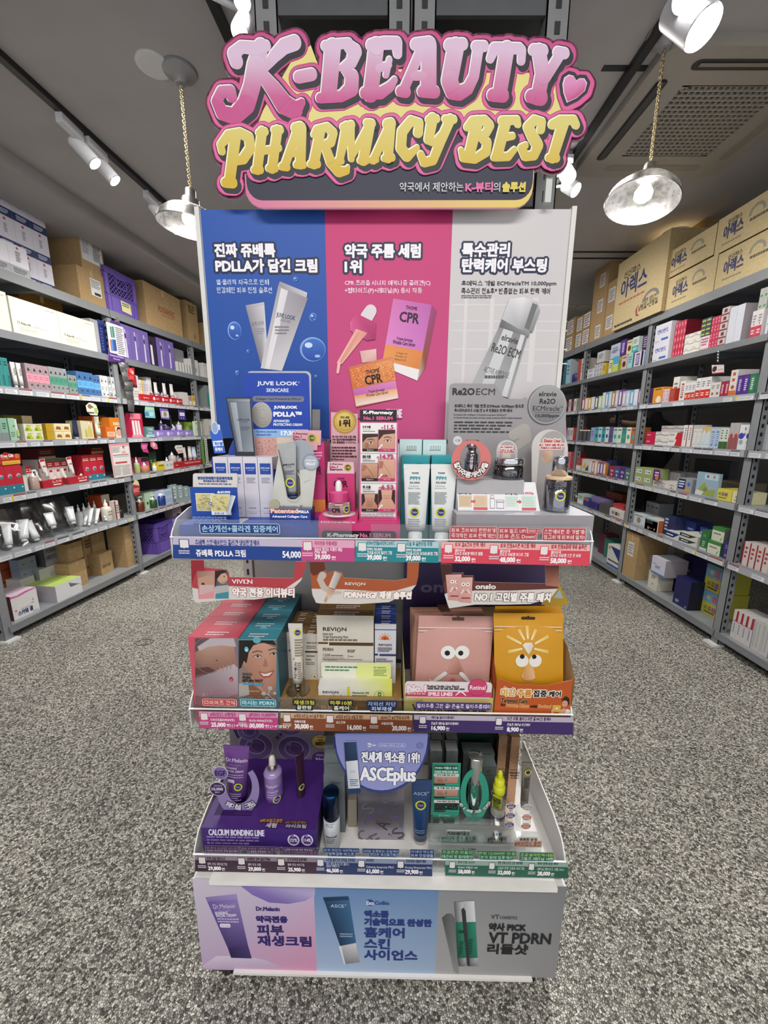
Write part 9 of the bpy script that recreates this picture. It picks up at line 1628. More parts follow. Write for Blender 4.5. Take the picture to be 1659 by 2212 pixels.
arex(8,525,(75,748),'large cream carton with big blue lettering and a red swirl on the rack top',big=True,y=-.03)
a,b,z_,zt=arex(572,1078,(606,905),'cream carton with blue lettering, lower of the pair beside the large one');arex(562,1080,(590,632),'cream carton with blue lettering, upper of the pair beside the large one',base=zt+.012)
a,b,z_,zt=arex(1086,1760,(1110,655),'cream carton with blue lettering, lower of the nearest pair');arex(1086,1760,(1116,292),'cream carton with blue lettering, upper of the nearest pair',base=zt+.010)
row(RR,Zr[6],rA,590,860,(610,425),1,'cardboard_carton','kraft carton with a barcode label behind the cream pair',CT,'8d744e',[('r',.15,.5,.6,.8,'cfcbc4'),('g',.2,.55,.55,.75,3,'3c3a38')],y=.32,mat='kraft')
lb=lambda x0,z0,x1,z1:[('r',x0,z0,x1,z1,'cfcac8'),('g',x0+.04,z0+.06,x1-.04,z1-.06,5,'6a686a')]
kb=Zr[6]
row(RR,kb,rB,415,588,(490,612),1,'cardboard_carton','tall column kraft carton with label',CT,KR,lb(.42,.1,.78,.62),stack=3,depth=.3,mat='kraft',wh='farther column behind the large cream carton')
row(RR,kb,rB,596,800,(640,790),1,'cardboard_carton','kraft column carton',CT,KR,lb(.1,.25,.5,.75),stack=2,depth=.3,mat='kraft',wh='nearer column behind the large cream carton')
row(RR,kb,rB,235,410,(250,1222),1,'cardboard_carton','small kraft carton with two white labels',CT,KR2,lb(.05,.12,.42,.9)+lb(.55,.12,.96,.95),stack=2,depth=.25,mat='kraft',wh='far end of the rack top')
row(RR,kb,rB,110,222,(150,1245),1,'cardboard_carton','small kraft carton with one white label',CT,KR2,lb(.1,.1,.75,.9),stack=2,depth=.25,mat='kraft',wh='at the poster edge on the rack top')
def rows(k,cr,L):
 for x0,x1,tx,ty,n,nm,ds,ct,c,it,o in L:
  o={'wh':o}if isinstance(o,str)else o;row(RR,Zr[k],cr,x0,x1,(tx,ty),n,nm,ds,ct,c,it,**o)
P_,H5,H4,H3,H2,H1,H0='pill_carton','sixth shelf','fifth shelf','fourth shelf','third shelf','second shelf','bottom shelf'
RD_='b02440'
rows(5,rC,[
 (48,262,75,558,1,'bandage_carton','white bandage carton with blue lettering',CT,'c9c9d2',[('t','덴티밴드',.15,.5,.85,.72,'3a4c9c',.001),('r',.45,.1,.88,.22,'3a5cb0'),('g',.05,.06,.3,.12,1,'5c5c68')],dict(stack=2,depth=.2,y=.012,wh=H5)),
 (318,470,372,502,4,P_,'small crimson carton with white line',CT,RD_,[('r',.42,.1,.52,.9,'d99aa8'),('g',.6,.2,.8,.8,1,'d9b0b8')],dict(stack=5,depth=.2,cols={'right':'6a1024'},wh='crimson block, '+H5)),
 (478,700,515,668,2,P_,'white carton with grey wave',CT,'cfccc4',wv('9a968c'),dict(stack=3,wh='beside the crimson block')),
 (706,826,728,700,1,P_,'white and pink carton under the dark checked cartons',CT,'cfc3c8',[('g',.1,.3,.9,.9,3,'a83c5c'),('r',0,0,1,.12,'c98ca4')],{}),
 (826,945,890,425,3,P_,'slim crimson carton',CT,'b83050',[('g',.35,.1,.65,.9,2,'e0b0bc')],dict(stack=4,wh='beside the white and crimson pile')),
 (948,1052,1045,292,1,P_,'white carton with dark stamp and crimson edge',CT,'bdb5b2',[('r',.3,.35,.7,.8,'6a3038'),('r',0,0,1,.2,'8d2438')],dict(stack=5,wh=H5)),
 (1064,1268,1150,290,2,'white_carton','tall plain white carton',CT,'c9ccd6',[],dict(depth=.2,y=.015,cols={'right':'9a9298'},wh=H5)),
 (1390,1545,1430,350,2,P_,'white carton with crimson lower half',CT,'cfcbcb',lw('b83a50')+[('d',.5,.5,.12,'a83040')],dict(stack=1,wh=H5)),
 (1604,1700,1640,330,1,P_,'pale lilac white carton at the picture edge',CT,'c9cad6',TXT,{})])
zt=RR.at(rC(728,700),y=.02).z;row(RR,Zr[5],rC,715,850,(738,455),2,P_,'dark carton with red, green and yellow labels',CT,'3a4248',[('r',.1,.3,.9,.6,'b8b04c'),('r',.1,.6,.9,.75,'3c8c5c')],stack=4,base=zt+.001,wh='on the white and pink carton')
zt=RR.at(rC(1430,350),y=.02).z;row(RR,Zr[5],rC,1510,1630,(1530,40),2,P_,'white carton with green leaf print',CT,'a9a9a4',[('d',.5,.3,.3,'4c8c50')],y=.025,base=zt+.001,stack=2,wh='on the crimson and white pair')
B5='far bay of the sixth shelf'
rows(5,rH,[(486,592,492,1150,1,P_,'white carton with blue side',CT,'c3c5cc',TXT,dict(stack=2,wh='beside the far post, '+H5)),(592,722,640,1065,3,P_,'small grey-white carton',CT,'bdbdbd',[('g',.2,.2,.8,.8,4,'77747a')],dict(stack=3,wh=B5)),(722,772,730,1050,1,P_,'yellow carton beside the grey-white pile',CT,'c9a82c',TXT,{}),(818,882,828,1005,1,P_,'white carton with lime edge',CT,'cfd0bc',[('r',.7,0,1,1,'a8b84c')]+TXT,B5),(885,960,895,950,1,P_,'pale blue and lime carton',CT,'a8c4c9',[('r',0,0,1,.4,'b4c05c'),('r',0,.5,1,1,'4c9cc8')],B5),(962,1008,965,960,1,P_,'olive lime carton',CT,'8d9424',TXT,B5),
 (1012,1100,1030,935,1,'hair_dye_carton','hair dye carton with a dark-haired face, lower row',CT,'c3a89c',pic('4a2c24'),{}),(1112,1188,1122,900,1,P_,'pale teal carton below the teal and white one',CT,'8cc0c4',TXT,dict(cols={'right':'4c7c84'})),(1212,1318,1270,872,1,P_,'white and violet carton, lower row',CT,'c3bcc4',vt('5c3c7c'),dict(cols={'right':'2c1a44'})),(1345,1415,1370,850,1,P_,'pale blue carton beside the near post',CT,'a9b8d6',vt('4c6cb0'),{}),
 (105,150,115,1020,1,P_,'dark teal pack at the poster edge',CT,'2c6470',TXT,{}),(152,212,160,1008,1,P_,'tall pale blue carton near the poster edge',CT,'8cbccf',TXT,dict(depth=.2,cols={'right':'b0b4b8'})),(205,320,215,1145,1,'cotton_tub','round navy tub with white label','tub','232a6c',[('r',.0,.05,.4,.3,'cfcfd4')],dict(y=.015,kind='bottle',cols={'cap':'232a6c'})),(330,430,345,1000,2,P_,'red and white carton',CT,['b0443c','c9bcb4'],TXT,'before the far post')])
zt=RR.at(rH(1122,900),y=.02).z
for x0,x1,tx,ty,c,it,ds in((848,990,860,775,'b4bacb',[('r',0,.48,1,.52,'5c6c9c')]+TXT,'white and blue carton pile, upper row'),(1000,1085,1005,700,'4c2478',vt('6c44a0'),'violet carton, upper row'),(1098,1185,1115,700,'cfc48c',pic('5a3424'),'yellow hair dye carton with a face, upper row'),(1180,1280,1188,660,'c3cccb',lw('3c9c9c'),'teal and white carton, upper row'),(1345,1430,1350,625,'2f1848',[('g',.2,.1,.8,.9,5,'b0a0c4')],'dark violet carton, upper row'),(640,760,660,880,'bcbcbc',TXT,'grey-white carton on the far pile')):
 row(RR,Zr[5],rH,x0,x1,(tx,ty),1,P_,ds,CT,c,it,y=.03,base=zt+.002)
rows(4,rC,[
 (52,190,64,1402,1,'vitamin_carton','orange carton with a white oval beside the near post',CT,'c9892a',[('d',.6,.2,.25,'d9c9b0'),('g',.2,.8,.8,.95,1,'5a3c14')],{}),(184,272,206,1422,2,P_,'white and pink slim carton',CT,'c9b4bc',vt('b06c8c'),H4),(285,352,292,1412,1,P_,'red and dark carton',CT,'b03a28',TXT,dict(y=.015,wh='before the tall white one, '+H4)),(312,395,320,1258,1,'ointment_carton','tall white ointment carton behind the red one',CT,'cdcac2',TXT,dict(y=.06)),(418,488,445,1308,1,P_,'slim white carton with vertical lettering',CT,'cfcdca',vt('8d4c4c'),dict(y=.015)),
 (490,630,512,1332,3,P_,'white and red carton',CT,'c9c9c9',lw('b03a2c'),H4),(634,700,640,1272,1,P_,'taller white and red carton',CT,'cfcdcc',lw('a83428'),dict(wh='mid '+H4)),(704,842,722,1262,2,P_,'white carton with bright red base',CT,'cfcfce',lw('c4281f'),H4),(846,980,858,1332,2,P_,'white carton with small portrait',CT,'c9c6c2',[('d',.5,.25,.25,'8d5c4c'),('g',.2,.55,.8,.85,3,'77747a')],H4),(982,1100,1008,1312,2,P_,'dark raspberry carton',CT,'8d2440',vt('a83c58'),H4),(1098,1195,1168,1152,1,'ointment_carton','tall white and orange carton',CT,'cfcac4',[('r',0,0,1,.2,'c46a2c'),('d',.5,.33,.25,'b04c34'),('g',.3,.5,.7,.95,2,'b0583c')],H4),(1205,1368,1248,1228,2,P_,'violet carton with vertical lettering',CT,'4c2a80',vt('5c3c90'),H4),(1370,1560,1392,1208,2,P_,'green carton with slanted lettering',CT,'2c6a4c',vt('3c7c5c'),H4)])
mx=['b4344c','c9c4bc','c49a34','cfcfcc','2c4a7c','b0c47c','c9cdd2','4c9cc4','a8b8cc','8d7048','b0a4b4','6c4c8c']
FB,FC_='far bay','last bay'
rows(4,rE,[(292,520,303,218,6,P_,'upright medicine carton',CT,mx[:6],vt('d0ccc4'),'first block, far bay fifth shelf'),(522,745,530,152,6,P_,'upright medicine carton',CT,mx[6:]+mx[:1],vt('c9c6c0'),'middle block, far bay fifth shelf'),(748,975,772,135,5,P_,'upright medicine carton',CT,[mx[10],mx[8],mx[7],mx[3],mx[11]],vt('c3c0cc'),'near block, far bay fifth shelf'),(115,262,132,232,5,P_,'maroon or white carton',CT,['5a1c28','c3bcb4','6a2430','cfc9c4','8d8480'],TXT,'last bay fifth shelf')])
wr=[('p',[(.5,0),(1,0),(1,1),(.62,1)],'b02430'),('g',.08,.5,.45,.85,2,'77747a')]
rows(3,rD,[(-40,82,0,335,1,'plaster_carton','raspberry flat carton',CT,'b02044',[('g',.1,.4,.5,.6,1,'e0b8c4')],dict(stack=2,wh=H3)),(86,262,90,335,1,P_,'white wavy flat carton',CT,'c9c6c3',wv('8d7c74'),dict(stack=2,wh=H3)),(265,455,300,348,1,P_,'white flat carton with red corner',CT,'cfccc9',wr,dict(stack=2,wh=H3)),
 (458,590,530,245,2,'toothpaste_carton','tall white carton with red edge',CT,'cfcccb',[('r',.82,0,1,1,'8d4c48'),('g',.3,.3,.6,.9,6,'6a6870')],H3),(600,715,645,295,2,'toothpaste_carton','shorter white carton',CT,'c6c6c3',vt('b0b4b4'),H3),(718,835,738,272,2,'toothpaste_carton','white carton with gold top',CT,'c3cbd0',[('r',0,.72,1,1,'c9a458')]+vt('a9b4c0'),H3),(838,960,865,295,2,'toothpaste_carton','pale blue carton',CT,'a9b9cc',vt('5c7ca8'),H3),(962,1082,985,290,2,'toothpaste_carton','white carton with green base',CT,'c9ccc3',[('r',0,0,1,.35,'3c5c34'),('g',.3,.45,.7,.95,4,'4c6c4c')],H3),(1086,1216,1120,215,2,'toothpaste_carton','silver carton with red waves',CT,'a9a4a4',[('r',0,0,1,.45,'8d5054'),('p',[(.1,.5),(.5,.62),(.9,.5),(.5,.4)],'b0343c')],H3),(1222,1430,1262,240,2,'toothpaste_carton','white carton with blue oval',CT,'cfd2d4',[('d',.35,.55,.38,'3c3ca0'),('d',.4,.3,.3,'8da0a0'),('g',.7,.5,.85,.95,2,'3c3c5c')],H3)])
zt=RR.at(rD(90,335),y=.02).z;row(RR,Zr[3],rD,180,500,(190,255),2,P_,'grey wavy carton lying behind',CT,'a8a4a2',wv('6a6460'),y=.10,base=zt,wh='on the white wavy cartons')
rows(3,rE,[(246,385,250,572,6,'sachet_pack','dark slanted sachet pack','pack',['3a3a3c','55555a'],[('r',0,.9,1,1,'c9c9c4')],'far bay fourth shelf'),(392,436,395,545,1,P_,'blue and white carton after the slanted packs',CT,'8d9cc4',TXT,{}),(440,640,448,540,5,P_,'teal, white or violet carton',CT,['4c9ca0','a8c9cc','3c8ca0','c3c6cf','5c4c84'],pic('2c5c64'),'far bay fourth shelf'),(645,900,655,545,5,P_,'pale green and white carton',CT,['a8c4b8','c6cdc4','3c8474','cfcfc8','b06434'],pic('4c9484'),'far bay fourth shelf'),(95,228,98,548,4,P_,'red, white or blue carton',CT,['b0343c','a9b8cc','c9c0bc','a82c2c'],TXT,'last bay fourth shelf')])
row(RR,Zr[2],rE,892,1092,(945,995),2,P_,'olive green carton with white panel',CT,'8d9c64',[('r',.15,.3,.75,.75,'cfd2cc'),('t','화콜',.2,.42,.7,.64,'3c4c9c',.0006)],stack=2,wh=H2)
rows(2,rD,[(60,135,70,1005,1,P_,'small white carton under the violet tag',CT,'c3bcb8',TXT,dict(depth=.08)),(165,420,172,872,6,P_,'slim grey-white carton in the rear row',CT,'a9a6a6',[('g',.3,.1,.7,.4,2,'4c4c50')],dict(y=.16,wh=H2)),(430,690,440,880,8,P_,'slim grey carton deep in the rear row',CT,'77757a',[('g',.3,.2,.7,.6,3,'3c3c40')],dict(y=.20,wh=H2)),(138,385,150,1012,2,'candy_carton','white carton with small coloured dots',CT,'c6c0bc',[('d',.3,.6,.1,'8d3c5c'),('d',.5,.65,.1,'4c3c34'),('d',.7,.6,.1,'a8643c'),('d',.5,.25,.12,'b0343c'),('g',.2,.1,.8,.2,1,'55555a')],H2),(392,590,415,968,1,'candy_carton','grey carton with navy panel and a blue drop',CT,'8d8f96',[('r',.05,.2,.55,.95,'222c5c'),('g',.1,.3,.5,.85,3,'cfd2dc'),('d',.78,.62,.15,'3c6cb0'),('r',.55,.08,.9,.3,'c48c3c')],{}),(612,760,640,1000,1,'candy_carton','half hidden grey and navy carton behind the blister pack',CT,'85878e',[('r',.05,.4,.4,.95,'222c5c')],dict(y=.06)),(640,940,755,895,1,'blister_pack','clear blister pack with pale blue backing and green toys','pack','8da4b4',[('r',.35,.72,.95,.95,'a8c4d4'),('d',.5,.85,.06,'8d4c34'),('d',.78,.85,.06,'b0783c'),('p',[(.1,.1),(.9,.05),(.9,.35),(.6,.3),(.4,.6),(.2,.4)],'8d9c4c'),('p',[(0,.05),(.3,.02),(.4,.2),(.05,.25)],'c9c9c6'),('d',.45,.3,.1,'77805c')],dict(depth=.02,y=.012)),(935,1140,965,1115,1,'vitamin_carton','bright yellow carton with outlined lettering',CT,'c9c04c',[('t','비콤',.15,.4,.5,.7,'4c4440',.0005),('r',.52,.4,.75,.7,'8d5c8c'),('r',.15,.2,.7,.27,'5a5030')],dict(y=.015)),(1148,1330,1160,1150,1,'vitamin_carton','cream carton with outlined lettering beside the near post',CT,'cfc9a0',[('t','비콤',.25,.4,.65,.65,'77706a',.0005),('r',.2,.2,.8,.26,'6a6050')],dict(y=.015)),(960,1330,1000,1000,1,'cardboard_carton','grey-brown box lid lying behind the yellow carton',CT,'77705f',[],dict(y=.16,mat='kraft')),(600,1080,640,705,1,'grey_carton','large dark grey carton deep at the rear',CT,'4a4a4e',[],dict(depth=.06,y=.40,wh=H2))])
hang_card(RR,rD,[(80,855),(170,865),(172,985),(130,1018),(62,1005)],-.006,'shelf_talker','violet tag with white lettering on the third shelf','5c2460',lambda P:(P.g(90,890,155,955,2,'d9c9dc'),P.d(120,975,22,'a8744c')))
rows(2,rE,[(215,288,222,888,1,P_,'red and white carton at the far post',CT,'b03a34',lw('c3bcb8'),{}),(292,372,300,900,1,P_,'white carton with yellow and navy shapes',CT,'c3c0b4',[('p',[(.1,.3),(.6,.2),(.5,.8)],'c9a82c'),('p',[(.5,.1),(.95,.1),(.9,.6)],'2c3c7c')],{}),(375,565,382,920,6,P_,'slim upright carton',CT,['c6c3bc','b0685c','c9c6c0','b04048','3c5ca0','c4702c'],vt('cfc9c4'),'far bay third shelf'),(568,612,575,915,1,P_,'navy carton between slim cartons',CT,'232c50',TXT,dict(y=.04)),(606,845,640,985,4,P_,'carton in red, blue, violet or green',CT,['8d2c34','3c4c84','4c2c6c','3c6c5c'],[('g',.2,.5,.8,.7,2,'c9c0c4'),('d',.5,.25,.16,'b0a0a8')],'far bay third shelf'),(125,200,130,820,2,P_,'pink or red upright carton in the last bay',CT,['c47c84','b0343c'],TXT,{})])
rows(1,rF,[(-80,66,-60,40,1,P_,'large white carton with small brown drawing',CT,'bdc6c9',pic('8d7860'),dict(y=.06)),(68,238,92,98,1,P_,'white carton with orange side',CT,'c6c0b8',[('g',.1,.55,.6,.85,2,'55504c'),('d',.75,.2,.1,'8d6c5c'),('g',.3,.15,.6,.25,1,'77706c')],dict(cols={'right':'b4602c'})),(300,440,312,62,1,P_,'tall navy carton with white lettering',CT,'222a50',[('g',.1,.2,.4,.9,4,'b0b4c4')],dict(y=.06)),(335,505,348,262,1,P_,'navy and white carton with pale blue lid',CT,'c3c4c4',[('p',[(0,.25),(.6,.25),(1,.9),(1,1),(0,1)],'1f2a50'),('g',.08,.4,.6,.7,1,'d9dce4'),('r',0,.9,1,1,'4c7cb0')],dict(y=.012)),(512,735,530,282,1,P_,'navy and white carton with yellow edge',CT,'c3c4c0',[('p',[(0,.3),(.55,.3),(.95,.9),(0,.9)],'1c2440'),('g',.1,.45,.55,.75,1,'d9dce4'),('d',.5,.6,.12,'b0b43c'),('r',0,.9,1,1,'b0b84c')],dict(stack=2,y=.012,wh=H1)),(470,700,500,110,2,P_,'dark blue carton behind the yellow-edged pair',CT,'23306c',[('g',.2,.5,.8,.7,1,'8d98b8')],dict(y=.14)),(755,850,770,215,1,P_,'deep blue carton beside the green one',CT,'2a3078',[('g',.1,.4,.8,.8,2,'a9b0d0')],dict(y=.10)),(770,860,820,262,1,'herbal_carton','upright green carton with white base',CT,'2f6c3c',[('r',0,0,1,.15,'b9c4b8'),('d',.5,.75,.2,'4c8c54'),('g',.3,.2,.7,.5,3,'b4c9b4')],dict(y=.015)),(868,1030,890,385,1,'herbal_carton','white carton with green lid and leaf, lower one',CT,'c9cabb',HB,dict(y=.015,cols={'top':'3c7c3c','right':'3a5a44'})),(1065,1180,1098,408,1,P_,'violet carton with a gold drop at the near post',CT,'3c2c7c',[('d',.35,.2,.14,'b08450'),('g',.2,.6,.8,.85,2,'8d84b0')],{})])
zt=RR.at(rF(890,385),y=.015).z;row(RR,Zr[1],rF,925,1080,(955,215),1,'herbal_carton','white carton with green lid and leaf, upper one',CT,'c9cabb',HB,y=.03,base=zt+.001,cols={'top':'3c7c3c','right':'6a6c64'})
rows(1,rE,[(183,242,185,1300,3,'tonic_bottle','small dark tonic bottle','bottle','4a3a28',[],dict(y=.03,kind='bottle',wh='at the far post, '+H1)),(245,312,250,1290,1,P_,'mint carton beside the tonic bottles',CT,'a9bfb4',lw('cfcfca'),{}),(312,372,318,1340,1,P_,'navy and orange carton',CT,'2c3c8c',[('r',0,.7,1,1,'b4602c')],H1),(368,478,372,1378,1,'open_tray_carton','violet open tray of small cartons','display box','352a68',[('d',.8,.3,.08,'8d84b0')],dict(y=.015)),(395,540,390,1320,4,P_,'small lilac carton in the violet tray',CT,'7c6ca0',TXT,dict(depth=.10,y=.05)),(490,605,500,1395,1,'open_tray_carton','grey open tray beside the violet one','display box','4c4a48',[],dict(y=.015)),(610,770,620,1452,1,'open_tray_carton','white open tray with dark lettering','display box','c9c3be',[('t','판콜S',.15,.3,.72,.7,'3c2c30',.001),('r',0,0,1,.06,'a8343c')],dict(y=.012)),(640,760,650,1400,2,P_,'small red carton in the white tray',CT,'a8302c',TXT,dict(depth=.10,y=.04)),(560,740,555,1255,1,P_,'orange and navy carton deep behind the trays',CT,'6a2c1c',[('r',0,0,1,.6,'241c38')],dict(y=.22)),(1000,1150,1030,1570,1,P_,'white and blue carton with a small round drawing',CT,'c3c6c3',[('d',.35,.2,.14,'8d6c54'),('r',0,.9,1,1,'6c9cc0')],{}),(1010,1150,1010,1370,3,P_,'grey-white carton with dark oval',CT,'8d9094',[('d',.5,.3,.2,'3c4450'),('g',.2,.7,.8,.85,1,'4c5058')],dict(y=.22,wh=H1))])
rows(0,rF,[(42,112,82,560,1,P_,'tiny white carton in a column',CT,'b0acac',[('g',.2,.3,.8,.7,1,'77757a')],dict(stack=5,depth=.10,y=.14,wh=H0)),(75,165,85,432,4,P_,'white slim carton',CT,'b4b0b2',[('g',.3,.1,.7,.9,4,'55555c')],dict(depth=.2,y=.15,base=RR.at(rF(82,560),y=.14).z+.001,wh='on the tiny white column')),(108,222,122,765,1,'dressing_carton','white carton with small crest, lower one',CT,'c6c3b4',[('g',.3,.6,.7,.8,2,'77756c'),('d',.5,.3,.08,'8d8b80'),('r',0,.14,1,.16,'a9b4a4')],dict(y=.05)),(430,620,455,830,1,'tall_carton','large navy carton with white lettering',CT,'1c1c50',[('g',.15,.08,.4,.2,3,'a9b0c4'),('d',.85,.07,.06,'77789c')],dict(depth=.2,y=.04,cols={'right':'0e0e28'})),(365,460,380,860,1,'tall_carton','deep violet carton beside the large navy one',CT,'2c2464',TXT,dict(depth=.2,y=.20)),(500,640,505,545,1,'tall_carton','violet carton with an orange almond, behind the navy one',CT,'2c2260',[('d',.65,.25,.12,'b06c3c'),('g',.1,.3,.4,.45,1,'6c64a0')],dict(stack=2,depth=.2,y=.26,wh=H0)),(785,1000,838,1010,1,'toy_carton','yellow and blue carton',CT,'b0a83c',TB,dict(stack=1,depth=.2,y=.14,wh='lower one beside the near post'))])
zt=RR.at(rF(122,765),y=.05).z;row(RR,Zr[0],rF,148,320,(165,582),1,'dressing_carton','white carton with blue lettering and blue base, upper one',CT,'bfc0cc',[('r',0,0,1,.10,'4c7cb0'),('t','AXIT',.3,.35,.65,.52,'3c5ca0',.0006),('g',.1,.55,.35,.62,1,'77757c')],depth=.18,y=.03,base=zt+.001,cols={'right':'a39da4'})
zt=RR.at(rF(838,1010),y=.14).z;row(RR,Zr[0],rF,830,1040,(885,690),1,'toy_carton','yellow and blue carton, upper one beside the near post',CT,'b0a83c',TB,depth=.2,y=.14,base=zt+.001)
rows(0,rE,[(575,725,600,1862,1,'dressing_carton','white carton with navy wedge and blue base',CT,'c9c9c3',[('p',[(.2,.95),(1,.95),(1,.3)],'26306c'),('r',0,0,1,.1,'2c5ca0'),('g',.1,.2,.9,.35,1,'2c2c30'),('d',.15,.85,.08,'b08c2c')],{}),(540,640,550,1790,1,'dressing_carton','teal carton behind the navy wedge carton',CT,'2f6c60',[],dict(y=.12)),(480,560,485,1725,1,'dressing_carton','maroon carton beside the teal one',CT,'5a2038',[],dict(y=.14))])
kraft(RR,Zr[0],rE,750,890,(795,1712),'tall kraft carton with a white label at the second post',[('r',.25,.48,.7,.80,'c9c6c3'),('g',.3,.52,.65,.76,4,'77757a')],y=.02,depth=.26)
rows(0,rF,[(1165,1415,1240,1285,4,P_,'white carton with crimson arch top',CT,'c3c0be',[('p',[(.55,.62),(1,.62),(1,1),(.62,.98)],'9c2430'),('r',.35,.2,.6,.55,'8d8ca8'),('r',0,.6,1,.62,'b04048')],dict(y=.04,wh='bottom shelf, nearest bay')),(1425,1640,1485,1390,2,P_,'pale striped carton',CT,'bcbbb8',[('r',.1,.1,.3,.9,'a9a8a8'),('r',.5,.1,.7,.9,'a9a8a8')],dict(y=.04,cols={'right':'8d8a70'},wh='bottom shelf, nearest bay'))])
rows(1,rF,[(1300,1640,1365,412,4,P_,'white upright carton with red lettering',CT,'c6bcb8',[('r',0,0,.2,1,'8d2c30'),('g',.35,.3,.75,.85,3,'a83c3c'),('d',.5,.15,.12,'c9c3b8')],dict(y=.03,wh='second shelf, nearest bay'))])
# swing tag on the sixth shelf lip
T=Thing(RR,'price_tag','red and white swing tag on metal clips hanging from the sixth shelf lip','tag',RR.at(rC(970,930),y=-.012))
m=MB('metal');p,q=RR.at(rC(975,880),y=-.01),RR.at(rC(965,1045),y=-.01)
for i in range(4):a_,b_=p.lerp(q,i/4),p.lerp(q,(i+.8)/4);m.rod(a_,b_,.006,'c9c9cc',seg=8)
T.p('clip_chain',m);m=MB();m.slab([(lambda v:(v.x,v.z))(RR.at(rC(*c),y=-.012))for c in((880,1080),(1050,1075),(1048,1190),(885,1205))],-.012,-.0105,'cfc6c2','bbb');P=Pr(m,-.012,rC,RR);P.r(950,1090,1045,1110,'a8343c');P.p([(885,1190),(1046,1175),(1046,1190),(886,1205)],'a8343c');P.d(920,1135,20,'3c2c2c');P.g(960,1125,1040,1160,2,'77706c');T.p('tag_sheet',m)
# ---------------------------------------------------------------- the double gondola end behind the stand
for x0,x1,nm in((-.318,.066,'end of a grey steel rack behind the sign, beside the lamp chain'),(.072,.456,'end of a grey steel rack behind the sign, beside the medicine aisle')):
 T=Thing(W,'gondola_rack',nm,'shelving rack',((x0+x1)/2,1.7,0),'gondola racks back to back')
 for x in(x0,x1-.056):
  for y in(1.20,2.20):
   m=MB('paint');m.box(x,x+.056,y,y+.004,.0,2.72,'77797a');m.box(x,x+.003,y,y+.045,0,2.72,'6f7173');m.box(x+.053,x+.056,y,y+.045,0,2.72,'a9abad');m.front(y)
   for i in range(50):z=.08+i*.052;m.rect(x+.021,z,x+.035,z+.026,'26272a')
   T.p('upright',m)
 for z in(.12,.55,.95,1.3,1.68,2.03,2.445):
  m=MB('paint');m.box(x0+.004,x1-.004,1.206,2.24,z-.004,z,'5a5c5e');m.box(x0+.057,x1-.057,1.205,1.215,z-.034,z,'4c4e52');m.box(x0+.004,x0+.012,1.25,2.2,z-.04,z,'66686a');m.box(x1-.012,x1-.004,1.25,2.2,z-.04,z,'66686a');T.p('shelf',m)
 m=MB('kraft');m.box(x0+.06,x1-.06,1.30,1.7,2.03,2.37,'6f6a60');T.p('stock_box',m,'dull cardboard stock box')
 p=crop(0,0,1)
 cxs=[(x0+.02),(x1-.02)];pu=lambda X,z:CX+FPX*Vector((X,1.25,z-CAMH)).dot(CAMR)/Vector((X,1.25,z-CAMH)).dot(CAMF)
 crate(W,2.4455,p,pu(cxs[0],2.4455),pu(cxs[1],2.4455),(pu(cxs[0],2.4455),-150),'purple lattice crate on top of the gondola, '+('nearer the lamp chain' if x0<0 else 'nearer the medicine aisle'),y=1.25,depth=.36,group='purple crates on the gondola')
# ---------------------------------------------------------------- shopper reaching behind the medicine rack
def skin(name,chain,col,mat,T,lab=None,sub=2):
 V,E,R=[],[],[]
 for ch in chain:
  prev=None
  for p in ch:
   k=next((i for i,v in enumerate(V)if(Vector(v)-Vector(p[:3])).length<1e-5),None)
   if k is None:V.append(tuple(p[:3]));R.append(p[3]);k=len(V)-1
   if prev is not None:E.append((prev,k))
   prev=k
 me=bpy.data.meshes.new(name);me.from_pydata([tuple(Vector(v)-T.loc)for v in V],E,[]);o=bpy.data.objects.new(name,me);COL.objects.link(o)
 md=o.modifiers.new('skin','SKIN');me.skin_vertices.new()if not me.skin_vertices else None
 for i,r in enumerate(R):me.skin_vertices[0].data[i].radius=(r,r);me.skin_vertices[0].data[i].use_root=i==0
 sd=o.modifiers.new('smooth','SUBSURF');sd.levels=sd.render_levels=sub
 mt_=MATS[mat].copy();b=mt_.node_tree.nodes['Principled BSDF'];l=b.inputs['Base Color'].links[0];mt_.node_tree.links.remove(l);dv(b,'Base Color',(*hx(col),1));me.materials.append(mt_)
 o.parent=T.root;props(o,lab);return o
h=W.at((1331,909),x=3.02);e=W.at((1366,917),x=3.06);s0=W.at((1398,913),x=3.12);bx_,by_=3.14,s0.y-.12;sz=s0.z-.03
T=Thing(W,'person','dark-haired person in black reaching along the far side of the medicine rack','person',(bx_,by_,0))
skin('body',[[(bx_,by_,.98,.13),(bx_,by_,1.2,.125),(bx_,by_,sz-.06,.13),(bx_,by_,sz+.08,.055),(bx_,by_+.01,sz+.17,.055)],[(bx_,by_,.98,.13),(bx_+.08,by_+.02,.85,.085),(bx_+.09,by_+.05,.48,.06),(bx_+.09,by_,.09,.042),(bx_+.09,by_+.16,.035,.035)],[(bx_,by_,.98,.13),(bx_-.08,by_-.02,.85,.085),(bx_-.09,by_,.48,.06),(bx_-.09,by_-.06,.09,.042),(bx_-.09,by_+.10,.035,.035)],[(bx_,by_,sz-.06,.13),(bx_+.16,by_,sz-.02,.06),(bx_+.22,by_-.02,sz-.30,.042),(bx_+.20,by_+.12,sz-.52,.033)],[(bx_,by_,sz-.06,.13),(bx_-.06,by_+.10,sz,.06),tuple(s0)+(.052,)]],'16161a','cloth',T,'black clothes')
skin('head',[[(bx_,by_+.01,sz+.17,.05),(bx_,by_+.03,sz+.25,.085),(bx_,by_+.02,sz+.34,.09)],[(bx_,by_+.03,sz+.25,.085),(bx_,by_+.125,sz+.255,.018)]],'b98d74','skin',T)
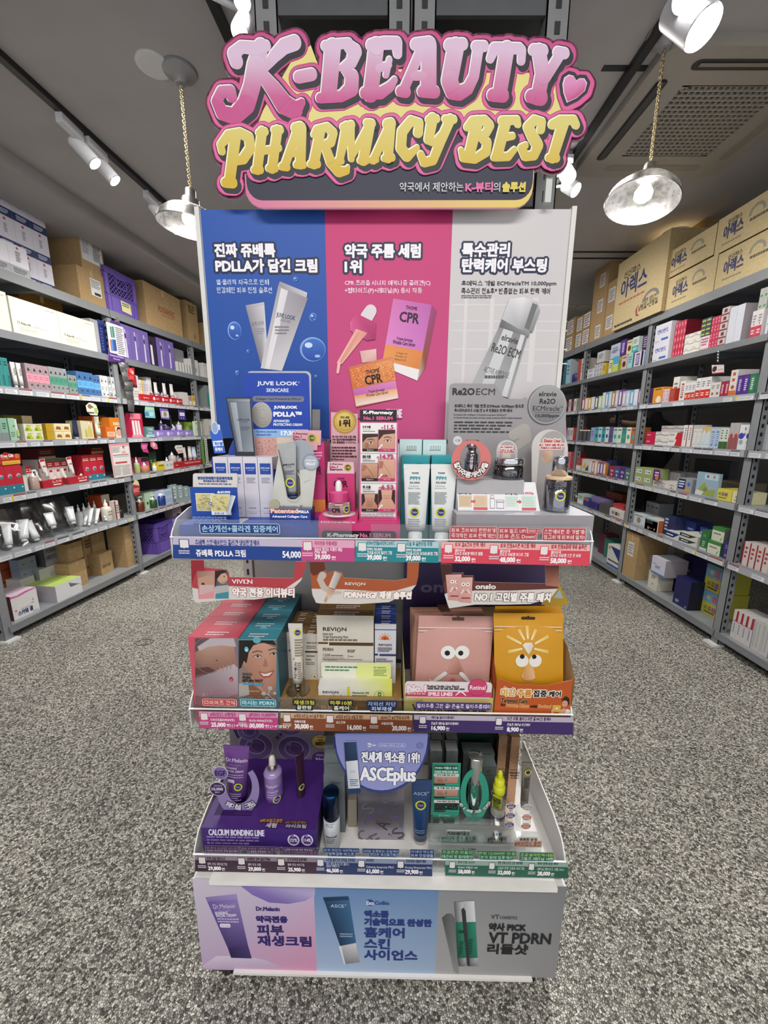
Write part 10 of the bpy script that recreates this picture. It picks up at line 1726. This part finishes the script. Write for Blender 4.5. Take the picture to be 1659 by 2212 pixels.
skin('hair',[[(bx_,by_-.01,sz+.39,.08),(bx_,by_-.06,sz+.30,.085),(bx_,by_-.07,sz+.16,.06)],[(bx_-.08,by_+.02,sz+.33,.035),(bx_,by_-.01,sz+.39,.08),(bx_+.08,by_+.02,sz+.33,.035)]],'17120f','cloth',T,'dark hair')
d=(h-e).normalized();up=Vector((0,0,1));sd_=d.cross(up).normalized();wr_=h-d*.10;pal=h-d*.05
F=[[tuple(s0)+(.046,),tuple(e)+(.040,),tuple(e.lerp(wr_,.5))+(.036,),tuple(wr_)+(.026,),tuple(pal)+(.030,),tuple(h-d*.015)+(.028,)]]
for i,(o_,L)in enumerate(((-.026,.075),(-.009,.085),(.009,.080),(.026,.062))):
 b0=h-d*.015+up*o_;F.append([tuple(h-d*.015)+(.028,),tuple(b0+d*.02)+(.0095,),tuple(b0+d*(.02+L*.45)-sd_*.004)+(.0088,),tuple(b0+d*(.02+L*.75)-sd_*.022)+(.0082,),tuple(b0+d*(.015+L*.85)-sd_*.042)+(.007,)])
F.append([tuple(pal)+(.030,),tuple(pal+up*.035+d*.01)+(.0115,),tuple(pal+up*.055+d*.04-sd_*.01)+(.010,),tuple(pal+up*.058+d*.068-sd_*.022)+(.008,)])
skin('arm',F,'c39a84','skin',T,'bare forearm and hand')
# ---------------------------------------------------------------- small litter on the floor
c=W.at((312,1388),z=0);m=MB('plastic');n=40;rx,ry=.055,.040;pts=[(c.x+rx*cos(2*pi*i/n),c.y+ry*sin(2*pi*i/n)*(1+.1*sin(3*i)),.0022)for i in range(n+1)]
for p,q in zip(pts,pts[1:]):m.rod(p,q,.0016,'2a2622',seg=5)
solo(W,'hair_tie','thin dark loop lying on the pebble floor beside the cosmetics rack','hair tie',m,(c.x,c.y,0))
c=W.at((1371,1968),z=0);m=MB();q=[(c.x-.012,c.y+.012),(c.x+.002,c.y+.003),(c.x+.012,c.y+.004),(c.x+.007,c.y-.004),(c.x+.013,c.y-.012),(c.x+.001,c.y-.008)];A=[m.vert((x,y,.0035 if i%2 else.0012),'d9d8d6')for i,(x,y)in enumerate(q)];m.face(A[::-1]);A=[m.vert((x,y,.0006),'c9c8c6')for x,y in q];m.face(A)
solo(W,'paper_scrap','tiny white paper scrap on the pebble floor near the stand','paper',m,(c.x,c.y,0))
